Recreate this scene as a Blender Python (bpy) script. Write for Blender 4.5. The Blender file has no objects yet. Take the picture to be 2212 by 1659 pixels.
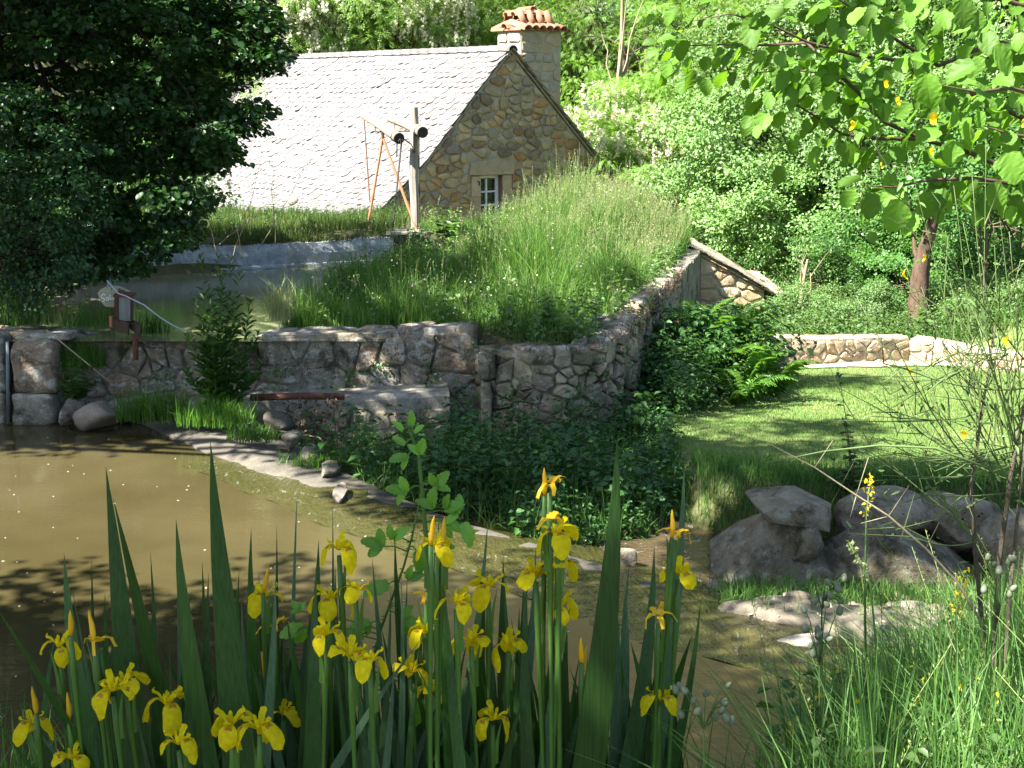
import bpy, math, random
import numpy as np
from mathutils import Vector, Matrix

# ------------------------------------------------------------------ camera
S = bpy.context.scene
COL = S.collection
F, CX, CY, HZ = 3039.0, 1106.0, 829.5, 200.0      # measured on a 2212 x 1659 view of the photograph
PIT = math.atan((CY - HZ) / F)
CAMZ = 3.95
cam_d = bpy.data.cameras.new('camera')
cam = bpy.data.objects.new('camera', cam_d)
COL.objects.link(cam)
cam.location = (0, 0, CAMZ)
cam.rotation_euler = (math.pi / 2 - PIT, 0, 0)
cam_d.sensor_width = 36
cam_d.lens = 36 * F / 2212
cam_d.clip_start = 0.05
cam_d.clip_end = 600
S.camera = cam

# ------------------------------------------------------------------ sky, sun, exposure
SUN_EL = math.radians(51)
SUN_DIR = Vector((-0.865, -0.50, 0)).normalized() * math.cos(SUN_EL) + Vector((0, 0, math.sin(SUN_EL)))
W = bpy.data.worlds.new('World')
S.world = W
W.use_nodes = True
wn = W.node_tree
wn.nodes.clear()
sky = wn.nodes.new('ShaderNodeTexSky')
sky.sky_type = 'NISHITA'
sky.sun_disc = False
sky.sun_elevation = SUN_EL
sky.sun_rotation = math.atan2(SUN_DIR.x, SUN_DIR.y)
sky.altitude = 400
sky.air_density = 1.0
sky.dust_density = 1.2
bg = wn.nodes.new('ShaderNodeBackground')
bg.inputs['Strength'].default_value = 0.062
wo = wn.nodes.new('ShaderNodeOutputWorld')
wn.links.new(sky.outputs[0], bg.inputs[0])
wn.links.new(bg.outputs[0], wo.inputs[0])
sun_d = bpy.data.lights.new('sun', 'SUN')
sun_d.energy = 5.0
sun_d.angle = math.radians(0.53)
sun_d.color = (1.0, 0.965, 0.90)
sun = bpy.data.objects.new('sun', sun_d)
COL.objects.link(sun)
sun.rotation_euler = SUN_DIR.to_track_quat('Z', 'Y').to_euler()
sun.location = (-20, -8, 30)
S.view_settings.view_transform = 'Standard'
S.view_settings.look = 'None'
S.view_settings.gamma = 1
S.view_settings.use_curve_mapping = False
S.view_settings.exposure = 2.6
S.render.engine = 'CYCLES'
S.cycles.use_denoising = True
S.cycles.max_bounces = 8
S.cycles.diffuse_bounces = 3
S.cycles.glossy_bounces = 3
S.cycles.transmission_bounces = 4
S.cycles.transparent_max_bounces = 4
S.cycles.caustics_reflective = False
S.cycles.caustics_refractive = False
S.cycles.sample_clamp_indirect = 6

rng = np.random.default_rng(7)
rnd = random.Random(11)


def ray(px, py):
    a = (px - CX) / F
    b = -(py - CY) / F
    return Vector((a, math.cos(PIT) + b * math.sin(PIT), -math.sin(PIT) + b * math.cos(PIT)))


def at(px, py, D):
    r = ray(px, py)
    k = D / r.y
    return Vector((r.x * k, D, CAMZ + r.z * k))


def on(px, py, z):
    r = ray(px, py)
    k = (z - CAMZ) / r.z
    return Vector((r.x * k, r.y * k, z))


# ------------------------------------------------------------------ object helpers
def tag(o, label=None, cat=None, group=None, kind=None):
    if label: o['label'] = label
    if cat: o['category'] = cat
    if group: o['group'] = group
    if kind: o['kind'] = kind
    return o


def link(o, parent=None):
    COL.objects.link(o)
    if parent is not None:
        o.parent = parent
    return o


def empty(name, loc=(0, 0, 0), rz=0.0):
    o = bpy.data.objects.new(name, None)
    o.empty_display_size = 0.2
    o.location = loc
    o.rotation_euler = (0, 0, rz)
    return link(o)


def wpos(o):
    p = Vector(o.location)
    q = o.parent
    while q is not None:
        p = q.matrix_basis @ p
        q = q.parent
    return p


def mesh_np(name, V, T, mat, smooth=False):
    """triangles or quads only, as numpy arrays"""
    V = np.asarray(V, np.float32)
    T = np.asarray(T, np.int32)
    me = bpy.data.meshes.new(name)
    k = T.shape[1]
    me.vertices.add(len(V))
    me.vertices.foreach_set('co', V.ravel())
    me.loops.add(T.size)
    me.loops.foreach_set('vertex_index', T.ravel())
    me.polygons.add(len(T))
    me.polygons.foreach_set('loop_start', np.arange(0, T.size, k, dtype=np.int32))
    if smooth:
        me.polygons.foreach_set('use_smooth', np.ones(len(T), bool))
    me.update(calc_edges=True)
    me.materials.append(mat)
    return me


def mesh_py(name, V, Fc, mat, smooth=False):
    me = bpy.data.meshes.new(name)
    me.from_pydata([tuple(v) for v in V], [], Fc)
    if smooth:
        me.polygons.foreach_set('use_smooth', [True] * len(me.polygons))
    me.materials.append(mat)
    me.update()
    return me


def put(name, me, parent=None, loc=(0, 0, 0), rot=None, scale=None):
    o = bpy.data.objects.new(name, me)
    o.location = loc
    if rot is not None: o.rotation_euler = rot
    if scale is not None: o.scale = scale if hasattr(scale, '__len__') else (scale,) * 3
    return link(o, parent)


class MB:
    """collects simple solids into one mesh"""

    def __init__(s):
        s.V, s.F = [], []

    def add(s, V, Fc):
        n = len(s.V)
        s.V += [tuple(v) for v in V]
        s.F += [tuple(i + n for i in f) for f in Fc]
        return s

    def box(s, c, size, rot=None, taper=1.0, jit=0.0):
        hx, hy, hz = [k / 2 for k in size]
        V = []
        for z, k in ((-hz, 1), (hz, taper)):
            for x, y in ((-hx, -hy), (hx, -hy), (hx, hy), (-hx, hy)):
                v = Vector((x * k, y * k, z))
                if jit: v += Vector((rnd.uniform(-jit, jit), rnd.uniform(-jit, jit), rnd.uniform(-jit, jit)))
                if rot is not None: v = rot @ v
                V.append(v + Vector(c))
        return s.add(V, [(0, 3, 2, 1), (4, 5, 6, 7), (0, 1, 5, 4), (1, 2, 6, 5), (2, 3, 7, 6), (3, 0, 4, 7)])

    def tube(s, pts, rad, sides=8, caps=True):
        pts = [Vector(p) for p in pts]
        if not hasattr(rad, '__len__'): rad = [rad] * len(pts)
        V, Fc = [], []
        up = Vector((0.13, 0.31, 0.94))
        for i, p in enumerate(pts):
            t = (pts[min(i + 1, len(pts) - 1)] - pts[max(i - 1, 0)]).normalized()
            a = t.cross(up)
            if a.length < 1e-3: a = t.cross(Vector((1, 0, 0)))
            a.normalize()
            b = t.cross(a)
            for k in range(sides):
                an = 2 * math.pi * k / sides
                V.append(p + (a * math.cos(an) + b * math.sin(an)) * rad[i])
        for i in range(len(pts) - 1):
            for k in range(sides):
                k2 = (k + 1) % sides
                Fc.append((i * sides + k, (i + 1) * sides + k, (i + 1) * sides + k2, i * sides + k2))
        if caps:
            Fc.append(tuple(range(sides)))
            Fc.append(tuple((len(pts) - 1) * sides + k for k in reversed(range(sides))))
        return s.add(V, Fc)

    def build(s, name, mat, parent=None, smooth=False, loc=(0, 0, 0)):
        L = Vector(loc)
        V = [Vector(v) - L for v in s.V]
        return put(name, mesh_py(name, V, s.F, mat, smooth), parent, loc)


def tubes_np(paths, radii, sides=4):
    """many tapered tubes with equal number of points: paths (n,m,3), radii (n,m) -> V, quads"""
    P = np.asarray(paths, float)
    R = np.asarray(radii, float)
    n, m, _ = P.shape
    Tn = np.gradient(P, axis=1)
    Tn /= np.linalg.norm(Tn, axis=2, keepdims=True) + 1e-9
    up = np.array([0.13, 0.31, 0.94])
    A = np.cross(Tn, up)
    A /= np.linalg.norm(A, axis=2, keepdims=True) + 1e-9
    B = np.cross(Tn, A)
    an = 2 * np.pi * np.arange(sides) / sides
    V = P[:, :, None, :] + R[:, :, None, None] * (A[:, :, None, :] * np.cos(an)[None, None, :, None] + B[:, :, None, :] * np.sin(an)[None, None, :, None])
    idx = np.arange(n * m * sides).reshape(n, m, sides)
    a = idx[:, :-1, :]
    b = idx[:, 1:, :]
    a2 = np.roll(a, -1, 2)
    b2 = np.roll(b, -1, 2)
    Q = np.stack([a, b, b2, a2], -1).reshape(-1, 4)
    return V.reshape(-1, 3), Q


def quads_to_tris(Q):
    return np.concatenate([Q[:, [0, 1, 2]], Q[:, [0, 2, 3]]], 0)


def nrm(a):
    return a / (np.linalg.norm(a, axis=-1, keepdims=True) + 1e-9)


# ------------------------------------------------------------------ materials
def new_mat(name):
    m = bpy.data.materials.new(name)
    m.use_nodes = True
    nt = m.node_tree
    nt.nodes.clear()
    out = nt.nodes.new('ShaderNodeOutputMaterial')
    return m, nt, out


def N(nt, t, props=None, **inp):
    n = nt.nodes.new(t)
    for k, v in (props or {}).items():
        setattr(n, k, v)
    for k, v in inp.items():
        key = k.replace('_', ' ')
        s = n.inputs[key]
        if hasattr(v, 'is_output') or isinstance(v, bpy.types.NodeSocket):
            nt.links.new(v, s)
        else:
            s.default_value = v
    return n


def c4(c):
    return (c[0], c[1], c[2], 1.0)


def ramp(nt, fac, stops, interp='LINEAR'):
    r = nt.nodes.new('ShaderNodeValToRGB')
    r.color_ramp.interpolation = interp
    e = r.color_ramp.elements
    while len(e) < len(stops): e.new(0.5)
    for i, (p, c) in enumerate(stops):
        e[i].position = p
        e[i].color = c4(c)
    nt.links.new(fac, r.inputs[0])
    return r.outputs[0]


def mixc(nt, fac, a, b, mode='MIX'):
    n = nt.nodes.new('ShaderNodeMix')
    n.data_type = 'RGBA'
    n.blend_type = mode
    for s, v in ((n.inputs[0], fac), (n.inputs[6], a), (n.inputs[7], b)):
        if isinstance(v, bpy.types.NodeSocket): nt.links.new(v, s)
        elif hasattr(v, '__len__'): s.default_value = c4(v)
        else: s.default_value = v
    return n.outputs[2]


def noise(nt, scale, vec=None, detail=4, rough=0.6, dist=0.0):
    n = N(nt, 'ShaderNodeTexNoise', None, Scale=scale, Detail=detail, Roughness=rough, Distortion=dist)
    if vec is not None: nt.links.new(vec, n.inputs['Vector'])
    return n.outputs['Fac']


def wp(nt):
    return N(nt, 'ShaderNodeNewGeometry').outputs['Position']


def stretch(nt, vec, s):
    m = N(nt, 'ShaderNodeMapping', None, Vector=vec)
    m.inputs['Scale'].default_value = s
    return m.outputs[0]


def leaf_mat(name, c1, c2, trans=0.38, rough=0.45, tint=(1.25, 1.25, 0.45), spec=0.35, objvar=0.25, blotch=0.0, bscale=30, rib=None):
    m, nt, out = new_mat(name)
    g = N(nt, 'ShaderNodeNewGeometry')
    oi = N(nt, 'ShaderNodeObjectInfo')
    col = ramp(nt, g.outputs['Random Per Island'], [(0, c1), (1, c2)])
    v = N(nt, 'ShaderNodeMapRange', None, Value=oi.outputs['Random'])
    v.inputs[3].default_value = 1 - objvar
    v.inputs[4].default_value = 1 + objvar
    hsv = N(nt, 'ShaderNodeHueSaturation', None, Color=col, Value=v.outputs[0])
    col = hsv.outputs[0]
    if blotch:
        nz = noise(nt, bscale, stretch(nt, wp(nt), rib) if rib else wp(nt), 3)
        col = mixc(nt, nz, col, (c1[0] * 0.6, c1[1] * 0.6, c1[2] * 0.6), 'MIX') if blotch > 1 else mixc(nt, blotch, col, ramp(nt, nz, [(0.3, (0.4, 0.4, 0.4)), (0.7, (1.3, 1.3, 1.2))]), 'MULTIPLY')
    p = N(nt, 'ShaderNodeBsdfPrincipled', None, Base_Color=col, Roughness=rough)
    p.inputs['Specular IOR Level'].default_value = spec
    tc = mixc(nt, 1.0, col, tint, 'MULTIPLY')
    t = N(nt, 'ShaderNodeBsdfTranslucent', None, Color=tc)
    mx = N(nt, 'ShaderNodeMixShader', None)
    mx.inputs[0].default_value = trans
    nt.links.new(p.outputs[0], mx.inputs[1])
    nt.links.new(t.outputs[0], mx.inputs[2])
    nt.links.new(mx.outputs[0], out.inputs[0])
    return m


def bump(nt, h, strength, dist):
    b = N(nt, 'ShaderNodeBump', None, Height=h)
    b.inputs['Strength'].default_value = strength
    b.inputs['Distance'].default_value = dist
    return b.outputs[0]


def stone_mat(name, cols, moss=0.0, moss_col=(0.035, 0.03, 0.012), lichen=0.0, lichen_col=(0.5, 0.5, 0.44), rough=0.9, speck=18.0, bdist=0.02, contrast=0.45, mscale=2.2, fleck=0.0):
    m, nt, out = new_mat(name)
    oi = N(nt, 'ShaderNodeObjectInfo')
    pos = wp(nt)
    k = len(cols)
    col = ramp(nt, oi.outputs['Random'], [(i / max(1, k - 1), c) for i, c in enumerate(cols)]) if k > 1 else None
    n1 = noise(nt, 5.0, pos, 6, 0.65)
    n2 = noise(nt, speck * 3, pos, 4, 0.7)
    lo, hi = 1 - contrast, 1 + contrast * 0.8
    if col is None:
        col = mixc(nt, 1.0, ramp(nt, n1, [(0.3, (lo, lo, lo)), (0.7, (hi, hi, hi))]), cols[0], 'MULTIPLY')
    else:
        col = mixc(nt, 1.0, col, ramp(nt, n1, [(0.3, (lo, lo, lo)), (0.7, (hi, hi * 0.99, hi * 0.96))]), 'MULTIPLY')
    col = mixc(nt, 0.55, col, ramp(nt, n2, [(0.35, (0.55, 0.55, 0.55)), (0.65, (1.35, 1.35, 1.35))]), 'MULTIPLY')
    if lichen:
        nl = noise(nt, 7.0, stretch(nt, pos, (1, 1, 1.3)), 6, 0.75, 0.4)
        col = mixc(nt, ramp(nt, nl, [(0.62 - 0.2 * lichen, (0, 0, 0)), (0.70 - 0.15 * lichen, (0.85, 0.85, 0.85))]), col, lichen_col)
    if moss:
        nm = noise(nt, mscale, pos, 8, 0.72, 0.5)
        col = mixc(nt, ramp(nt, nm, [(0.62 - 0.25 * moss, (0, 0, 0)), (0.72 - 0.2 * moss, (0.9, 0.9, 0.9))]), col, moss_col)
    if fleck:
        vo = N(nt, 'ShaderNodeTexVoronoi', None, Vector=pos, Scale=fleck)
        thr = noise(nt, 3.0, pos, 3)
        f = N(nt, 'ShaderNodeMath', {'operation': 'LESS_THAN'})
        nt.links.new(vo.outputs['Distance'], f.inputs[0])
        mr = N(nt, 'ShaderNodeMapRange', None, Value=thr)
        mr.inputs[1].default_value = 0.45
        mr.inputs[2].default_value = 0.7
        mr.inputs[3].default_value = 0.0
        mr.inputs[4].default_value = 0.26
        nt.links.new(mr.outputs[0], f.inputs[1])
        col = mixc(nt, f.outputs[0], col, (0.02, 0.018, 0.014))
    h = noise(nt, 14, pos, 8, 0.7)
    p = N(nt, 'ShaderNodeBsdfPrincipled', None, Base_Color=col, Roughness=rough, Normal=bump(nt, h, 0.9, bdist))
    p.inputs['Specular IOR Level'].default_value = 0.2
    nt.links.new(p.outputs[0], out.inputs[0])
    return m


def plain_mat(name, c1, c2, scale=6.0, rough=0.8, metallic=0.0, bdist=0.004, st=(1, 1, 1), spec=0.3, detail=6):
    m, nt, out = new_mat(name)
    pos = stretch(nt, wp(nt), st)
    n1 = noise(nt, scale, pos, detail, 0.65)
    col = ramp(nt, n1, [(0.3, c1), (0.7, c2)])
    h = noise(nt, scale * 4, pos, 6, 0.7)
    p = N(nt, 'ShaderNodeBsdfPrincipled', None, Base_Color=col, Roughness=rough, Metallic=metallic, Normal=bump(nt, h, 0.8, bdist))
    p.inputs['Specular IOR Level'].default_value = spec
    nt.links.new(p.outputs[0], out.inputs[0])
    return m


def water_mat(name, c1, c2, rough=0.04, wscale=(1.0, 3.5, 1), h=0.012, foam=0.0, spec=0.5, scale2=5.0):
    m, nt, out = new_mat(name)
    pos = wp(nt)
    col = ramp(nt, noise(nt, 0.45, pos, 3), [(0.35, c1), (0.65, c2)])
    if foam:
        nf = noise(nt, 6.0, stretch(nt, pos, (2.2, 1.0, 1)), 6, 0.7, 1.0)
        col = mixc(nt, ramp(nt, nf, [(0.6, (0, 0, 0)), (0.68, (foam, foam, foam))]), col, (0.75, 0.76, 0.74))
    b1 = noise(nt, scale2, stretch(nt, pos, wscale), 3, 0.55)
    b2 = noise(nt, 1.2, stretch(nt, pos, wscale), 2, 0.5)
    hh = N(nt, 'ShaderNodeMath', {'operation': 'ADD'})
    nt.links.new(b1, hh.inputs[0])
    nt.links.new(b2, hh.inputs[1])
    p = N(nt, 'ShaderNodeBsdfPrincipled', None, Base_Color=col, Roughness=rough, IOR=1.33, Normal=bump(nt, hh.outputs[0], 0.35, h))
    p.inputs['Specular IOR Level'].default_value = spec
    nt.links.new(p.outputs[0], out.inputs[0])
    return m


M = {}
M['ground'] = plain_mat('ground_soil', (0.05, 0.06, 0.018), (0.13, 0.105, 0.05), 2.2, 0.95, bdist=0.03)
M['lawn'] = plain_mat('lawn_turf', (0.065, 0.12, 0.02), (0.13, 0.14, 0.045), 1.6, 0.95, bdist=0.02)
M['path'] = plain_mat('pale_gravel', (0.27, 0.23, 0.16), (0.36, 0.31, 0.22), 9, 0.95, bdist=0.01)
M['path_wet'] = plain_mat('damp_gravel', (0.10, 0.08, 0.055), (0.2, 0.17, 0.125), 14, 0.8, bdist=0.02)
M['soil'] = plain_mat('dark_soil', (0.03, 0.026, 0.015), (0.09, 0.07, 0.035), 5, 0.95, bdist=0.03)
M['mortar'] = plain_mat('lime_mortar', (0.30, 0.25, 0.17), (0.42, 0.36, 0.25), 9, 0.95, bdist=0.015)
M['old_mortar'] = stone_mat('old_mortar', [(0.22, 0.195, 0.15)], moss=0.5, lichen=0.35, lichen_col=(0.36, 0.345, 0.3), bdist=0.03)
M['gable_stone'] = stone_mat('gable_stone', [(0.22, 0.165, 0.095), (0.36, 0.27, 0.15), (0.28, 0.225, 0.15), (0.40, 0.32, 0.19), (0.15, 0.12, 0.09), (0.33, 0.195, 0.09), (0.42, 0.32, 0.18), (0.23, 0.195, 0.15), (0.33, 0.26, 0.16)], contrast=0.35)
M['chimney_stone'] = stone_mat('chimney_stone', [(0.26, 0.22, 0.16), (0.36, 0.31, 0.22), (0.30, 0.26, 0.20), (0.40, 0.28, 0.18), (0.32, 0.28, 0.2)], contrast=0.25)
M['shed_stone'] = stone_mat('shed_stone', [(0.42, 0.27, 0.13), (0.5, 0.36, 0.2), (0.38, 0.28, 0.18), (0.46, 0.3, 0.15), (0.52, 0.42, 0.27)], contrast=0.3)
M['lawn_wall_stone'] = stone_mat('lawn_wall_stone', [(0.30, 0.235, 0.15), (0.40, 0.325, 0.22), (0.25, 0.19, 0.13), (0.34, 0.245, 0.15)], contrast=0.35)
M['ret_stone'] = stone_mat('retaining_stone', [(0.23, 0.19, 0.125), (0.34, 0.285, 0.195), (0.17, 0.145, 0.10), (0.37, 0.31, 0.21), (0.27, 0.23, 0.16), (0.2, 0.175, 0.135)], moss=0.45, lichen=0.35, lichen_col=(0.40, 0.365, 0.285), contrast=0.5, bdist=0.04)
M['basin_stone'] = stone_mat('basin_stone', [(0.19, 0.165, 0.125), (0.25, 0.22, 0.17), (0.26, 0.185, 0.125), (0.21, 0.19, 0.155), (0.27, 0.24, 0.18)], moss=0.42, lichen=0.55, lichen_col=(0.46, 0.44, 0.38), contrast=0.5, bdist=0.04)
M['cap_stone'] = stone_mat('cap_stone', [(0.26, 0.235, 0.185), (0.30, 0.26, 0.2), (0.27, 0.24, 0.19), (0.32, 0.20, 0.115), (0.25, 0.23, 0.195), (0.28, 0.25, 0.2)], moss=0.45, lichen=0.4, lichen_col=(0.5, 0.49, 0.44))
M['granite'] = stone_mat('granite', [(0.17, 0.142, 0.10), (0.20, 0.17, 0.122), (0.15, 0.125, 0.088)], moss=0.42, lichen=0.55, lichen_col=(0.26, 0.245, 0.2), speck=40, contrast=0.5, bdist=0.05, fleck=22.0, mscale=2.6)
M['pale_rock'] = stone_mat('pale_rock', [(0.34, 0.29, 0.23), (0.42, 0.36, 0.29)], speck=30, contrast=0.3)
M['wet_rock'] = stone_mat('wet_rock', [(0.2, 0.165, 0.12), (0.27, 0.22, 0.17), (0.24, 0.2, 0.165)], speck=30, contrast=0.35, rough=0.55)
M['dressed'] = stone_mat('dressed_stone', [(0.32, 0.25, 0.165), (0.38, 0.30, 0.21)], contrast=0.2, bdist=0.01)
M['slate'] = stone_mat('roof_slate', [(0.105, 0.096, 0.094), (0.128, 0.119, 0.117), (0.148, 0.139, 0.137), (0.112, 0.10, 0.094), (0.136, 0.127, 0.125)], lichen=0.2, lichen_col=(0.07, 0.062, 0.032), contrast=0.2, bdist=0.012)
M['slate_dark'] = stone_mat('roof_slate_brown', [(0.22, 0.19, 0.14), (0.30, 0.26, 0.2)], moss=0.3, contrast=0.3)  # browner, mossy slate for roof beds, verge tiles and the shed
M['terracotta'] = stone_mat('terracotta', [(0.26, 0.10, 0.055), (0.31, 0.145, 0.085), (0.29, 0.135, 0.085)], contrast=0.25, bdist=0.006, lichen=0.1, lichen_col=(0.55, 0.45, 0.36))
M['render_white'] = stone_mat('white_render', [(0.33, 0.345, 0.345)], moss=0.35, moss_col=(0.17, 0.17, 0.15), contrast=0.4, bdist=0.02, mscale=1.6)
M['concrete'] = stone_mat('concrete', [(0.095, 0.084, 0.066)], moss=0.35, moss_col=(0.08, 0.075, 0.05), contrast=0.35, bdist=0.015)
M['ledge'] = stone_mat('ledge_concrete', [(0.26, 0.235, 0.185)], moss=0.3, moss_col=(0.07, 0.065, 0.045), contrast=0.4, bdist=0.02)
M['wood'] = plain_mat('grey_wood', (0.2, 0.18, 0.145), (0.32, 0.285, 0.235), 8, 0.85, st=(3, 3, 0.35))
M['log'] = plain_mat('pale_log', (0.24, 0.2, 0.13), (0.34, 0.29, 0.2), 9, 0.85)
M['log_end'] = plain_mat('dark_log_end', (0.015, 0.013, 0.012), (0.05, 0.04, 0.035), 20, 0.9)
M['rust'] = plain_mat('rust', (0.05, 0.022, 0.012), (0.13, 0.055, 0.028), 18, 0.85)
M['rust_light'] = plain_mat('orange_rust', (0.30, 0.11, 0.055), (0.40, 0.17, 0.09), 14, 0.8)
M['rust_dark'] = plain_mat('dark_rust', (0.022, 0.015, 0.009), (0.06, 0.037, 0.02), 14, 0.7, bdist=0.003)
M['steel'] = plain_mat('weathered_steel', (0.09, 0.10, 0.10), (0.16, 0.175, 0.175), 7, 0.55, st=(2, 2, 0.5), bdist=0.002)
M['iron'] = plain_mat('black_iron', (0.015, 0.013, 0.012), (0.05, 0.035, 0.03), 10, 0.6)
M['white_paint'] = plain_mat('white_paint', (0.55, 0.58, 0.63), (0.62, 0.65, 0.7), 9, 0.5, bdist=0.001)
M['letter'] = plain_mat('white_lettering', (0.75, 0.76, 0.74), (0.85, 0.85, 0.82), 9, 0.6, bdist=0.001)
M['sign'] = stone_mat('sign_slab', [(0.30, 0.30, 0.22)], contrast=0.3, bdist=0.004, lichen=0.1)
M['rope'] = plain_mat('pale_rope', (0.26, 0.29, 0.36), (0.38, 0.41, 0.48), 40, 0.8)
M['green_wire'] = plain_mat('green_wire', (0.02, 0.10, 0.07), (0.04, 0.16, 0.11), 20, 0.5)
M['glass'] = plain_mat('dark_glass', (0.012, 0.014, 0.016), (0.02, 0.022, 0.024), 2, 0.06, bdist=0.0, spec=0.6)
M['bark'] = plain_mat('bark', (0.06, 0.045, 0.03), (0.17, 0.13, 0.09), 9, 0.9, st=(2, 2, 0.5), bdist=0.03)
M['bark_dark'] = plain_mat('dark_bark', (0.012, 0.010, 0.007), (0.035, 0.028, 0.02), 9, 0.9, st=(2, 2, 0.5), bdist=0.02)
M['bark_red'] = plain_mat('reddish_bark', (0.045, 0.028, 0.018), (0.13, 0.08, 0.052), 8, 0.9, st=(2, 2, 0.6), bdist=0.03)
M['twig'] = plain_mat('twig', (0.05, 0.03, 0.02), (0.10, 0.062, 0.04), 12, 0.8)
M['dry_stalk'] = plain_mat('dry_stalk', (0.2, 0.16, 0.095), (0.3, 0.25, 0.16), 15, 0.9)
M['dead_stalk'] = plain_mat('dead_stalk', (0.04, 0.026, 0.018), (0.10, 0.06, 0.04), 15, 0.9)
M['pool'] = water_mat('pool_water', (0.038, 0.031, 0.012), (0.056, 0.046, 0.020), 0.03, (1.2, 4.0, 1), 0.004)
M['basin'] = water_mat('basin_water', (0.15, 0.145, 0.07), (0.185, 0.18, 0.095), 0.04, (1.0, 5.0, 1), 0.004)
M['stream'] = water_mat('stream_water', (0.034, 0.024, 0.012), (0.06, 0.044, 0.024), 0.05, (2.5, 2.5, 1), 0.05, foam=0.25, scale2=7)
M['spill'] = water_mat('weir_water', (0.034, 0.034, 0.010), (0.055, 0.05, 0.017), 0.04, (5, 1.4, 1), 0.09, foam=0.16, scale2=6)
M['foam'] = plain_mat('foam', (0.75, 0.76, 0.76), (0.9, 0.9, 0.9), 30, 0.5, bdist=0.01)
# foliage
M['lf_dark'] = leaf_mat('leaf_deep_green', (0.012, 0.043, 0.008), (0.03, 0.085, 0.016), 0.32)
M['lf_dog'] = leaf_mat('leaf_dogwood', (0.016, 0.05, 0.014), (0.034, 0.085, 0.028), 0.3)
M['lf_rob'] = leaf_mat('leaf_acacia', (0.095, 0.20, 0.024), (0.185, 0.31, 0.06), 0.48, tint=(1.1, 1.2, 0.55))
M['lf_rob_sunlit'] = leaf_mat('leaf_acacia_sunlit', (0.125, 0.24, 0.035), (0.235, 0.36, 0.085), 0.5, tint=(1.1, 1.15, 0.6))  # lighter copy of the acacia leaf, sunlight put into its colour
M['lf_bush'] = leaf_mat('leaf_bush', (0.095, 0.19, 0.042), (0.195, 0.31, 0.11), 0.42, spec=0.4, rough=0.5, tint=(1.15, 1.2, 0.6))
M['lf_mid'] = leaf_mat('leaf_mid', (0.04, 0.115, 0.02), (0.09, 0.20, 0.045), 0.4)
M['lf_blue'] = leaf_mat('leaf_bluish', (0.05, 0.105, 0.055), (0.10, 0.165, 0.095), 0.3, spec=0.5)
M['lf_hazel'] = leaf_mat('leaf_hazel', (0.085, 0.20, 0.022), (0.14, 0.275, 0.036), 0.58, rough=0.55, objvar=0.35, tint=(1.25, 1.3, 0.4))
M['lf_bramble'] = leaf_mat('leaf_bramble', (0.10, 0.25, 0.03), (0.15, 0.32, 0.05), 0.5, objvar=0.25)
M['lf_iris'] = leaf_mat('leaf_iris', (0.017, 0.056, 0.010), (0.034, 0.09, 0.018), 0.36, rough=0.45, objvar=0.4, spec=0.3, blotch=0.7, bscale=6, rib=(45, 45, 1.2))
M['lf_iris_b'] = leaf_mat('leaf_iris_glaucous', (0.04, 0.09, 0.042), (0.06, 0.12, 0.06), 0.25, rough=0.5, objvar=0.2, blotch=0.6, bscale=6, rib=(45, 45, 1.2))
M['stem_iris'] = leaf_mat('stem_iris', (0.045, 0.11, 0.018), (0.07, 0.15, 0.024), 0.2)
M['petal'] = leaf_mat('petal_yellow', (0.68, 0.55, 0.010), (0.78, 0.66, 0.016), 0.5, rough=0.8, tint=(1.0, 0.92, 0.3), objvar=0.1, spec=0.05, blotch=0.35, bscale=110)
M['petal_mark'] = leaf_mat('petal_marking', (0.30, 0.13, 0.01), (0.35, 0.17, 0.01), 0.2, objvar=0.1)
M['petal_old'] = leaf_mat('petal_withered', (0.58, 0.34, 0.01), (0.68, 0.42, 0.015), 0.3, objvar=0.15)
M['blossom'] = leaf_mat('blossom_white', (0.62, 0.60, 0.46), (0.8, 0.78, 0.64), 0.4, tint=(1, 1, 0.85), objvar=0.05)
M['campion'] = leaf_mat('calyx_pale', (0.15, 0.18, 0.11), (0.22, 0.25, 0.165), 0.4, tint=(1, 1, 0.8), objvar=0.1)
M['fl_yellow'] = leaf_mat('flower_yellow', (0.7, 0.52, 0.015), (0.75, 0.58, 0.03), 0.35, tint=(1, 1, 0.5), objvar=0.05)
M['fl_mixed'] = leaf_mat('flower_pale', (0.7, 0.6, 0.3), (0.75, 0.7, 0.62), 0.35, tint=(1, 1, 0.8), objvar=0.05)
M['fl_pink'] = leaf_mat('flower_pink', (0.45, 0.2, 0.35), (0.55, 0.35, 0.5), 0.35, tint=(1, 1, 1), objvar=0.05)
M['fl_red'] = leaf_mat('flower_red', (0.6, 0.02, 0.01), (0.7, 0.04, 0.02), 0.2, tint=(1, 1, 1), objvar=0.05)
M['gr_meadow'] = leaf_mat('grass_meadow', (0.06, 0.16, 0.02), (0.15, 0.27, 0.055), 0.47, tint=(1.15, 1.15, 0.5))
M['gr_dry'] = leaf_mat('grass_seedheads', (0.24, 0.30, 0.10), (0.42, 0.45, 0.22), 0.42, tint=(1.05, 1.05, 0.7))
M['gr_strip_shaded'] = leaf_mat('grass_strip_shaded', (0.04, 0.085, 0.014), (0.095, 0.14, 0.03), 0.4)  # darker grass copy, the dark tree's shade put into the colour
M['gr_stem'] = leaf_mat('grass_stem', (0.10, 0.17, 0.03), (0.22, 0.27, 0.09), 0.35)
M['gr_lawn'] = leaf_mat('grass_lawn', (0.07, 0.155, 0.024), (0.135, 0.225, 0.055), 0.4, tint=(1.1, 1.1, 0.5))
M['gr_bank'] = leaf_mat('grass_bank', (0.03, 0.10, 0.016), (0.14, 0.26, 0.065), 0.45, tint=(1.15, 1.15, 0.5))
M['gr_tuft'] = leaf_mat('grass_tuft', (0.05, 0.14, 0.015), (0.10, 0.21, 0.03), 0.4)
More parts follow.
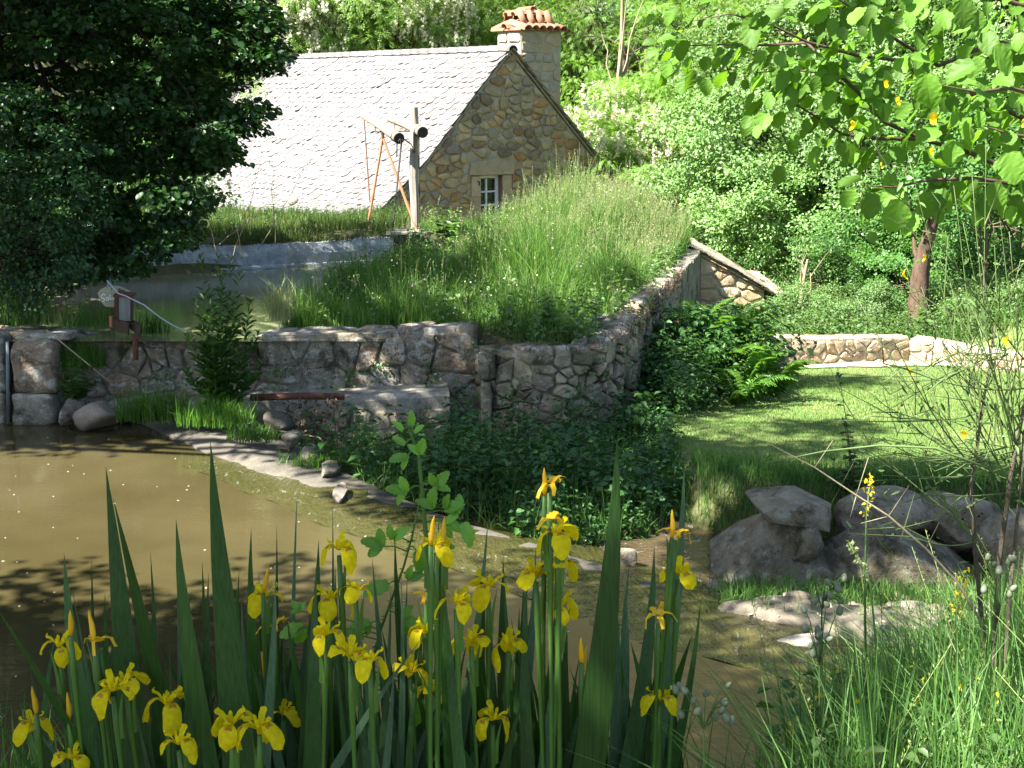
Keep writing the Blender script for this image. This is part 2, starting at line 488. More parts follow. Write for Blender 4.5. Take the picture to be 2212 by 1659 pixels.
M['herb'] = leaf_mat('leaf_herb', (0.025, 0.08, 0.018), (0.065, 0.15, 0.038), 0.36)
M['herb_lit'] = leaf_mat('leaf_herb_pale_lit', (0.06, 0.13, 0.035), (0.13, 0.21, 0.07), 0.38)  # paler herb leaf; on lit scrub it carries the sunlight as colour
M['fern'] = leaf_mat('leaf_fern', (0.06, 0.15, 0.026), (0.11, 0.225, 0.045), 0.42)
M['willow'] = leaf_mat('leaf_willowherb', (0.035, 0.10, 0.02), (0.075, 0.16, 0.035), 0.38)
M['broom'] = leaf_mat('broom_stem', (0.07, 0.115, 0.03), (0.13, 0.18, 0.065), 0.2)


# ------------------------------------------------------------------ terrain
def sstep(t):
    t = np.clip(t, 0, 1)
    return t * t * (3 - 2 * t)


def sdpoly(x, y, poly):
    """signed distance to a polygon, negative inside"""
    x = np.asarray(x, float)
    y = np.asarray(y, float)
    d = np.full(x.shape, 1e9)
    ins = np.zeros(x.shape, bool)
    n = len(poly)
    for i in range(n):
        ax, ay = poly[i]
        bx, by = poly[(i + 1) % n]
        ex, ey = bx - ax, by - ay
        t = np.clip(((x - ax) * ex + (y - ay) * ey) / (ex * ex + ey * ey + 1e-12), 0, 1)
        d = np.minimum(d, np.hypot(x - ax - t * ex, y - ay - t * ey))
        c = ((ay > y) != (by > y)) & (x < ex * (y - ay) / (ey if abs(ey) > 1e-12 else 1e-12) + ax)
        ins ^= c
    return np.where(ins, -d, d)


LIP = [(-4.75, 17.3), (-4.2, 16.75), (-3.1, 15.35), (-2.13, 14.2), (-1.0, 12.85), (0.36, 11.5), (1.45, 10.25), (2.5, 9.6), (4.2, 8.9), (9, 7.4)]
RET = [(-0.42, 16.95), (-0.12, 16.45), (0.25, 16.15), (0.62, 16.1), (1.0, 16.35), (1.3, 16.85), (1.55, 17.6), (1.85, 19.0), (2.55, 22.0), (3.4, 25.8), (3.75, 27.6)]
TERR = [(-40, 17.3)] + RET + [(3.8, 31.0), (0.0, 31.5), (-3, 31.0), (-8, 31.5), (-40, 33)]
BASIN = [(-6.3, 17.2), (-3.0, 17.2), (-2.75, 19.0), (-2.35, 22.0), (-2.0, 25.3), (-4.0, 24.35), (-6.05, 23.2), (-9, 21.6), (-7.2, 19.6)]
LAWN = [(1.6, 17.4), (1.45, 16.2), (1.4, 15.2), (1.45, 14.3), (1.6, 13.4), (1.85, 12.85), (2.4, 12.6), (3.2, 12.55), (4.5, 12.35), (7, 11.8), (30, 9.2), (300, 5), (300, 400), (-300, 400), (-300, 17.8), (-40, 17.8), (0, 19.0)]


def zf(x, y):
    x = np.asarray(x, float)
    y = np.asarray(y, float)
    wob = 0.04 * np.sin(x * 2.1 + y * 1.3) + 0.03 * np.sin(x * 4.7 - y * 3.1)
    lawn = np.clip(0.40 - 0.068 * (y - 12.5), -0.9, 0.42) + 0.25 * wob
    yh = 44 - 15 * sstep((x - 5.0) / 5) - 13 * sstep((-x - 9) / 6)
    hill = 0.6 * np.maximum(0, y - yh) + 0.8 * sstep((y - yh) / 4) + 0.6 * np.maximum(0, y - 58)
    lawn = np.minimum(lawn + np.where(y > 20, hill, 0), 60)
    lawn = lawn + np.where(y > 20, sstep((x - 6.3) / 3) * sstep((y - 21) / 2) * 0.8, 0)
    z = lawn
    # stream and pool hollow
    low = -0.75 + wob
    sbar = sdpoly(x, y, [(1.45, 10.6), (1.55, 10.35), (2.5, 9.7), (4.2, 9.05), (6.5, 8.4), (6.5, 9.5), (3.4, 10.2), (2.3, 10.75)])
    low = low + (0.05 + 0.7 * wob - low) * sstep((0.32 - sbar) / 0.5)
    low = np.where(x < -9, low + 2.0 * sstep((-x - 9) / 3), low)
    sl = sdpoly(x, y, LAWN)
    wid = np.where(x < 1.8, 1.1, 0.45)
    z = low + (z - low) * sstep((-sl + wid * 0.5) / wid)
    # raised terrace behind the basin wall
    st = sdpoly(x, y, TERR)
    tz = 1.03 + (0.08 * sstep((x + 2.9) / 1.5) + 0.44 * sstep((x + 0.15 + (y - 26) * 0.12) / 1.7)) * sstep((y - 18.3) / 6) * sstep((-st - 0.15) / 1.5) + wob
    tz = np.where(x < -2.0, tz + 0.42 * sstep((y - 23.5 - (x + 4) * 0.5) / 0.5), tz)
    back = sstep((y - 29.4) / 2.2)
    tz = tz * (1 - back) + (-0.9 + wob + hill) * back
    z = np.where(st < -0.2, tz, z)
    sb = sdpoly(x, y, BASIN)
    z = np.where(st < -0.2, 0.25 + (z - 0.25) * sstep((sb + 0.3) / 0.5), z)
    # near bank under the photographer
    ye = y - 1.0 * sstep((x - 0.9) / 1.5)
    zb = np.interp(ye, [-60, -10, 1, 3, 4, 5, 6.3, 8], [6, 2.6, 2.35, 2.1, 1.75, 1.1, 0.1, -0.8]) + wob
    z = np.where(y < 10, np.maximum(z, zb), z)
    return z


def zat(x, y):
    return float(zf(np.array([x]), np.array([y]))[0])


def axis(segs):
    out = [segs[0][0]]
    for a, b, st in segs:
        n = max(1, int(round((b - a) / st)))
        out += list(np.linspace(a, b, n + 1)[1:])
    return np.array(out)


gx = axis([(-200, -40, 20), (-40, -12, 2), (-12, -8, 0.5), (-8, 7, 0.17), (7, 14, 0.5), (14, 40, 2), (40, 200, 20)])
gy = axis([(-60, -4, 7), (-4, 2, 0.5), (2, 33, 0.17), (33, 60, 1.5), (60, 100, 5), (100, 300, 40)])
GX, GY = np.meshgrid(gx, gy)
GZ = zf(GX, GY)
Vg = np.stack([GX, GY, GZ], -1).reshape(-1, 3)
idx = np.arange(len(Vg)).reshape(GX.shape)
Q = np.stack([idx[:-1, :-1], idx[:-1, 1:], idx[1:, 1:], idx[1:, :-1]], -1).reshape(-1, 4)
tag(put('ground', mesh_np('ground', Vg, Q, M['ground'], True)), kind='structure')


def sheet(name, poly, res, mat, dz, kind='structure', inset=0.0):
    """a strip of terrain surface inside a polygon, laid dz above the ground"""
    xs = [p[0] for p in poly]
    ys = [p[1] for p in poly]
    ax = np.arange(min(xs), max(xs) + res, res)
    ay = np.arange(min(ys), max(ys) + res, res)
    X, Y = np.meshgrid(ax, ay)
    Z = zf(X, Y) + dz
    V = np.stack([X, Y, Z], -1).reshape(-1, 3)
    ii = np.arange(len(V)).reshape(X.shape)
    Qd = np.stack([ii[:-1, :-1], ii[:-1, 1:], ii[1:, 1:], ii[1:, :-1]], -1).reshape(-1, 4)
    c = V[Qd].mean(1)
    Qd = Qd[sdpoly(c[:, 0], c[:, 1], poly) < -inset]
    return tag(put(name, mesh_np(name, V, Qd, mat, True)), kind=kind)


LAWNP = [(1.75, 13.6), (2.3, 13.2), (3.2, 12.95), (4.6, 12.6), (9, 11.6), (9, 23.5), (3.6, 23.5), (2.9, 21), (2.3, 18.5), (1.9, 16.6), (1.5, 15)]
sheet('lawn', LAWNP, 0.2, M['lawn'], 0.012)


def flat(name, poly, z, mat):
    return tag(put(name, mesh_py(name, [(p[0], p[1], z) for p in poly], [tuple(range(len(poly)))], mat)), kind='structure')


flat('pool_water', [(-16, 3), (9, 3)] + LIP[::-1] + [(-5.2, 17.25), (-16, 17.25)], 0.0, M['pool'])
flat('basin_water', [(-10, 16.9), (-1.5, 16.9), (-1.5, 26), (-10, 26)], 0.98, M['basin'])
flat('stream_water', LIP[3:] + [(12, 13), (0.2, 17), (-2, 16)], -0.13, M['stream'])


# ------------------------------------------------------------------ stones
def voronoi(seeds, poly, k=22):
    """cells of the seeds clipped to the convex polygon"""
    S_ = np.asarray(seeds, float)
    cells = []
    for i, s in enumerate(S_):
        d = np.hypot(*(S_ - s).T)
        order = np.argsort(d)[1:k + 1]
        c = [tuple(p) for p in poly]
        for j in order:
            q = S_[j]
            mx, my = (s + q) / 2
            nx, ny = q - s
            out = []
            n = len(c)
            for a in range(n):
                p0, p1 = c[a], c[(a + 1) % n]
                d0 = (p0[0] - mx) * nx + (p0[1] - my) * ny
                d1 = (p1[0] - mx) * nx + (p1[1] - my) * ny
                if d0 <= 0: out.append(p0)
                if (d0 < 0 < d1) or (d1 < 0 < d0):
                    t = d0 / (d0 - d1)
                    out.append((p0[0] + t * (p1[0] - p0[0]), p0[1] + t * (p1[1] - p0[1])))
            c = out
            if len(c) < 3: break
        cells.append(c)
    return cells


def clip_half(c, px, py, nx, ny):
    out = []
    n = len(c)
    for a in range(n):
        p0, p1 = c[a], c[(a + 1) % n]
        d0 = (p0[0] - px) * nx + (p0[1] - py) * ny
        d1 = (p1[0] - px) * nx + (p1[1] - py) * ny
        if d0 <= 0: out.append(p0)
        if (d0 < 0 < d1) or (d1 < 0 < d0):
            t = d0 / (d0 - d1)
            out.append((p0[0] + t * (p1[0] - p0[0]), p0[1] + t * (p1[1] - p0[1])))
    return out


def inpoly(x, y, poly):
    return sdpoly(np.array([x]), np.array([y]), poly)[0] < 0


def rubble_seeds(poly, size, aspect, r, course=0.5, fill=0.0):
    """jittered courses: seeds in (a, b*aspect) so cells come out wider than tall"""
    xs = [p[0] for p in poly]
    ys = [p[1] for p in poly]
    seeds = []
    y = min(ys) + size * 0.3
    while y < max(ys):
        x = min(xs) + r.uniform(0, size * aspect)
        h = size * r.uniform(0.75, 1.25)
        while x < max(xs):
            w = size * aspect * r.choice([0.6, 0.8, 1.0, 1.0, 1.3, 1.6])
            sx, sy = x + w / 2, y + h / 2 + r.uniform(-course, course) * size * 0.45
            if inpoly(sx, sy, poly):
                seeds.append((sx, sy))
                if w > size * aspect * 1.2 and r.random() < 0.35:
                    seeds.append((sx + w * 0.3, sy + size * 0.45))
            x += w
        y += h
    if fill:
        for _ in range(int(len(seeds) * fill)):
            q = (r.uniform(min(xs), max(xs)), r.uniform(min(ys), max(ys)))
            if inpoly(q[0], q[1], poly): seeds.append(q)
    return seeds


def stone_mesh(name, pts, fmap, proud, joint, mat, r, bulge=1.0, rnd_=False):
    n = len(pts)
    cx = sum(p[0] for p in pts) / n
    cy = sum(p[1] for p in pts) / n
    rad = sum(math.hypot(p[0] - cx, p[1] - cy) for p in pts) / n
    k = max(0.4, 1 - joint / max(rad, 1e-3))
    pts = [(cx + (p[0] - cx) * k, cy + (p[1] - cy) * k) for p in pts]
    ch = []
    for i in range(n):
        a, b = pts[i], pts[(i + 1) % n]
        t = r.uniform(0.1, 0.22) if not rnd_ else r.uniform(0.16, 0.34)
        ch.append((a[0] + (b[0] - a[0]) * t, a[1] + (b[1] - a[1]) * t))
        ch.append((a[0] + (b[0] - a[0]) * (1 - t), a[1] + (b[1] - a[1]) * (1 - t)))
    if len(ch) > 12: ch = ch[::2] if len(ch) > 18 else ch
    pts = ch
    n = len(pts)
    o = fmap(cx, cy, 0)
    V = []
    tx, ty = r.uniform(-1, 1) * proud * 0.5, r.uniform(-1, 1) * proud * 0.5
    for sc, dep in ((1.0, -0.05), (0.96, proud * 0.65), (0.76, proud)):
        for p in pts:
            j = 1 + r.uniform(-0.035, 0.035) if sc < 1 else 1
            a = cx + (p[0] - cx) * sc * j
            b = cy + (p[1] - cy) * sc * j
            dd = dep
            if dep > 0: dd += (tx * (a - cx) + ty * (b - cy)) / max(rad, 0.02) * 0.6 + r.uniform(-0.12, 0.12) * proud
            V.append(fmap(a, b, dd) - o)
    V.append(fmap(cx, cy, proud * (1 + 0.08 * bulge)) - o)
    Fc = []
    for L in (0, 1):
        for i in range(n):
            i2 = (i + 1) % n
            Fc.append((L * n + i, L * n + i2, (L + 1) * n + i2, (L + 1) * n + i))
    for i in range(n):
        Fc.append((2 * n + i, 2 * n + (i + 1) % n, 3 * n))
    return mesh_py(name, V, Fc, mat, rnd_), o


def stones(parent, poly, fmap, size, aspect, mat, seed, proud=0.04, joint=0.018, holes=(), name='stone', clip=None, limit=298, course=0.5, rounded=False, fill=0.0):
    """rubble stones over a polygon of a surface, each an object of its own"""
    r = random.Random(seed)
    sd = rubble_seeds(poly, size, aspect, r, course, fill)
    if len(sd) > limit: sd = sd[:]
    xs = [p[0] for p in poly]
    ys = [p[1] for p in poly]
    hull = [(min(xs), min(ys) * 1), (max(xs), min(ys)), (max(xs), max(ys)), (min(xs), max(ys))]
    sc = aspect
    cells = voronoi([(a / sc, b) for a, b in sd], [(a / sc, b) for a, b in hull])
    made = []
    pw = wpos(parent)
    for s, c in zip(sd, cells):
        if len(c) < 3: continue
        c = [(a * sc, b) for a, b in c]
        if clip:
            for (px, py, nx, ny) in (clip(s) if callable(clip) else clip):
                c = clip_half(c, px, py, nx, ny)
                if len(c) < 3: break
            if len(c) < 3: continue
        bad = False
        for (x0, y0, x1, y1) in holes:
            if x0 < s[0] < x1 and y0 < s[1] < y1:
                bad = True
                break
            if max(p[0] for p in c) > x0 and min(p[0] for p in c) < x1 and max(p[1] for p in c) > y0 and min(p[1] for p in c) < y1:
                opts = []
                if s[0] <= x0: opts.append((x0 - s[0], (x0, 0, 1, 0)))
                if s[0] >= x1: opts.append((s[0] - x1, (x1, 0, -1, 0)))
                if s[1] <= y0: opts.append((y0 - s[1], (0, y0, 0, 1)))
                if s[1] >= y1: opts.append((s[1] - y1, (0, y1, 0, -1)))
                c = clip_half(c, *max(opts)[1])
                if len(c) < 3:
                    bad = True
                    break
        if bad: continue
        ar = 0.5 * abs(sum(c[i][0] * c[(i + 1) % len(c)][1] - c[(i + 1) % len(c)][0] * c[i][1] for i in range(len(c))))
        if ar < 0.12 * size * size * aspect: continue
        me, o = stone_mesh(name, c, fmap, proud * r.uniform(0.55, 1.5), joint * r.uniform(0.8, 1.5), mat, r, 1.0, rounded)
        made.append(put(name, me, parent, o - pw))
        if len(made) >= limit: break
    return made


def line_map(pl, inward_flip=1):
    """(distance along a plan polyline, height, out) -> world; out points to the right of travel"""
    P = [Vector((p[0], p[1], 0)) for p in pl]
    cum = [0.0]
    for a, b in zip(P, P[1:]): cum.append(cum[-1] + (b - a).length)
    NN = []
    for i in range(len(P)):
        t = (P[min(i + 1, len(P) - 1)] - P[max(i - 1, 0)]).normalized()
        NN.append(Vector((t.y, -t.x, 0)))

    def f(s, z, n):
        s = min(max(s, 0), cum[-1] - 1e-6)
        i = 0
        while i < len(cum) - 2 and cum[i + 1] < s: i += 1
        t = (s - cum[i]) / (cum[i + 1] - cum[i])
        p = P[i].lerp(P[i + 1], t)
        nn = NN[i].lerp(NN[i + 1], t).normalized()
        return Vector((p.x, p.y, z)) + nn * n
    return f, cum[-1]


def wall_core(name, fmap, length, z0, z1, thick, mat, parent, step=0.35, jit=0.02):
    """mortar body of a wall: front, top, back; z0, z1 functions of s"""
    n = max(2, int(length / step) + 1)
    V, Fc = [], []
    rr = random.Random(hash(name) & 255 if False else 5)
    for i in range(n):
        s = length * i / (n - 1)
        top = z1(s)
        for zz, nn in ((z0(s), 0.0), ((z0(s) + top) / 2, 0.0), (top, 0.0), (top + 0.01, -thick / 2), (top, -thick), (z0(s), -thick)):
            V.append(fmap(s, zz + rr.uniform(-jit, jit), nn + rr.uniform(-jit, jit) * 0.5))
    for i in range(n - 1):
        for k in range(5):
            a = i * 6 + k
            Fc.append((a, a + 6, a + 7, a + 1))
    Fc.append((0, 1, 2, 3, 4, 5))
    Fc.append(tuple((n - 1) * 6 + k for k in (5, 4, 3, 2, 1, 0)))
    w = wpos(parent)
    return put(name, mesh_py(name, [v - w for v in V], Fc, mat), parent)


def boulder(name, c, size, mat, seed, sub=3, rough=0.16, flat=0.75, rz=0.0, tilt=0.0, parent=None):
    """one rounded stone: a sphere pushed by noise and clipped by random facets"""
    import bmesh
    r = np.random.default_rng(seed)
    bm = bmesh.new()
    bmesh.ops.create_icosphere(bm, subdivisions=sub, radius=1.0)
    V = np.array([v.co[:] for v in bm.verts])
    pl = nrm(r.normal(size=(16, 3)))
    for p in pl:
        h = r.uniform(flat * 0.9, 1.0)
        d = V @ p
        V = V - np.outer(np.maximum(0, d - h) * 0.96, p)
    for fq, am in ((1.5, rough), (3.3, rough * 0.45), (7, rough * 0.2), (15, rough * 0.1), (31, rough * 0.05)):
        ph = r.uniform(0, 6, (3, 3))
        dirs = r.normal(size=(3, 3))
        nz = sum(np.sin(V @ dirs[k] * fq + ph[k, 0]) for k in range(3)) / 3
        V = V * (1 + am * nz)[:, None]
    lo_, hi_ = V.min(0), V.max(0)
    V = (V - (lo_ + hi_) / 2) / ((hi_ - lo_) / 2)
    V *= np.array(size)
    R = np.array((Matrix.Rotation(rz, 3, 'Z') @ Matrix.Rotation(tilt, 3, 'Y')))
    V = V @ R.T
    for v, co in zip(bm.verts, V): v.co = co
    me = bpy.data.meshes.new(name)
    bm.to_mesh(me)
    bm.free()
    me.polygons.foreach_set('use_smooth', [True] * len(me.polygons))
    me.materials.append(mat)
    return put(name, me, parent, c)


# ------------------------------------------------------------------ the mill house
TH = math.radians(52)
EU = Vector((-math.cos(TH), math.sin(TH), 0))      # along the ridge, away from the gable
EV = Vector((math.sin(TH), math.cos(TH), 0))       # along the gable, to the far right
APEX = at(1101, 106, 36.0)


def gable_uv(px, py):
    r = ray(px, py)
    o = Vector((0, 0, CAMZ))
    t = (APEX - o).dot(EU) / r.dot(EU)
    p = o + r * t
    return ((p - APEX).dot(EV), p.z)


def hp(u, v, z):
    return APEX + EU * u + EV * v + Vector((0, 0, z - APEX.z))


lv = [gable_uv(*p) for p in ((1101, 106), (1034, 190), (978, 269), (905, 364), (809, 466))]
rv = [gable_uv(*p) for p in ((1101, 106), (1156, 175), (1212, 246), (1265, 314), (1318, 379))]
e = (rv[-1][0] - rv[-2][0], rv[-1][1] - rv[-2][1])
rv.append((rv[-1][0] + e[0] * 1.4, rv[-1][1] + e[1] * 1.4))
e = (lv[-1][0] - lv[-2][0], lv[-1][1] - lv[-2][1])
lv.append((lv[-1][0] + e[0] * 0.25, lv[-1][1] + e[1] * 0.25))
ROOF_LEN = 20.0
GROUND_H = -1.2
house = empty('mill_house', hp(0, 0, GROUND_H))
tag(house, 'old stone mill house with pale slate roof behind the grassy bank', 'house')
HW = Vector(house.location)


def hbuild(mb, name, mat, smooth=False, parent=None):
    par = parent or house
    w = wpos(par)
    return put(name, mesh_py(name, [Vector(v) - w for v in mb.V], mb.F, mat, smooth), par)


# gable wall core with window opening
wl, wt = gable_uv(1036, 379)
wr, _ = gable_uv(1084, 379)
wb = wt - 1.28
TK = 0.10                                            # roof thickness below the tile line
poly = [(lv[-1][0] + 0.25, GROUND_H)] + [(v + 0.12 * (i == len(lv) - 1) , z - TK) for i, (v, z) in reversed(list(enumerate(lv)))] + [(v, z - TK) for v, z in rv[1:]] + [(rv[-1][0] - 0.2, GROUND_H)]
top_pts = [(v, z - TK) for v, z in lv[::-1]] + [(v, z - TK) for v, z in rv[1:]]


def top_at(v):
    return float(np.interp(v, [p[0] for p in top_pts], [p[1] for p in top_pts]))


mb = MB()
cuts = sorted(set([p[0] for p in top_pts] + [wl, wr]))
for a, b in zip(cuts, cuts[1:]):
    spans = [(GROUND_H, None)]
    if a >= wl - 1e-6 and b <= wr + 1e-6: spans = [(GROUND_H, wb), (wt, None)]
    for lo, hi in spans:
        za, zb = (top_at(a), top_at(b)) if hi is None else (hi, hi)
        if min(za, zb) <= lo: za, zb = max(za, lo + 0.01), max(zb, lo + 0.01)
        mb.add([hp(0, a, lo), hp(0, b, lo), hp(0, b, zb), hp(0, a, za)], [(0, 1, 2, 3)])
for a, b in (((wl, wb), (wl, wt)), ((wl, wt), (wr, wt)), ((wr, wt), (wr, wb)), ((wr, wb), (wl, wb))):
    mb.add([hp(0, *a), hp(0, *b), hp(0.45, *b), hp(0.45, *a)], [(0, 1, 2, 3)])
gable = hbuild(mb, 'gable_wall', M['mortar'])
mb = MB()
for v in (lv[-1][0] + 0.3, rv[-1][0] - 0.3):
    mb.add([hp(0, v, GROUND_H), hp(ROOF_LEN, v, GROUND_H), hp(ROOF_LEN, v, top_at(v) - 0.05), hp(0, v, top_at(v) - 0.05)], [(0, 1, 2, 3)])
mb.add([hp(ROOF_LEN, p[0], p[1]) for p in top_pts] + [hp(ROOF_LEN, top_pts[-1][0], GROUND_H), hp(ROOF_LEN, top_pts[0][0], GROUND_H)], [tuple(range(len(top_pts) + 2))])
hbuild(mb, 'side_wall', M['mortar'])
# rubble of the gable
gclip = []
for pts in (lv, rv):
    for (a, b) in zip(pts[:-1], pts[1:]):
        d = Vector((b[0] - a[0], b[1] - a[1])).normalized()
        n_ = Vector((-d.y, d.x))
        if n_.y < 0: n_ = -n_
        gclip.append((a[0], a[1] - TK * 1.4, n_.x, n_.y))
jamb = 0.30


def gable_clip(s):
    pts = lv if s[0] < 0 else rv
    best = None
    for a, b in zip(pts, pts[1:]):
        lo, hi = sorted((a[0], b[0]))
        if lo <= s[0] <= hi or b is pts[-1]:
            best = (a, b)
            break
    a, b = best
    d = Vector((b[0] - a[0], b[1] - a[1])).normalized()
    n_ = Vector((-d.y, d.x))
    if n_.y < 0: n_ = -n_
    return [(a[0], a[1] - TK * 1.2, n_.x, n_.y)]


gpoly = [(lv[-1][0] + 0.1, 0.42)] + [(v, z - 0.1) for v, z in lv[::-1]] + [(v, z - 0.1) for v, z in rv[1:]] + [(rv[-1][0], 0.42)]
stones(gable, gpoly, lambda a, b, n: hp(-n, a, b), 0.225, 1.6, M['gable_stone'], 3, proud=0.05, joint=0.013, holes=((wl - jamb, wb - 0.25, wr + jamb, wt + 0.42),), clip=gable_clip, limit=300, course=1.2, rounded=True)
# dressed window surround
mb = MB()
lin = [(wl - 0.36, wt + 0.02), (wr + 0.34, wt), (wr + 0.36, wt + 0.30), (wl + 0.5 * (wr - wl) + 0.1, wt + 0.42), (wl - 0.3, wt + 0.31)]
mb.add([hp(-0.07, *p) for p in lin] + [hp(0.12, *p) for p in lin], [(0, 1, 2, 3, 4)] + [(i, i + 5, (i + 1) % 5 + 5, (i + 1) % 5) for i in range(5)])
hbuild(mb, 'lintel', M['dressed'])
for x0, x1 in ((wl - jamb + 0.02, wl), (wr, wr + jamb - 0.02)):
    z = wb
    for hgt in (0.42, 0.34, 0.50):
        mb = MB()
        a0, a1 = (x0 - (0.06 if hgt == 0.34 else 0), x1) if x0 < wl else (x0, x1 + (0.08 if hgt == 0.34 else 0))
        z2 = min(z + hgt, wt - 0.005)
        q = [(a0, z + 0.008), (a1, z + 0.008), (a1, z2), (a0, z2)]
        mb.add([hp(-0.05, *p) for p in q] + [hp(0.14, *p) for p in q], [(0, 1, 2, 3)] + [(i, i + 4, (i + 1) % 4 + 4, (i + 1) % 4) for i in range(4)])
        hbuild(mb, 'jamb_stone', M['dressed'])
        z = z2
mb = MB()
q = [(wl - 0.35, wb - 0.16), (wr + 0.35, wb - 0.16), (wr + 0.35, wb), (wl - 0.35, wb)]
mb.add([hp(-0.10, *p) for p in q] + [hp(0.2, *p) for p in q], [(0, 1, 2, 3)] + [(i, i + 4, (i + 1) % 4 + 4, (i + 1) % 4) for i in range(4)])
hbuild(mb, 'window_sill', M['dressed'])
# window: white frame, 2 x 4 panes
WD = 0.16
win = MB()


def bar(mbx, a0, b0, a1, b1, d0, d1):
    q = [(a0, b0), (a1, b0), (a1, b1), (a0, b1)]
    mbx.add([hp(d0, *p) for p in q] + [hp(d1, *p) for p in q], [(0, 1, 2, 3), (7, 6, 5, 4)] + [(i, i + 4, (i + 1) % 4 + 4, (i + 1) % 4) for i in range(4)])


fw = 0.055
bar(win, wl, wb, wl + 0.03, wt - 0.06, WD, WD + 0.06)
bar(win, wr - fw * 1.6, wb, wr, wt - 0.06, WD, WD + 0.06)
bar(win, wl, wt - 0.09, wr, wt - 0.02, WD + 0.01, WD + 0.07)
bar(win, wl, wb, wr, wb + fw, WD + 0.012, WD + 0.06)
mid = (wl + 0.03 + wr - fw * 1.6) / 2
bar(win, mid - 0.025, wb + 0.01, mid + 0.025, wt - 0.1, WD - 0.012, WD + 0.05)
ph = (wt - 0.09 - wb - fw) / 3.4
zs = [wt - 0.09 - k * ph for k in range(4)]
for z in zs[1:]:
    bar(win, wl + 0.03, z - 0.02, wr - fw * 1.6, z + 0.02, WD + 0.003, WD + 0.045)
window = hbuild(win, 'window', M['white_paint'])
for k in range(4):
    zt = zs[k] - 0.02
    zb_ = (zs[k + 1] + 0.02) if k < 3 else wb + fw
    for a0, a1 in ((wl + 0.03, mid - 0.025), (mid + 0.025, wr - fw * 1.6)):
        mb = MB()
        mb.add([hp(WD + 0.03, a0, zb_), hp(WD + 0.03, a1, zb_), hp(WD + 0.03, a1, zt), hp(WD + 0.03, a0, zt)], [(0, 1, 2, 3)])
        hbuild(mb, 'pane', M['glass'], parent=window)
mb = MB()
mb.tube([hp(-0.06, wl - 0.09, wt - 0.14), hp(-0.11, wl - 0.09, wt - 0.15), hp(-0.11, wl - 0.09, wt - 0.24)], 0.018, 6)
hbuild(mb, 'shutter_pin', M['iron'])


# roof: bed, tiles in overlapping rows
def prof(side):
    pts = lv if side < 0 else rv
    cum = [0.0]
    for a, b in zip(pts, pts[1:]): cum.append(cum[-1] + math.hypot(b[0] - a[0], b[1] - a[1]))

    def f(s):
        s = max(0, min(s, cum[-1]))
        return float(np.interp(s, cum, [p[0] for p in pts])), float(np.interp(s, cum, [p[1] for p in pts]))
    return f, cum[-1]


pl_, plen = prof(-1)
pr_, rlen = prof(1)
OVER = -0.10
beds = {}
for nm, pf, ln in (('roof_slope', pl_, plen), ('far_roof_slope', pr_, rlen)):
    mb = MB()
    ns = 14
    ring = []
    for i in range(ns + 1):
        v, z = pf(ln * i / ns)
        ring.append((v, z))
    V = []
    for u in (OVER + 0.04, ROOF_LEN):
        V += [hp(u, v, z - 0.015) for v, z in ring] + [hp(u, v, z - 0.075) for v, z in ring]
    n2 = 2 * (ns + 1)
    Fc = []
    for i in range(ns):
        Fc += [(i, i + 1, n2 + i + 1, n2 + i), (ns + 1 + i + 1, ns + 1 + i, n2 + ns + 1 + i, n2 + ns + 1 + i + 1), (i + 1, i, ns + 1 + i, ns + 2 + i), (n2 + i, n2 + i + 1, n2 + ns + 2 + i, n2 + ns + 1 + i)]
    Fc.append((ns, ns + ns + 1, n2 + ns + ns + 1, n2 + ns))
    beds[nm] = hbuild(mb.add(V, Fc), nm, M['slate_dark'])
# tile shapes: local x along the ridge, local y down the slope, z out
TW, TE = 0.28, 0.175


def tile_geo(r):
    w = TW * r.uniform(0.88, 1.16) / 2
    L = TE * 1.9
    th = 0.018 * r.uniform(0.8, 1.5)
    c1, c2 = r.uniform(0.55, 0.9), r.uniform(0.55, 0.9)
    out = [(-w * 0.95, 0), (w * 0.95, 0), (w, L * 0.68), (w * 0.86, L * (0.80 + 0.07 * c2)), (w * 0.45, L * (0.95 + r.uniform(-.02, .02))), (-w * 0.1, L * r.uniform(0.98, 1.03)), (-w * 0.6, L * (0.93 + r.uniform(-.03, .03))), (-w * 0.9, L * (0.78 + 0.06 * c1)), (-w, L * 0.66)]
    n = len(out)
    V = [(x, y, th + (0.008 if 2 < i < 7 else 0)) for i, (x, y) in enumerate(out)] + [(x * 0.98, y, 0) for x, y in out]
    Fc = [tuple(range(n))] + [(i, n + i, n + (i + 1) % n, (i + 1) % n) for i in range(n)]
    return V, Fc


tr = random.Random(21)
tile_meshes = []
tile_data = []
for k in range(9):
    V, Fc = tile_geo(tr)
    tile_data.append((V, Fc))
    tile_meshes.append(mesh_py('roof_tile', V, Fc, M['slate']))
nrow = int(plen / TE)
places = []
for i in range(nrow):
    s = i * TE + 0.02
    v0, z0 = pl_(s)
    v1, z1 = pl_(min(s + TE * 1.6, plen))
    dn = (EV * (v1 - v0) + Vector((0, 0, z1 - z0))).normalized()
    nn = EU.cross(dn).normalized()
    if nn.z < 0: nn = -nn
    u = OVER + 0.17 + (0.5 if i % 2 else 0) * TW * 0.9
    if i % 2: places.append((i, OVER + 0.09, v0, z0, dn, nn, 0.55))
    while u < ROOF_LEN:
        places.append((i, u + tr.uniform(-0.02, 0.02), v0, z0, dn, nn, 1.0))
        u += TW * tr.uniform(0.93, 1.05)
places.sort(key=lambda p: p[1] + abs(p[0] - nrow * 0.55) * 0.05)
rest = MB()
roofbed = beds['roof_slope']
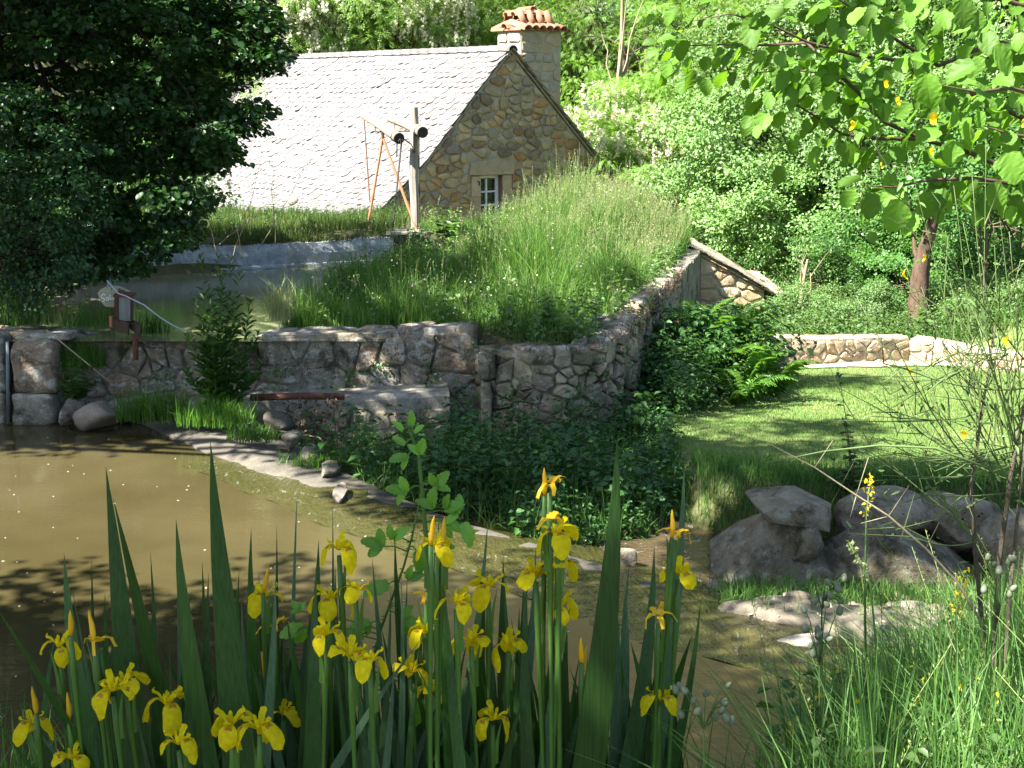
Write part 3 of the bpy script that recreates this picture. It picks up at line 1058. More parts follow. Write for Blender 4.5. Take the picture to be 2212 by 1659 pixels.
for k, (i, u, v0, z0, dn, nn, sx) in enumerate(places):
    tilt = 0.048 + tr.uniform(-0.02, 0.04) + (0.07 if tr.random() < 0.03 else 0)
    yaw = tr.uniform(-0.06, 0.06)
    X = -EU if EU.cross(dn).dot(nn) < 0 else EU
    Rm = Matrix((X * sx, dn, nn)).transposed() @ Matrix.Rotation(yaw, 3, 'Z') @ Matrix.Rotation(tilt, 3, 'X')
    pos = hp(u, v0, z0) + nn * (0.003 + tr.uniform(0, 0.012)) + dn * tr.uniform(-0.03, 0.03)
    q = tr.randrange(9)
    if k < 298:
        o = bpy.data.objects.new('roof_tile', tile_meshes[q])
        o.matrix_basis = Matrix.Translation(pos - HW) @ Rm.to_4x4()
        link(o, roofbed)
    else:
        V, Fc = tile_data[q]
        rest.add([pos + Rm @ Vector(v) for v in V], Fc)


def slate_joined():
    m, nt, out = new_mat('roof_slate_mass')
    g = N(nt, 'ShaderNodeNewGeometry')
    col = ramp(nt, g.outputs['Random Per Island'], [(0, (0.105, 0.096, 0.094)), (0.3, (0.128, 0.119, 0.117)), (0.6, (0.148, 0.139, 0.137)), (0.85, (0.112, 0.10, 0.094)), (1, (0.136, 0.127, 0.125))])
    pos = g.outputs['Position']
    col = mixc(nt, 1.0, col, ramp(nt, noise(nt, 5, pos, 6), [(0.3, (0.8, 0.8, 0.8)), (0.7, (1.16, 1.15, 1.13))]), 'MULTIPLY')
    col = mixc(nt, ramp(nt, noise(nt, 7, pos, 6, 0.75), [(0.60, (0, 0, 0)), (0.68, (0.8, 0.8, 0.8))]), col, (0.07, 0.062, 0.032))
    p = N(nt, 'ShaderNodeBsdfPrincipled', None, Base_Color=col, Roughness=0.9, Normal=bump(nt, noise(nt, 14, pos, 8, 0.7), 0.9, 0.012))
    nt.links.new(p.outputs[0], out.inputs[0])
    return m


tag(hbuild(rest, 'roof_tiles', slate_joined(), parent=roofbed), kind='stuff')
# verge tiles on the far slope, seen edge on
for i in range(int(rlen / 0.34)):
    v0, z0 = pr_(i * 0.34)
    v1, z1 = pr_(min(i * 0.34 + 0.5, rlen))
    dn = (EV * (v1 - v0) + Vector((0, 0, z1 - z0))).normalized()
    nn = dn.cross(EU).normalized()
    if nn.z < 0: nn = -nn
    mb = MB()
    L = (Vector((v1 - v0, z1 - z0)).length) * tr.uniform(0.9, 1.1)
    q = [(OVER - 0.03 + tr.uniform(-.02, .02), 0), (OVER + 0.5, 0), (OVER + 0.5, L), (OVER - 0.03 + tr.uniform(-.02, .02), L)]
    lift = [0.0, 0.0, 0.055, 0.055]
    V = [hp(a, v0, z0) + dn * b + nn * (lf + 0.004) for (a, b), lf in zip(q, lift)]
    V += [v + nn * 0.025 for v in V]
    mb.add(V, [(3, 2, 1, 0), (4, 5, 6, 7), (0, 1, 5, 4), (1, 2, 6, 5), (2, 3, 7, 6), (3, 0, 4, 7)])
    hbuild(mb, 'verge_tile', M['slate_dark'], parent=beds['far_roof_slope'])


def halfpipe(r0, r1, L, segs=7, th=0.02, arc=math.pi):
    """half-round tile along +x, open side down"""
    V = []
    for x, r_ in ((0, r0), (L, r1)):
        for rr in (r_, r_ - th):
            for k in range(segs + 1):
                a = (math.pi - arc) / 2 + arc * k / segs
                V.append((x, math.cos(a) * rr, math.sin(a) * rr))
    m = segs + 1
    Fc = []
    for k in range(segs):
        Fc += [(k, k + 1, 2 * m + k + 1, 2 * m + k), (m + k + 1, m + k, 3 * m + k, 3 * m + k + 1), (k + 1, k, m + k, m + k + 1), (2 * m + k, 2 * m + k + 1, 3 * m + k + 1, 3 * m + k)]
    Fc += [(0, m, 3 * m, 2 * m), (segs, 2 * m + segs, 3 * m + segs, m + segs)]
    return V, Fc


V, Fc = halfpipe(0.15, 0.135, 0.52)
ridge_me = mesh_py('ridge_tile', V, Fc, M['slate'], True)
u = OVER - 0.05
k = 0
while u < ROOF_LEN:
    o = bpy.data.objects.new('ridge_tile', ridge_me)
    Rm = Matrix((EU, EV, Vector((0, 0, 1)))).transposed()
    if Rm.determinant() < 0: Rm = Matrix((EU, -EV, Vector((0, 0, 1)))).transposed()
    o.matrix_basis = Matrix.Translation(hp(u, 0, APEX.z - 0.05) - HW) @ Rm.to_4x4() @ Matrix.Rotation(-0.05, 4, 'Y')
    link(o, roofbed)
    u += 0.44
# chimney
CU0, CU1, CV0, CV1 = 0.32, 1.30, 0.62, 1.92
ctop = at(1170, 66, 36.8).z
czb = 3.2
mb = MB()
q = [(CU0, CV0), (CU0, CV1), (CU1, CV1), (CU1, CV0)]
mb.add([hp(u, v, czb) for u, v in q] + [hp(u, v, ctop) for u, v in q], [(0, 1, 5, 4), (1, 2, 6, 5), (2, 3, 7, 6), (3, 0, 4, 7), (4, 5, 6, 7)])
chim = hbuild(mb, 'chimney', M['mortar'])
hgt = ctop
stones(chim, [(CV0, 4.2), (CV1, 3.6), (CV1, hgt), (CV0, hgt)], lambda a, b, n: hp(CU0 - n, a, b), 0.25, 1.5, M['chimney_stone'], 8, proud=0.03, joint=0.015, course=0.3)
stones(chim, [(CU0, 5.2), (CU1, 5.2), (CU1, hgt), (CU0, hgt)], lambda a, b, n: hp(a, CV0 - n, b), 0.25, 1.5, M['chimney_stone'], 9, proud=0.03, joint=0.015, course=0.3)
# terracotta cap: canal tiles falling away to both sides, slanted tiles, little roof
cap = hbuild(MB().box((0, 0, 0), (1, 1, 1)), 'chimney_cap', M['terracotta'])
cv = Vector(wpos(cap))
cm = (CU0 + CU1) / 2
cn = (CV0 + CV1) / 2
mb = MB()
q = [(CU0 - 0.10, CV0 - 0.10), (CU0 - 0.10, CV1 + 0.10), (CU1 + 0.10, CV1 + 0.10), (CU1 + 0.10, CV0 - 0.10)]
V = [hp(u, v, ctop + 0.002) for u, v in q] + [hp(u, v, ctop + 0.03) for u, v in q] + [hp(cm, CV0 + 0.1, ctop + 0.2), hp(cm, CV1 - 0.1, ctop + 0.2)]
mb.add(V, [(0, 3, 2, 1), (0, 1, 5, 4), (1, 2, 6, 5), (2, 3, 7, 6), (3, 0, 4, 7), (4, 5, 9, 8), (5, 6, 9), (6, 7, 8, 9), (7, 4, 8)])
cap.data = mesh_py('chimney_cap', [Vector(v) - HW for v in mb.V], mb.F, M['terracotta'])
cap.location = (0, 0, 0)


def place_tile(me, p0, axis_, upv, parent=None, name='canal_tile'):
    x = axis_.normalized()
    y = upv.cross(x).normalized()
    z = x.cross(y)
    o = bpy.data.objects.new(name, me)
    o.matrix_basis = Matrix.Translation(p0 - HW) @ Matrix((x, y, z)).transposed().to_4x4()
    return link(o, parent or cap)


V, Fc = halfpipe(0.115, 0.135, 0.74, th=0.022)
canal = mesh_py('canal_tile', V, Fc, M['terracotta'], True)
UPZ = Vector((0, 0, 1))
nt_ = 6
for k in range(nt_):
    v = CV0 - 0.05 + (CV1 - CV0 + 0.1) * (k + 0.5) / nt_
    for sg, u0 in ((-1, cm + 0.02), (1, cm - 0.02)):
        ax = EU * sg + Vector((0, 0, -0.26))
        place_tile(canal, hp(u0, v, ctop + 0.19), ax, UPZ)
place_tile(canal, hp(cm, CV0 + 0.55, ctop + 0.235), -EV + Vector((0, 0, -0.25)), UPZ)
V, Fc = halfpipe(0.115, 0.10, 0.44, th=0.022)
slant = mesh_py('slanted_tile', V, Fc, M['terracotta'], True)
for k in range(4):
    v = CV0 + 0.22 + k * 0.29
    for sg in (-1, 1):
        base = hp(cm + sg * 0.40 * -1 * -1, v, ctop + 0.12) if False else hp(cm - sg * 0.36, v, ctop + 0.10)
        ax = Vector((0, 0, 1.0)) + EU * sg * 0.42 - EV * 0.22
        place_tile(slant, base, ax, -EU * sg + EV * 0.3, name='slanted_tile')
V, Fc = halfpipe(0.13, 0.115, 0.60, th=0.024)
topt = mesh_py('cap_tile', V, Fc, M['terracotta'], True)
for sg in (-1, 1):
    for du in (-0.15, 0.15):
        place_tile(topt, hp(cm + du, cn - 0.06, ctop + 0.47), EV * sg + Vector((0, 0, -0.17)), UPZ, name='cap_tile')
place_tile(topt, hp(cm - 0.25, cn - 0.06, ctop + 0.50), EU + Vector((0, 0, 0.0)), UPZ, name='cap_tile')
# roof hatch stone lying on the lower roof
s_h = pl_(plen * 0.93)
boulder('roof_block', hp(3.9, s_h[0], s_h[1] + 0.1) - HW, (0.16, 0.12, 0.12), M['wet_rock'], 5, 2, parent=house)


# ------------------------------------------------------------------ basin wall beside the pool
def block_mesh(nm, sz, mat, seed):
    import bmesh
    bm = bmesh.new()
    bmesh.ops.create_cube(bm, size=1)
    bmesh.ops.subdivide_edges(bm, edges=bm.edges[:], cuts=5, use_grid_fill=True)
    pr = random.Random(seed)
    f1 = [pr.uniform(2, 6) for _ in range(6)]
    for v in bm.verts:
        q = Vector((v.co.x * 2, v.co.y * 2, v.co.z * 2))
        L_ = max(abs(q.x), abs(q.y), abs(q.z))
        rl = (abs(q.x) ** 9 + abs(q.y) ** 9 + abs(q.z) ** 9) ** (1 / 9)
        q = q / max(rl, 1e-6) * L_
        off = 0.03 * (math.sin(q.x * f1[0] + q.z * f1[1]) + math.sin(q.y * f1[2] + q.z * f1[3] + 1))
        v.co = Vector((q.x / 2 * sz[0], q.y / 2 * sz[1], q.z / 2 * sz[2])) * (1 + off)
    me = bpy.data.meshes.new(nm)
    bm.to_mesh(me)
    bm.free()
    me.polygons.foreach_set('use_smooth', [True] * len(me.polygons))
    me.materials.append(mat)
    return me


def interp_px(pairs, D):
    xs, zs_ = [], []
    for px, py in pairs:
        p = at(px, py, D)
        xs.append(p.x)
        zs_.append(p.z)
    return lambda x: float(np.interp(x, xs, zs_))


WF = [(-7.6, 17.2), (-6.4, 17.15), (-4.5, 17.1), (-2.5, 17.0), (-0.43, 16.9)]
wf, wlen = line_map(WF)
topx = interp_px([(-200, 716), (0, 716), (120, 716), (200, 736), (400, 738), (540, 732), (570, 720), (700, 716), (850, 711), (930, 702), (1030, 698)], 17.05)
basin_wall = empty('basin_wall', (-3.5, 17.3, 0))
tag(basin_wall, 'weathered grey stone wall holding back the upper basin, above the pool', 'wall')
wtop = lambda s: topx(wf(s, 0, 0).x)
core = wall_core('wall_body', wf, wlen, lambda s: -0.6, lambda s: wtop(s) - 0.03, 0.5, M['old_mortar'], basin_wall, jit=0.03)
stones(basin_wall, [(0, -0.1), (wlen, -0.1), (wlen, 0.72), (0, 0.72)], lambda a, b, n: wf(a, b * wtop(a) / 0.75 * 0.98, n), 0.24, 1.8, M['basin_stone'], 31, proud=0.04, joint=0.009, course=0.8, fill=0.5)
stones(basin_wall, [(0, 0.02), (wlen, 0.02), (wlen, 0.46), (0, 0.46)], lambda a, b, n: wf(a, wtop(a) - 0.05 + n, -b + 0.04), 0.24, 1.9, M['cap_stone'], 32, proud=0.04, joint=0.012, name='cap_stone')
# squared end of the wall and the two quoin blocks below it
for (x0, y0, x1, y1, D, dz) in ((985, 702, 1028, 790, 16.86, 0.3), (1032, 768, 1070, 822, 16.35, 0.3), (1038, 828, 1062, 912, 16.3, 0.25)):
    a, b = at(x0, y0, D), at(x1, y1, D)
    me = block_mesh('quoin_stone', (b.x - a.x, dz, a.z - b.z), M['ret_stone'], int(x0))
    put('quoin_stone', me, basin_wall, Vector(((a.x + b.x) / 2, D + dz / 2, (a.z + b.z) / 2)) - Vector(basin_wall.location))
# concrete ledge at the foot of the wall, lower rubble below it
lf = MB()
LE = [(-3.3, 16.75), (-2.4, 16.45), (-1.4, 16.4), (-0.75, 16.5)]
lmap, llen = line_map(LE)
V = []
nL = 22
lr = random.Random(4)
for i in range(nL):
    s = llen * i / (nL - 1)
    zt = at(560 + 390 * i / (nL - 1), 866 - 22 * i / (nL - 1), 16.5).z
    for nn, zz in ((0.0, -0.5), (0.0, zt - 0.06), (-0.03, zt), (-0.75, zt + 0.02), (-0.75, -0.5)):
        V.append(lmap(s, zz + lr.uniform(-.012, .012), nn + lr.uniform(-.02, .02)))
Fc = [(i * 5 + k, (i + 1) * 5 + k, (i + 1) * 5 + k + 1, i * 5 + k + 1) for i in range(nL - 1) for k in range(4)] + [(0, 1, 2, 3, 4), tuple((nL - 1) * 5 + k for k in (4, 3, 2, 1, 0))]
ledge = lf.add(V, Fc).build('concrete_ledge', M['ledge'], None)
tag(ledge, 'pale concrete ledge at the foot of the basin wall, under the rusty pipe', 'ledge')
stones(ledge, [(0.1, -0.5), (llen, -0.5), (llen, 0.25), (0.1, 0.25)], lambda a, b, n: lmap(a, b, n - 0.02), 0.26, 1.3, M['ret_stone'], 41, proud=0.07, joint=0.02)
pipe = MB()
pa, pb = at(540, 862, 16.35), at(743, 857, 16.3)
zp = (pa.z + pb.z) / 2 + 0.02
pipe.tube([Vector((pa.x, 16.42, pa.z)), Vector(((pa.x + pb.x) / 2, 16.34, zp)), Vector((pb.x, 16.32, pb.z))], 0.042, 12)
tag(pipe.build('rusty_pipe', M['rust'], None, True), 'rusty iron pipe lying along the concrete ledge', 'pipe')
# stone pier at the water's edge
pier = empty('stone_pier', (-5.8, 16.6, 0))
tag(pier, 'square grey stone pier rising from the pool, left of the sluice', 'pier')
pw = Vector(pier.location)
for nm, (x0, y0, x1, y1, D, dep) in (('pier_block', (18, 736, 122, 852, 16.65, 0.45)), ('pier_block', (20, 854, 119, 925, 16.6, 0.5)), ('pier_block', (-60, 728, 12, 850, 16.75, 0.4)), ('pier_block', (-60, 852, 13, 930, 16.72, 0.4)), ('pier_cap', (30, 722, 150, 738, 16.8, 0.45))):
    a, b = at(x0, y0, D), at(x1, y1, D)
    me = block_mesh(nm, (b.x - a.x, dep, a.z - b.z), M['basin_stone'] if nm == 'pier_block' else M['cap_stone'], int(x0 + y0) + 400)
    put(nm, me, pier, Vector(((a.x + b.x) / 2, D + dep / 2, (a.z + b.z) / 2)) - pw)
mb = MB()
mb.tube([at(16, 738, 16.6), at(18, 915, 16.58)], 0.02, 8)
put('drain_pipe', mesh_py('drain_pipe', [Vector(v) - pw for v in mb.V], mb.F, M['steel'], True), pier)

# ------------------------------------------------------------------ retaining wall of the terrace
rf, rl_ = line_map(RET)
rx = lambda s: rf(s, 0, 0)
ytop = [16.0, 16.3, 17.2, 19.0, 22.0, 26.0, 27.6]
ztop = [1.0, 1.02, 1.18, 1.22, 1.12, 1.0, 0.98]
s_y = [(rl_ * i / 80, rx(rl_ * i / 80).y) for i in range(81)]


def rtop(s):
    p = rx(s)
    if s < 1.2: return 0.93 + 0.09 * s / 1.2
    return float(np.interp(p.y, ytop, ztop)) + 0.02 * math.sin(s * 5)


retw = empty('retaining_wall', (0.6, 16.4, 0))
tag(retw, 'curved mossy rubble retaining wall below the grassy terrace, right of the basin', 'wall')
wall_core('wall_body', rf, rl_, lambda s: -1.0, lambda s: rtop(s) - 0.02, 0.45, M['old_mortar'], retw, 0.15, 0.03)
stones(retw, [(0, -0.3), (rl_ * 0.46, -0.3), (rl_ * 0.46, 1.0), (0, 1.0)], lambda a, b, n: rf(a, -0.6 + (b + 0.6) * (rtop(a) + 0.6) / 1.62, n), 0.215, 1.25, M['ret_stone'], 51, proud=0.06, joint=0.010, course=1.3, limit=300, fill=0.45)
stones(retw, [(0, 0.0), (rl_ * 0.7, 0.0), (rl_ * 0.7, 0.32), (0, 0.32)], lambda a, b, n: rf(a, rtop(a) - 0.05 + n, -b + 0.05), 0.22, 1.3, M['cap_stone'], 52, proud=0.07, joint=0.015, name='cap_stone', limit=58)

# ------------------------------------------------------------------ white rendered wall on the far side of the basin
FW = [(-9.6, 21.3), (-7.5, 22.45), (-6.05, 23.25), (-4.1, 24.3), (-2.12, 25.15)]
ff, fl_ = line_map(FW)
ww = MB()
nW = 60
V = []
wr_ = random.Random(9)
for i in range(nW):
    s = fl_ * i / (nW - 1)
    t = 1.40 + 0.018 * math.sin(s * 1.7) + wr_.uniform(-.015, .015)
    for zz, nn in ((0.2, 0.0), (0.99, 0.035), (1.02, 0.03), (1.035, 0.0), (1.2, 0.01), (t, -0.01), (t + 0.01, -0.3), (0.3, -0.3)):
        V.append(ff(s, zz, nn + 0.005 * math.sin(s * 3 + zz * 9)))
Fc = [(i * 8 + k, (i + 1) * 8 + k, (i + 1) * 8 + k + 1, i * 8 + k + 1) for i in range(nW - 1) for k in range(7)]
Fc.append(tuple((nW - 1) * 8 + k for k in reversed(range(8))))
white_wall = ww.add(V, Fc).build('basin_side_wall', M['render_white'], None)
tag(white_wall, 'low white rendered wall along the far side of the basin', 'wall')

# mill sluice at the right end of the white wall
ms = empty('mill_sluice', (-2.0, 25.4, 0.6))
tag(ms, 'small concrete sluice opening with dark planks, beside the white wall', 'sluice')
mw = Vector(ms.location)


def pbox(px0, py0, px1, py1, D, dep, name, mat, parent, jit=0.0):
    a, b = at(px0, py0, D), at(px1, py1, D)
    m_ = MB().box(Vector(((a.x + b.x) / 2, D + dep / 2, (a.z + b.z) / 2)) - wpos(parent), (b.x - a.x, dep, a.z - b.z), None, 1.0, jit)
    return m_.build(name, mat, parent)


pbox(838, 506, 903, 524, 25.3, 0.5, 'lintel', M['concrete'], ms, 0.01)
pbox(832, 502, 908, 507, 25.25, 0.6, 'cover_plank', M['wood'], ms, 0.008)
pbox(846, 527, 900, 538, 25.6, 0.06, 'sluice_board', M['log_end'], ms)
pbox(846, 540, 900, 552, 25.57, 0.06, 'sluice_board', M['wood'], ms)
pbox(846, 524, 900, 575, 25.75, 0.05, 'back_board', M['log_end'], ms)
pbox(900, 505, 960, 600, 25.4, 0.5, 'side_block', M['concrete'], ms, 0.03)
pbox(788, 480, 803, 515, 25.75, 0.12, 'sleeper', M['rust_dark'], ms, 0.01)
pbox(771, 482, 786, 516, 25.8, 0.12, 'sleeper', M['rust_dark'], ms, 0.01)

# ------------------------------------------------------------------ timber hoist over the mill sluice
hoist = empty('sluice_hoist', at(895, 503, 26.2))
tag(hoist, 'weathered timber post with two log levers and rusty rods above the mill sluice', 'hoist')
how = Vector(hoist.location)


def hpart(mb_, name, mat, smooth=False, parent=hoist):
    w = wpos(parent)
    return put(name, mesh_py(name, [Vector(v) - w for v in mb_.V], mb_.F, mat, smooth), parent)


pts = [at(898, 512, 26.2), at(897, 440, 26.2), at(893, 380, 26.2), at(897, 300, 26.2), at(893, 232, 26.2)]
mb = MB()
ringn = 8
for i, p in enumerate(pts):
    pass
mb.tube(pts, [0.085, 0.088, 0.095, 0.088, 0.082], 8)
hpart(mb, 'post', M['wood'])


def logpiece(pa_, pb_, r0, r1):
    mb_ = MB()
    mb_.tube([pa_, pa_.lerp(pb_, 0.5) + Vector((0, 0, 0.02)), pb_], [r0, (r0 + r1) / 2, r1], 12)
    o = hpart(mb_, 'log_lever', M['log'], True)
    d = (pb_ - pa_).normalized()
    m2 = MB()
    m2.tube([pb_ - d * 0.02, pb_ + d * 0.012], r1 * 1.04, 12)
    hpart(m2, 'log_end', M['log_end'], False, o)
    m3 = MB()
    m3.tube([pb_ - d * 0.16, pb_ - d * 0.13], r1 * 1.07, 12, True)
    hpart(m3, 'iron_band', M['iron'], True, o)
    return o


l1 = logpiece(at(783, 246, 27.5), at(862, 299, 25.85), 0.08, 0.10)
l2 = logpiece(at(843, 255, 27.4), at(913, 286, 25.9), 0.08, 0.10)


def rod(a, b, r_, mat, name):
    m_ = MB()
    m_.tube([a, b], r_, 7)
    return hpart(m_, name, M[mat])


rod(at(786, 249, 27.3), at(799, 437, 26.6), 0.013, 'rust', 'iron_rod')
rod(at(868, 302, 25.95), at(846, 520, 25.4), 0.016, 'iron', 'iron_rod')
rod(at(905, 288, 26.05), at(906, 500, 26.0), 0.012, 'rust_dark', 'iron_rod')
rod(at(858, 296, 26.05), at(857, 340, 26.0), 0.012, 'iron', 'iron_rod')
rod(at(872, 300, 25.95), at(893, 315, 26.2), 0.012, 'iron', 'iron_rod')
rod(at(852, 283, 26.7), at(894, 284, 26.2), 0.014, 'rust', 'bracket')
rod(at(812, 284, 26.7), at(828, 285, 26.6), 0.016, 'rust', 'bracket')
rod(at(810, 268, 27.0), at(811, 285, 26.7), 0.012, 'rust', 'bracket')
rod(at(894, 285, 26.1), at(894, 330, 26.1), 0.02, 'rust_dark', 'bracket')
rod(at(851, 262, 26.9), at(852, 284, 26.7), 0.01, 'rust', 'bracket')
rod(at(827, 284, 26.5), at(827, 312, 26.45), 0.03, 'rust_dark', 'hinge')
rod(at(826, 300, 26.45), at(794, 492, 26.3), 0.026, 'rust_light', 'strut')
rod(at(828, 300, 26.45), at(903, 505, 26.1), 0.026, 'rust_light', 'strut')
m_ = MB()
for k, (dx, dz) in enumerate(((0, 6), (-6, 0), (7, 0))):
    m_.tube([at(866 + dx * 0.3, 300, 25.83), at(866 + dx, 306 + dz, 25.83)], 0.01, 5)
hpart(m_, 'shackle', M['iron'])

# ------------------------------------------------------------------ sluice gate with the little slab sign
gate = empty('sluice_gate', at(262, 735, 17.0))
tag(gate, 'rusty steel sluice gate frame with grey upright, standing on the basin wall', 'sluice gate')
gw = Vector(gate.location)


def zpx(zx, zy):
    return 0.864 * (200 + 0.14467 * zx), 0.864 * (680 + 0.14467 * zy)


def gpart(mb_, name, mat, parent=gate, smooth=False):
    w = wpos(parent)
    return put(name, mesh_py(name, [Vector(v) - w for v in mb_.V], mb_.F, M[mat], smooth), parent)


def zq(pts_, D, thick, name, mat, parent=gate):
    """a plate whose face outline is given in the enlarged view"""
    A_ = [at(*zpx(*p[:2]), p[2] if len(p) > 2 else D) for p in pts_]
    n_ = (A_[1] - A_[0]).cross(A_[2] - A_[0]).normalized()
    if n_.y > 0: n_ = -n_
    B_ = [a - n_ * thick for a in A_]
    n = len(A_)
    mb_ = MB().add(A_ + B_, [tuple(range(n)), tuple(range(2 * n - 1, n - 1, -1))] + [(i, i + n, (i + 1) % n + n, (i + 1) % n) for i in range(n)])
    return gpart(mb_, name, mat, parent)


zq([(660, 420), (866, 412), (868, 850), (668, 850)], 16.96, 0.03, 'upright_face', 'steel')
zq([(590, 440, 17.12), (656, 420, 16.955), (664, 850, 16.955), (600, 850, 17.12)], 17, 0.025, 'upright_side', 'rust_dark')
zq([(866, 412, 16.96), (895, 440, 17.1), (895, 850, 17.1), (868, 850, 16.96)], 17, 0.02, 'upright_side', 'rust_dark')
zq([(575, 385), (900, 385), (905, 432), (570, 440)], 16.94, 0.2, 'top_plate', 'rust')
zq([(645, 335), (720, 315), (770, 370), (700, 385)], 16.95, 0.08, 'cap_block', 'rust')
mb = MB()
a = at(*zpx(685, 285), 16.98)
mb.tube([a, a + Vector((0, 0, -0.09))], 0.012, 6)
gpart(mb, 'bolt', 'rust')
zq([(490, 755, 17.12), (830, 885, 16.82), (832, 1090, 16.82), (500, 975, 17.12)], 17, 0.02, 'channel_plate', 'rust_dark')
zq([(720, 835, 17.0), (930, 835, 17.0), (1045, 885, 16.8), (1048, 1095, 16.8), (1035, 1095, 16.8), (930, 1000, 17.0)], 17, 0.02, 'channel_plate', 'rust_dark')
zq([(505, 760, 17.10), (545, 772, 17.05), (545, 962, 17.05), (508, 950, 17.10)], 17.0, 0.02, 'edge_strip', 'rust_light')
zq([(870, 1085), (985, 1080), (1025, 1150), (930, 1180)], 16.78, 0.06, 'foot_bar', 'rust')
mb = MB()
mb.tube([at(*zpx(960, 1170), 16.79), at(*zpx(965, 1520), 16.8)], 0.035, 8)
gpart(mb, 'down_bar', 'rust')
mb = MB()
p = at(*zpx(985, 1120), 16.75)
mb.tube([p, p + Vector((0, 0.05, 0))], 0.028, 8)
gpart(mb, 'bolt', 'rust')

OUTL = [(300, 370), (345, 305), (430, 262), (600, 240), (700, 262), (760, 290), (843, 330), (850, 420), (842, 560), (760, 605), (565, 616), (430, 602), (380, 540), (325, 455)]
SD = 17.16
A_ = [at(*zpx(*p), SD) for p in OUTL]
cA = sum(A_, Vector()) / len(A_)
ring2 = [cA + (a - cA) * 1.0 + Vector((0, 0.008, 0)) for a in A_]
ring1 = [cA + (a - cA) * 0.94 - Vector((0, 0.004, 0)) for a in A_]
ring3 = [a + Vector((0, 0.04, 0)) for a in ring2]
n = len(A_)
mb = MB().add(ring1 + ring2 + ring3, [tuple(range(n))] + [(i + k * n, i + (k + 1) * n, (i + 1) % n + (k + 1) * n, (i + 1) % n + k * n) for k in (0, 1) for i in range(n)] + [tuple(range(3 * n - 1, 2 * n - 1, -1))])
sign = mb.build('hanging_sign', M['sign'], None, False, cA)
tag(sign, 'rounded stone slab sign with white handwriting behind the sluice gate', 'sign')
strokes = [
    [(436, 398), (410, 386), (380, 396), (364, 428), (380, 450), (414, 456), (428, 480), (410, 506), (378, 512)],
    [(492, 448), (470, 440), (450, 456), (448, 486), (466, 496), (486, 478), (494, 446), (494, 482), (506, 492)],
    [(524, 392), (520, 440), (522, 478), (534, 486)],
    [(554, 440), (552, 474), (562, 482)], [(556, 414), (557, 420)],
    [(584, 460), (606, 452), (604, 434), (588, 432), (578, 452), (582, 474), (600, 480), (616, 470)]]
mb = MB()
for st in strokes:
    mb.tube([at(*zpx(*p), SD - 0.011) for p in st], 0.0062, 5)
gp = mb
put('lettering', mesh_py('lettering', [Vector(v) - cA for v in gp.V], gp.F, M['letter']), sign)
mb = MB()
mb.tube([at(*zpx(*p), 17.1) for p in ((545, 320), (540, 200), (520, 130), (480, 150), (478, 262))], 0.006, 6)
mb.tube([at(*zpx(*p), 17.12) for p in ((520, 130), (590, 150), (620, 240))], 0.006, 6)
put('hanger_wire', mesh_py('hanger_wire', [Vector(v) - cA for v in mb.V], mb.F, M['green_wire']), sign)
mb = MB()
mb.tube([at(*zpx(*p), D) for p, D in (((470, 262), 17.1), ((490, 205), 17.08), ((470, 150), 17.05), ((560, 255), 16.97), ((660, 370), 16.9), ((780, 410), 16.9), ((960, 500), 16.88), ((1110, 572), 16.86), ((1260, 690), 16.85), ((1420, 810), 16.85), ((1600, 920), 16.85), ((1740, 985), 16.85), ((1830, 1010), 16.85), ((1930, 1030), 16.9))], 0.009, 6)
tag(mb.build('rope', M['rope'], None, True), 'pale blue-white cord running from the sign down across the sluice gate', 'rope')

# ------------------------------------------------------------------ weir
wmap, wl_ = line_map(LIP)                     # travels away to the right; right of travel is the pool side
mb = MB()
V = []
nW = 70
for i in range(nW):
    s = wl_ * 0.985 * i / (nW - 1)
    x = wmap(s, 0, 0).x
    up = float(np.interp(x, [-4.6, -3.4, -2.4, -1.9, -1.0, 1.1, 1.6], [0.07, 0.08, 0.05, 0.0, -0.012, -0.012, -0.09]))
    wdt = float(np.interp(x, [-4.6, -4.0, -2.5, -1.0, 2], [0.5, 0.65, 0.45, 0.3, 0.3]))
    j = 0.02 * math.sin(s * 6)
    for nn, zz in ((0.35 + j, -0.6), (0.3 + j, up - 0.06), (0.08 + j, up), (-wdt, up - 0.01), (-wdt - 0.55, up - 0.28), (-wdt - 0.9, -0.7)):
        V.append(wmap(s, zz + 0.01 * math.sin(s * 9 + nn * 5), nn))
Fc = [(i * 6 + k, i * 6 + k + 1, (i + 1) * 6 + k + 1, (i + 1) * 6 + k) for i in range(nW - 1) for k in range(5)]
weir = mb.add(V, Fc).build('weir', M['concrete'], None, True)
tag(weir, 'curved concrete weir crest crossing the pool diagonally', 'weir')
mb = MB()
V = []
n0 = 60
sp0, sp1 = 2.75, wl_ * 0.62
for i in range(n0):
    s = sp0 + (sp1 - sp0) * i / (n0 - 1)
    for nn, zz in ((0.75, 0.003), (0.35, 0.006), (-0.05, 0.0), (-0.3, -0.025), (-0.55, -0.07), (-0.85, -0.13), (-1.2, -0.2)):
        V.append(wmap(s, zz + 0.006 * math.sin(s * 14 + nn * 9), nn + 0.03 * math.sin(s * 5)))
Fc = [(i * 7 + k, i * 7 + k + 1, (i + 1) * 7 + k + 1, (i + 1) * 7 + k) for i in range(n0 - 1) for k in range(6)]
tag(mb.add(V, Fc).build('spill_water', M['spill'], None, True), kind='structure')

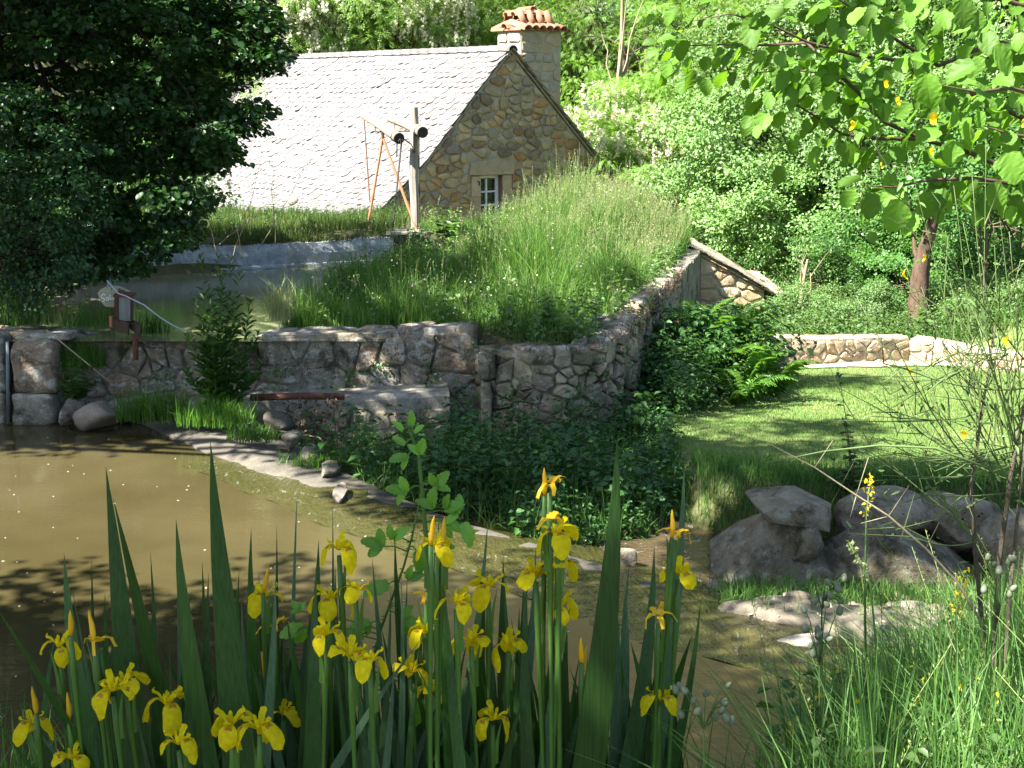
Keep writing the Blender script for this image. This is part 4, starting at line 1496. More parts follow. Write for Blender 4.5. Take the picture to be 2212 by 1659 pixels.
# ------------------------------------------------------------------ lawn end: low wall, gravel, shed
LW = [tuple(on(1560, 800, -0.2)[:2]), tuple(on(1655, 795, -0.2)[:2]), tuple(on(1800, 788, -0.2)[:2]), tuple(on(1962, 775, -0.2)[:2])]
lw, lwl = line_map(LW)
ltop = lambda s: -0.2 + float(np.interp(s / lwl, [0, 1], [0.50, 0.34]))
lwall = empty('lawn_wall', lw(lwl / 2, -0.25, -0.2))
tag(lwall, 'low sunlit rubble wall closing the far end of the lawn', 'wall')
wall_core('wall_body', lw, lwl, lambda s: -0.9, lambda s: ltop(s) - 0.01, 0.4, M['mortar'], lwall, 0.3, 0.015)
stones(lwall, [(0, -0.35), (lwl, -0.35), (lwl, 0.2), (0, 0.2)], lambda a, b, n: lw(a, -0.4 + (b + 0.4) * (ltop(a) + 0.4) / 0.62, n), 0.15, 1.3, M['lawn_wall_stone'], 61, proud=0.03, joint=0.014, course=1.0, limit=160)
stones(lwall, [(0, 0), (lwl, 0), (lwl, 0.38), (0, 0.38)], lambda a, b, n: lw(a, ltop(a) - 0.02 + n, -b + 0.02), 0.2, 1.6, M['lawn_wall_stone'], 62, proud=0.03, joint=0.012, name='cap_stone', limit=60)
LW2 = [LW[-1], tuple(on(2030, 772, -0.12)[:2]), tuple(on(2140, 790, -0.1)[:2]), tuple(on(2260, 800, -0.1)[:2])]
l2m, l2l = line_map(LW2)
lwall2 = empty('garden_wall', l2m(l2l / 2, -0.25, -0.2))
tag(lwall2, 'lower run of pale rubble wall beyond the tall trunk, right end of the lawn', 'wall')
wall_core('wall_body', l2m, l2l, lambda s: -0.9, lambda s: 0.12 - 0.01 * s, 0.35, M['mortar'], lwall2, 0.3, 0.015)
stones(lwall2, [(0, -0.3), (l2l, -0.3), (l2l, 0.1), (0, 0.1)], lambda a, b, n: l2m(a, b, n), 0.16, 1.4, M['lawn_wall_stone'], 63, proud=0.03, joint=0.014, course=1.0, limit=120)
sheet('gravel_path', [tuple(on(1600, 812, -0.2)[:2]), tuple(on(1700, 806, -0.22)[:2]), tuple(on(1900, 800, -0.22)[:2]), tuple(on(2100, 792, -0.2)[:2]), tuple(on(2080, 778, -0.2)[:2]), LW[-1], LW[-2], LW[0]], 0.1, M['path'], 0.03)
# plaque on a stake at the corner of the low wall
plq = empty('plaque', on(1684, 792, -0.2))
tag(plq, 'small grey plaque on a short stake in front of the low lawn wall', 'plaque')
a, b = at(1671, 749, 21.3), at(1697, 768, 21.3)
MB().box(Vector(((a.x + b.x) / 2, 21.3, (a.z + b.z) / 2)) - Vector(plq.location), (b.x - a.x, 0.03, a.z - b.z), Matrix.Rotation(-0.25, 3, 'X')).build('plate', M['steel'], plq)
m_ = MB()
m_.tube([at(1684, 768, 21.32) - Vector(plq.location), at(1686, 800, 21.32) - Vector(plq.location)], 0.012, 6)
m_.build('stake', M['iron'], plq)

SHD = 27.2
shed = empty('stone_shed', at(1590, 705, SHD))
tag(shed, 'small lean-to shed of orange rubble stone past the end of the retaining wall', 'shed')
sw = Vector(shed.location)
shx = lambda px: at(px, 600, SHD).x
x0, x1 = shx(1440), shx(1652)
rz = lambda x: float(np.interp(x, [shx(1440), shx(1535), shx(1600), shx(1652), shx(1678)], [at(1440, 512, SHD).z, at(1535, 556, SHD).z, at(1600, 590, SHD).z, at(1652, 622, SHD).z, at(1678, 638, SHD).z]))
mb = MB()
zb = -1.6
for (a, b) in ((x0, shx(1535)), (shx(1535), shx(1600)), (shx(1600), x1)):
    mb.add([(a, SHD, zb), (b, SHD, zb), (b, SHD, rz(b)), (a, SHD, rz(a))], [(0, 1, 2, 3)])
mb.add([(x1, SHD, zb), (x1, SHD + 3.5, zb), (x1, SHD + 3.5, rz(x1)), (x1, SHD, rz(x1))], [(0, 1, 2, 3)])
swall = put('wall', mesh_py('wall', [Vector(v) - sw for v in mb.V], mb.F, M['mortar']), shed)
sclip = []
for pxa, pya, pxb, pyb in ((1440, 512, 1535, 556), (1535, 556, 1652, 622)):
    A2, B2 = at(pxa, pya, SHD), at(pxb, pyb, SHD)
    d = Vector((B2.x - A2.x, B2.z - A2.z)).normalized()
    sclip.append((A2.x, A2.z - 0.05, -d.y if -d.y * 0 + d.x > 0 else d.y, abs(d.x)))
stones(swall, [(shx(1500), -0.9), (x1, -0.9), (x1, rz(x1)), (shx(1500), rz(shx(1500)))], lambda a, b, n: Vector((a, SHD - n, b)), 0.2, 1.45, M['shed_stone'], 71, proud=0.035, joint=0.016, clip=sclip, course=0.8)
# shed roof of stone slates, each row a plank of tiles
sr = put('roof', mesh_py('roof', [Vector(v) - sw for v in [(shx(1440), SHD - 0.1, rz(shx(1440)) + 0.01), (shx(1678), SHD - 0.1, rz(shx(1678)) + 0.01), (shx(1678), SHD + 3.6, rz(shx(1678)) + 0.01), (shx(1440), SHD + 3.6, rz(shx(1440)) + 0.01), (shx(1440), SHD - 0.1, rz(shx(1440)) - 0.005), (shx(1678), SHD - 0.1, rz(shx(1678)) - 0.005), (shx(1678), SHD + 3.6, rz(shx(1678)) - 0.005), (shx(1440), SHD + 3.6, rz(shx(1440)) - 0.005)]], [(0, 1, 2, 3), (7, 6, 5, 4), (0, 4, 5, 1), (1, 5, 6, 2)], M['shed_stone']), shed)
srr = random.Random(3)
xx = shx(1470)
while xx < shx(1672):
    for k in range(9):
        y = SHD - 0.16 + k * 0.4 + srr.uniform(-.03, .03)
        w = 0.28
        zA, zB = rz(xx) + 0.016, rz(xx + w) + 0.04
        V = [(xx, y, zA), (xx + w, y, zB), (xx + w + srr.uniform(-.03, .03), y + 0.37, zB), (xx, y + 0.37, zA)]
        V = V + [(a, b, c + 0.018) for a, b, c in V]
        put('roof_slate', mesh_py('roof_slate', [Vector(v) - sw for v in V], [(3, 2, 1, 0), (4, 5, 6, 7), (0, 1, 5, 4), (1, 2, 6, 5), (2, 3, 7, 6), (3, 0, 4, 7)], M['slate_dark']), sr)
    xx += 0.2


# ------------------------------------------------------------------ boulders and stream rocks
def rock_px(name, x0, y0, x1, y1, D, dep, mat, seed, label, group=None, rough=0.14, flat=0.72, tilt=0.0, cat='boulder', sub=5, rz=0.0):
    a, b = at(x0, y0, D), at(x1, y1, D)
    c = Vector(((a.x + b.x) / 2, D, (a.z + b.z) / 2))
    o = boulder(name, c, ((b.x - a.x) / 2 * 1.06, dep / 2, (a.z - b.z) / 2 * 1.06), M[mat], seed, sub, rough, flat, rz, tilt)
    return tag(o, label, cat, group)


G1 = 'granite boulders edging the lawn'
rock_px('boulder', 1622, 1062, 1796, 1142, 11.75, 0.8, 'granite', 3, 'pale oval boulder lying on top of the others at the edge of the lawn', G1, 0.10, 0.5, 0.06)
rock_px('boulder', 1540, 1120, 1800, 1360, 11.55, 0.95, 'granite', 14, 'big dark domed boulder with white lichen spots, under the oval one', G1, 0.10, 0.5, -0.06)
rock_px('boulder', 1690, 1115, 1775, 1210, 11.55, 0.5, 'granite', 6, 'small wedge stone squeezed between the big boulders', G1, 0.12, 0.6)
rock_px('boulder', 1765, 1126, 2140, 1370, 11.6, 0.95, 'granite', 8, 'long pale granite boulder at the streamside, widest of the row', G1, 0.09, 0.42, 0.06)
rock_px('boulder', 1810, 1056, 2010, 1165, 12.1, 0.7, 'granite', 9, 'mossy boulder in the upper course behind the long one', G1, 0.1, 0.7)
rock_px('boulder', 1985, 1060, 2150, 1180, 12.1, 0.7, 'granite', 10, 'mossy boulder in the upper course, behind the broom stems', G1, 0.1, 0.7)
rock_px('boulder', 2120, 1105, 2330, 1340, 11.6, 0.9, 'granite', 11, 'boulder at the right edge of the photo, beyond the long one', G1, 0.1, 0.7)
G2 = 'rocks in the stream'
for i, (x0, y0, x1, y1, z, mat, lab) in enumerate((
        (1612, 1296, 1770, 1330, -0.1, 'wet_rock', 'flat brown rock shelf under the dark domed boulder'),
        (1800, 1318, 1895, 1360, -0.08, 'pale_rock', 'sunlit pale rock standing in the stream, left of the other pale ones'),
        (1905, 1325, 1975, 1352, -0.1, 'wet_rock', 'brown wet rock between the pale rocks in the stream'),
        (1988, 1345, 2080, 1405, -0.05, 'pale_rock', 'large sunlit pale rock in the stream before the broom stems'),
        (2078, 1350, 2190, 1402, -0.05, 'pale_rock', 'broad pale rock at the right side of the stream'),
        (1770, 1300, 1830, 1325, -0.1, 'wet_rock', 'small rounded brown rock beside the flat shelf'),
        (1900, 1300, 2000, 1328, -0.1, 'wet_rock', 'flat brown rock behind the pale rocks, near the boulders'),
        (2080, 1312, 2180, 1345, -0.1, 'wet_rock', 'low wet rock at the foot of the long boulder'),
        (1312, 1188, 1375, 1232, -0.1, 'granite', 'lone grey rock in the grass behind the tall iris leaves'),
        (1660, 1370, 1790, 1402, -0.02, 'pale_rock', 'low sunlit slab on the edge of the gravel bar'),
        (1560, 1372, 1640, 1398, -0.04, 'wet_rock', 'thin wet slab where the pool meets the gravel bar'),
)):
    p = on((x0 + x1) / 2, y1, z)
    rock_px('stream_rock', x0, y0, x1, y1, p.y + 0.15, (x1 - x0) / F * p.y * 0.8, mat, 40 + i, lab, G2, 0.10, 0.42, 0.0, 'rock', 3, rnd.uniform(-.3, .3))
for i, (x0, y0, x1, y1, D, mat, lab) in enumerate((
        (158, 868, 262, 925, 16.4, 'wet_rock', 'pale flat rock at the waterline right of the pier'),
        (132, 862, 180, 915, 16.5, 'basin_stone', 'dark round rock wedged beside the pier'),
        (225, 862, 330, 890, 16.75, 'cap_stone', 'flat slab under the grass tuft at the foot of the basin wall'),
        (575, 880, 640, 960, 16.0, 'concrete', 'tilted pale slab below the rusty pipe'),
        (650, 960, 700, 1010, 14.9, 'wet_rock', 'brown rock in the weeds below the weir crest'),
        (610, 930, 655, 968, 15.2, 'ret_stone', 'pale stone at the top of the weedy slope'),
        (690, 1000, 735, 1040, 14.4, 'ret_stone', 'small pale stone in the weeds under the ledge'),
        (722, 1052, 750, 1085, 13.5, 'wet_rock', 'pointed pale stone standing at the weir edge'),
)):
    rock_px('bank_rock', x0, y0, x1, y1, D, 0.5, mat, 70 + i, lab, 'rocks along the pool edge', 0.10, 0.42, 0, 'rock', 3)


# ------------------------------------------------------------------ foliage builders
def leaf_tris(P, U, Nn, L, Wd, hexa=True, fold=0.12, curl=0.1):
    P = np.asarray(P, float)
    n = len(P)
    U = nrm(U)
    Sd = nrm(np.cross(U, Nn))
    Nn = np.cross(Sd, U)
    L = np.broadcast_to(np.asarray(L, float), (n,))[:, None]
    Wd = np.broadcast_to(np.asarray(Wd, float), (n,))[:, None]
    tip = P + U * L - Nn * L * curl
    if hexa:
        r1 = P + U * L * 0.3 + Sd * Wd * 0.5 + Nn * Wd * fold
        r2 = P + U * L * 0.68 + Sd * Wd * 0.42 + Nn * Wd * fold * 0.6
        l1 = P + U * L * 0.3 - Sd * Wd * 0.5 + Nn * Wd * fold
        l2 = P + U * L * 0.68 - Sd * Wd * 0.42 + Nn * Wd * fold * 0.6
        V = np.stack([P, r1, r2, tip, l2, l1], 1).reshape(-1, 3)
        base = np.arange(n)[:, None] * 6
        T = np.concatenate([base + np.array(f) for f in ((0, 1, 2), (0, 2, 3), (0, 3, 4), (0, 4, 5))], 0)
    else:
        r1 = P + U * L * 0.45 + Sd * Wd * 0.5 + Nn * Wd * fold
        l1 = P + U * L * 0.45 - Sd * Wd * 0.5 + Nn * Wd * fold
        V = np.stack([P, r1, tip, l1], 1).reshape(-1, 3)
        base = np.arange(n)[:, None] * 4
        T = np.concatenate([base + np.array(f) for f in ((0, 1, 2), (0, 2, 3))], 0)
    return V, T


def merge(parts):
    Vs, Ts, k = [], [], 0
    for V, T in parts:
        Vs.append(np.asarray(V, float))
        Ts.append(np.asarray(T) + k)
        k += len(V)
    return np.concatenate(Vs), np.concatenate(Ts)


def pinnate(P, U, Nn, L, pairs=5, lw=0.02, ll=0.045):
    """compound leaves: leaflets in pairs along a short stalk"""
    U = nrm(U)
    Sd = nrm(np.cross(U, Nn))
    Nn = np.cross(Sd, U)
    n = len(P)
    L = np.broadcast_to(np.asarray(L, float), (n,))[:, None]
    PP, UU, NN_ = [], [], []
    for j in range(pairs):
        t = (j + 0.7) / (pairs + 0.3)
        q = P + U * L * t - Nn * L * 0.22 * t * t
        for sg in (-1, 1):
            PP.append(q)
            UU.append(Sd * sg * 0.9 + U * 0.35 - Nn * 0.12)
            NN_.append(Nn + U * 0.1)
    PP.append(P + U * L - Nn * L * 0.22)
    UU.append(U - Nn * 0.4)
    NN_.append(Nn)
    return leaf_tris(np.concatenate(PP), np.concatenate(UU), np.concatenate(NN_), ll, lw, False, 0.1, 0.05)


def clump_leaves(C, rad, per, flat, L, Wd, r, kind='hex', up=0.8, out=0.5, droop=0.25, centre=None):
    """leaves scattered round clump centres C (n,3)"""
    C = np.asarray(C, float)
    n = len(C)
    ci = np.repeat(np.arange(n), per)
    m = len(ci)
    rr = np.broadcast_to(np.asarray(rad, float), (n,))[ci][:, None]
    off = r.normal(size=(m, 3))
    off = nrm(off) * (r.random((m, 1)) ** 0.45) * rr
    off[:, 2] *= flat
    off[:, 2] -= 0.25 * (np.hypot(off[:, 0], off[:, 1]) ** 2) / rr[:, 0] * (0.6 if flat < 0.8 else 0.2)
    P = C[ci] + off
    cen = C.mean(0) if centre is None else np.asarray(centre)
    o = nrm(C[ci] - cen)
    hor = nrm(off * np.array([1, 1, 0.4]) + r.normal(size=(m, 3)) * 0.35 * rr)
    U = hor + o * 0.3 + r.normal(size=(m, 3)) * 0.4
    U[:, 2] -= droop
    Nn = np.array([0, 0, 1.0]) * up + o * out + r.normal(size=(m, 3)) * 0.42
    sz = r.uniform(0.65, 1.2, m)
    if kind == 'pin':
        return pinnate(P, U, Nn, L * sz, 5, Wd * 0.42, Wd)
    return leaf_tris(P, U, Nn, L * sz, Wd * sz, kind == 'hex')


def limb_mesh(root, top, C, r, r0=0.16, m=7, rt=0.02, trunk_bend=0.15):
    """trunk plus a limb to every clump -> V, tris (relative to world origin given)"""
    root = np.asarray(root, float)
    top = np.asarray(top, float)
    t = np.linspace(0, 1, 9)[:, None]
    bend = np.array([r.normal() * trunk_bend, r.normal() * trunk_bend, 0])
    tr_ = root + (top - root) * t + np.sin(t * math.pi) * bend
    rad = r0 * (1.25 - 0.85 * t[:, 0])
    rad[0] *= 1.25
    V1, Q1 = tubes_np(tr_[None], rad[None], 10)
    C = np.asarray(C, float)
    k = len(C)
    s = np.linspace(0, 1, m)[None, :, None]
    f = np.clip(0.35 + 0.6 * r.random(k), 0, 0.98)
    st = np.stack([np.interp(f, t[:, 0], tr_[:, a]) for a in range(3)], -1)
    mid = st + (C - st) * 0.5 + np.array([0, 0, 0.12]) * np.linalg.norm(C - st, axis=1)[:, None] + r.normal(size=(k, 3)) * 0.12
    path = (1 - s) ** 2 * st[:, None] + 2 * s * (1 - s) * mid[:, None] + s ** 2 * C[:, None]
    path[:, 1:-1] += r.normal(size=(k, m - 2, 3)) * 0.04
    d = np.linalg.norm(C - st, axis=1)
    rl0 = np.minimum(r0 * 0.4, rt * 0.9 + d * 0.012)
    rads = rl0[:, None] * (1 - 0.85 * s[0, :, 0][None])
    V2, Q2 = tubes_np(path, rads, 5)
    return merge([(V1, quads_to_tris(Q1)), (V2, quads_to_tris(Q2))])


def sub(V, p):
    return V - np.array(p, float)[None]


def tree(name, root, top, C, leafset, label, cat, barkmat, r, r0=0.16, group=None, limbs=None, extra=(), trunk_name='trunk'):
    e_ = empty(name, root)
    tag(e_, label, cat, group)
    Cl = C if limbs is None else np.asarray(C)[r.permutation(len(C))[:limbs]]
    V, T = limb_mesh(root, top, Cl, r, r0)
    put(trunk_name, mesh_np(trunk_name, sub(V, root), T, barkmat, True), e_)
    for pn, (V, T), mat in leafset:
        put(pn, mesh_np(pn, sub(V, root), T, mat), e_)
    return e_


def ell(n, R, r, shell=0.45, zmin=-0.75, lump=0.18):
    d = nrm(r.normal(size=(n * 3, 3)))
    d = d[d[:, 2] > zmin][:n]
    k = (shell ** 3 + (1 - shell ** 3) * r.random(len(d))) ** (1 / 3)
    ph = r.uniform(0, 6, 3)
    k = k * (1 + lump * (np.sin(d[:, 0] * 4 + ph[0]) + np.sin(d[:, 1] * 5 + ph[1]) + np.sin(d[:, 2] * 4 + ph[2])) / 1.5)
    return d * k[:, None] * np.array(R)


# prototypes for the wooded slope: crown centre at the origin
def proto_crown(kind, seed):
    r = np.random.default_rng(seed)
    if kind == 'rob':
        C = ell(95, (3.1, 3.1, 2.5), r, 0.35, -0.8, 0.22)
        V, T = clump_leaves(C, 0.72, 42, 0.5, 0.26, 0.085, r, 'pin', 0.9, 0.45, 0.35)
        return C, (V, T)
    if kind == 'bush':
        C = ell(84, (2.0, 2.0, 1.8), r, 0.4, -0.9, 0.26)
        return C, clump_leaves(C, 0.43, 185, 0.6, 0.095, 0.062, r, 'dia', 0.7, 0.6, 0.3)
    C = ell(80, (2.6, 2.6, 2.4), r, 0.4, -0.8, 0.2)
    return C, clump_leaves(C, 0.6, 140, 0.6, 0.12, 0.075, r, 'dia', 0.8, 0.5, 0.3)


def racemes(C, n, r, spread=0.6, size=0.055, front=None):
    """hanging clusters of white pea flowers"""
    C = np.asarray(C)
    if front is not None:
        C = C[(C @ np.array(front)) > 0.15 * np.abs(C).max()]
    P0 = C[r.integers(0, len(C), n)] + nrm(r.normal(size=(n, 3))) * spread * np.array([1, 1, 0.5])
    k = 16
    t = np.tile(np.linspace(0, 1, k), n)
    P = np.repeat(P0, k, 0) + np.stack([r.normal(size=n * k) * 0.045 * (1.15 - t), r.normal(size=n * k) * 0.045 * (1.15 - t), -t * 0.26], -1)
    return leaf_tris(P, r.normal(size=(n * k, 3)), r.normal(size=(n * k, 3)), size, size * 0.9, False)


PROTO = {}
for kind, nv in (('rob', 3), ('bush', 2), ('mid', 2)):
    PROTO[kind] = []
    for v in range(nv):
        C, (V, T) = proto_crown(kind, 100 + v * 7 + len(kind))
        rr = np.random.default_rng(v + 3)
        mats = {'rob': ['lf_rob', 'lf_rob_sunlit'], 'bush': ['lf_bush', 'lf_mid'], 'mid': ['lf_mid', 'lf_blue']}[kind]
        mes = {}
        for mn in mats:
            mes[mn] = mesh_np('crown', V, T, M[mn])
        tv, tt = limb_mesh((0, 0, -4.6 if kind != 'bush' else -2.6), (0.2, 0.1, 0.9), C[rr.permutation(len(C))[:26]], rr, 0.13 if kind != 'bush' else 0.06)
        trunk = mesh_np('trunk', tv, tt, M['bark'], True)
        bl = None
        if kind == 'rob':
            bv, bt = racemes(C, 560, rr, 0.75, 0.1, (-0.3, -0.9, 0.3))
            bl = mesh_np('blossom', bv, bt, M['blossom'])
        PROTO[kind].append((mes, trunk, bl))


def wood(kind, var, px, py, D, sc, label, mat=None, flowers=False, name=None, cat='tree', group='trees on the wooded slope', rz=None, dy=0):
    mes, trunk, bl = PROTO[kind][var % len(PROTO[kind])]
    mn = mat or list(mes)[0]
    p = at(px, py, D)
    e_ = empty(name or {'rob': 'acacia_tree', 'bush': 'leafy_bush', 'mid': 'leafy_tree'}[kind], p, rnd.uniform(0, 6.28) if rz is None else rz)
    e_.scale = (sc, sc, sc * rnd.uniform(0.9, 1.1))
    tag(e_, label, cat, group)
    put('crown', mes[mn], e_)
    put('trunk', trunk, e_)
    if flowers and bl is not None:
        put('blossom', bl, e_)
    return e_


# upper left above the roof: flowering acacias
W1 = [
    (610, 45, 47, 1.0, True, 'flowering acacia just above the ridge, beside the dark tree'),
    (735, 25, 48, 1.05, True, 'flowering acacia above the left part of the roof ridge'),
    (860, 40, 47, 0.95, True, 'flowering acacia above the middle of the roof ridge'),
    (975, 15, 48, 1.0, False, 'bright green acacia without flowers above the ridge, left of the chimney'),
    (1060, 25, 50, 0.9, False, 'acacia directly behind the chimney pots'),
    (680, -60, 53, 1.1, True, 'acacia at the top edge of the photo, left of centre'),
    (880, -70, 54, 1.1, False, 'acacia at the top edge of the photo above the roof'),
    (1100, -80, 53, 1.0, False, 'acacia at the top edge of the photo above the chimney'),
    (480, 20, 49, 1.1, True, 'acacia glimpsed behind the top of the dark tree'),
    (330, 60, 47, 1.1, False, 'acacia mostly hidden behind the dark tree'),
    (1265, 345, 41.5, 0.62, True, 'low flowering acacia at the right foot of the gable'),
    (1400, 330, 40.5, 0.7, True, 'flowering acacia beyond the grass mound, white racemes on its front'),
    (1320, 255, 43, 0.62, False, 'light acacia right below the chimney'),
    (1445, 215, 41, 0.62, False, 'acacia spreading flat branches left of the big bushes'),
    (1280, 60, 48, 0.8, False, 'acacia with bare twigs right beside the chimney top'),
    (1330, 440, 39, 0.6, False, 'acacia peeping over the crest of the grass mound'),
    (1520, 60, 46, 0.85, False, 'acacia at the upper edge between the trunks and the hazel'),
]
for i, (px, py, D, sc, fl, lab) in enumerate(W1):
    wood('rob', i, px, py, D, sc, lab, 'lf_rob_sunlit' if i < 12 else None, fl)  # first trees take the leaf copy brightened to look sunlit
W2 = [
    ('mid', 'lf_blue', 1380, 100, 50, 1.0, 'bluish leafy tree in the shade behind the bare trunks'),
    ('mid', 'lf_mid', 1450, 20, 53, 1.2, 'dark leafy tree at the top, right of the chimney'),
    ('mid', 'lf_mid', 1600, -20, 52, 1.3, 'green tree at the top edge behind the hazel twigs'),
    ('mid', 'lf_mid', 1800, 0, 50, 1.3, 'green tree behind the middle of the hazel branch'),
    ('mid', 'lf_blue', 2000, 20, 48, 1.3, 'bluish tree behind the right half of the hazel branch'),
    ('mid', 'lf_mid', 2200, 40, 46, 1.3, 'tree at the upper right corner behind the hazel'),
    ('mid', 'lf_blue', 1490, 270, 43, 0.6, 'bluish shrub in the gap under the flat acacia branches'),
    ('bush', 'lf_bush', 1640, 210, 37, 1.3, 'pale bush at the upper left of the big sunny thicket'),
    ('bush', 'lf_bush', 1790, 180, 36, 1.3, 'pale bush at the top of the big sunny thicket'),
    ('bush', 'lf_bush', 1930, 230, 35, 1.3, 'pale bush behind the lowest hazel leaves'),
    ('bush', 'lf_bush', 1590, 370, 34, 1.15, 'pale bush at the left edge of the sunny thicket'),
    ('bush', 'lf_bush', 1740, 350, 32.5, 1.2, 'pale bush in the middle of the sunny thicket'),
    ('bush', 'lf_bush', 1880, 390, 31.5, 1.15, 'pale bush at the right of the sunny thicket'),
    ('bush', 'lf_bush', 1660, 500, 31.5, 0.95, 'pale bush low in the thicket, above the shed roof'),
    ('bush', 'lf_bush', 1790, 520, 30.5, 0.95, 'pale bush low in the thicket, right of the shed roof'),
    ('bush', 'lf_bush', 1540, 500, 33.5, 0.8, 'pale bush right behind the end of the grass mound'),
    ('bush', 'lf_mid', 1915, 560, 29.5, 0.8, 'darker bush beside the tall reddish trunk'),
    ('bush', 'lf_bush', 1470, 470, 35, 0.75, 'pale bush behind the crest of the grass mound'),
    ('bush', 'lf_mid', 2080, 560, 28, 0.9, 'bush behind the slender pale trunk'),
    ('bush', 'lf_mid', 2210, 520, 27, 1.0, 'bush at the right edge behind the broom twigs'),
    ('bush', 'lf_bush', 2090, 360, 31, 1.2, 'pale bush behind the right end of the hazel branch'),
    ('bush', 'lf_bush', 2230, 320, 32, 1.3, 'pale bush at the right edge behind the hazel'),
    ('bush', 'lf_mid', 1770, 640, 28.6, 0.62, 'dark bush in the shadow right of the shed'),
    ('bush', 'lf_bush', 1880, 690, 25.8, 0.42, 'low leafy bush on top of the lawn wall'),
    ('bush', 'lf_bush', 1740, 700, 26.0, 0.42, 'low leafy bush on the lawn wall beside the shed'),
    ('bush', 'lf_bush', 2110, 690, 25, 0.5, 'low leafy bush right of the tall trunk'),
    ('bush', 'lf_bush', 2210, 700, 24, 0.5, 'low leafy bush at the right edge behind the garden wall'),
    ('bush', 'lf_mid', 1985, 640, 27, 0.6, 'dark bush just behind the tall reddish trunk'),
    ('bush', 'lf_bush', 2190, 0, 34, 1.5, 'pale bush in the upper right corner behind the hazel boughs'),
    ('bush', 'lf_bush', 2080, -20, 36, 1.6, 'pale bush at the top edge behind the hazel boughs'),
    ('bush', 'lf_bush', 2290, 120, 33, 1.5, 'pale bush at the right edge below the upper corner'),
    ('bush', 'lf_mid', 1960, -10, 38, 1.6, 'green bush at the top edge, left of the pale one'),
    ('mid', 'lf_mid', 1960, 40, 42, 1.1, 'tree filling the slope behind the middle hazel leaves'),
    ('mid', 'lf_mid', 2120, 60, 41, 1.1, 'tree filling the slope behind the right hazel leaves'),
    ('rob', None, 1760, 60, 43, 0.9, 'acacia on the slope behind the left hazel leaves'),
    ('mid', 'lf_mid', 2270, 110, 39, 1.1, 'tree at the right edge high on the slope'),
    ('rob', None, 2060, -40, 45, 1.0, 'acacia high on the slope at the top right'),
    ('rob', None, 2230, -20, 45, 1.0, 'acacia in the upper right corner'),
    ('rob', None, 1880, -30, 47, 1.0, 'acacia high on the slope above the hazel twigs'),
    ('mid', 'lf_mid', 2120, -110, 56, 1.5, 'tree at the very top right, above the hazel'),
    ('mid', 'lf_mid', 1880, -120, 58, 1.5, 'tree at the very top behind the hazel twigs'),
    ('mid', 'lf_mid', 2330, -40, 50, 1.5, 'tree just past the upper right corner'),
    ('mid', 'lf_mid', 1680, -110, 60, 1.5, 'tree at the very top, left of the hazel'),
    ('mid', 'lf_mid', -60, 100, 44, 1.4, 'leafy tree far behind the dark tree at the left edge'),
    ('mid', 'lf_mid', 180, 40, 46, 1.4, 'leafy tree far behind the dark tree near the top'),
    ('mid', 'lf_mid', 120, 420, 34, 1.2, 'leafy tree behind the dark tree at mid height'),
    ('mid', 'lf_mid', 300, 470, 36, 0.9, 'leafy tree behind the dark tree near the roof edge'),
    ('mid', 'lf_mid', -60, 500, 30, 1.0, 'leafy tree behind the dogwood at the left edge'),
]
for i, (kind, mn, px, py, D, sc, lab) in enumerate(W2):
    wood(kind, i, px, py, D, sc, lab, mn, False, cat='bush' if kind == 'bush' else 'tree', group='bushes of the sunny thicket' if kind == 'bush' else 'trees on the wooded slope')

# bare trunks and twigs among the acacias
for i, (a, b, D, r0, lab) in enumerate((
        ((1297, 300), (1345, -30), 42.5, 0.10, 'pale slanting trunk right of the chimney'),
        ((1390, 260), (1396, 60), 45, 0.17, 'dark upright trunk in the shade, left of the pair'),
        ((1362, 210), (1350, 60), 46, 0.13, 'dark trunk half hidden right of the slanting one'),
        ((1440, 360), (1448, 150), 43, 0.07, 'thin pale trunk under the flat acacia branches'),
        ((2140, 690), (2132, 470), 24.2, 0.055, 'slender pale trunk right of the tall reddish one'),
        ((1760, 690), (1745, 560), 28.0, 0.06, 'thin trunk in front of the sunny thicket'),
)):
    rr = np.random.default_rng(60 + i)
    A_, B_ = at(*a, D), at(*b, D)
    ln = (B_ - A_).length
    C = np.array([tuple(A_.lerp(B_, rr.uniform(0.35, 1.0)) + Vector((rr.normal() * 0.9, rr.normal() * 0.6, rr.uniform(0.0, 0.7)))) for _ in range(7)]) if D > 30 else np.array([tuple(B_ + Vector((rr.normal() * 0.3, rr.normal() * 0.3, 0.3))) for _ in range(4)])
    V, T = limb_mesh(A_ - Vector((0, 0, 1.5)), B_, C, rr, r0, 7, 0.012)
    o = put('bare_trunk', mesh_np('bare_trunk', sub(V, A_), T, M['bark' if i in (1, 2) else 'dry_stalk' if i != 4 else 'bark_red'], True), None, A_)
    tag(o, lab, 'tree trunk', 'bare trunks among the trees')

# the tall reddish trunk behind the lawn wall, its crown in the thicket above
rr = np.random.default_rng(5)
A_ = at(2004, 738, 24.2)
B_ = at(2030, 440, 24.4)
C = ell(46, (1.5, 1.3, 1.1), rr, 0.3) + np.array(at(2060, 330, 24.5))
V, T = clump_leaves(C, 0.42, 110, 0.6, 0.1, 0.07, rr, 'dia')
tree('alder_tree', tuple(A_ - Vector((0, 0, 0.4))), tuple(B_), C, [('crown', (V, T), M['lf_mid'])], 'tall reddish brown tree trunk standing behind the low lawn wall', 'tree', M['bark_red'], rr, 0.2, limbs=5)

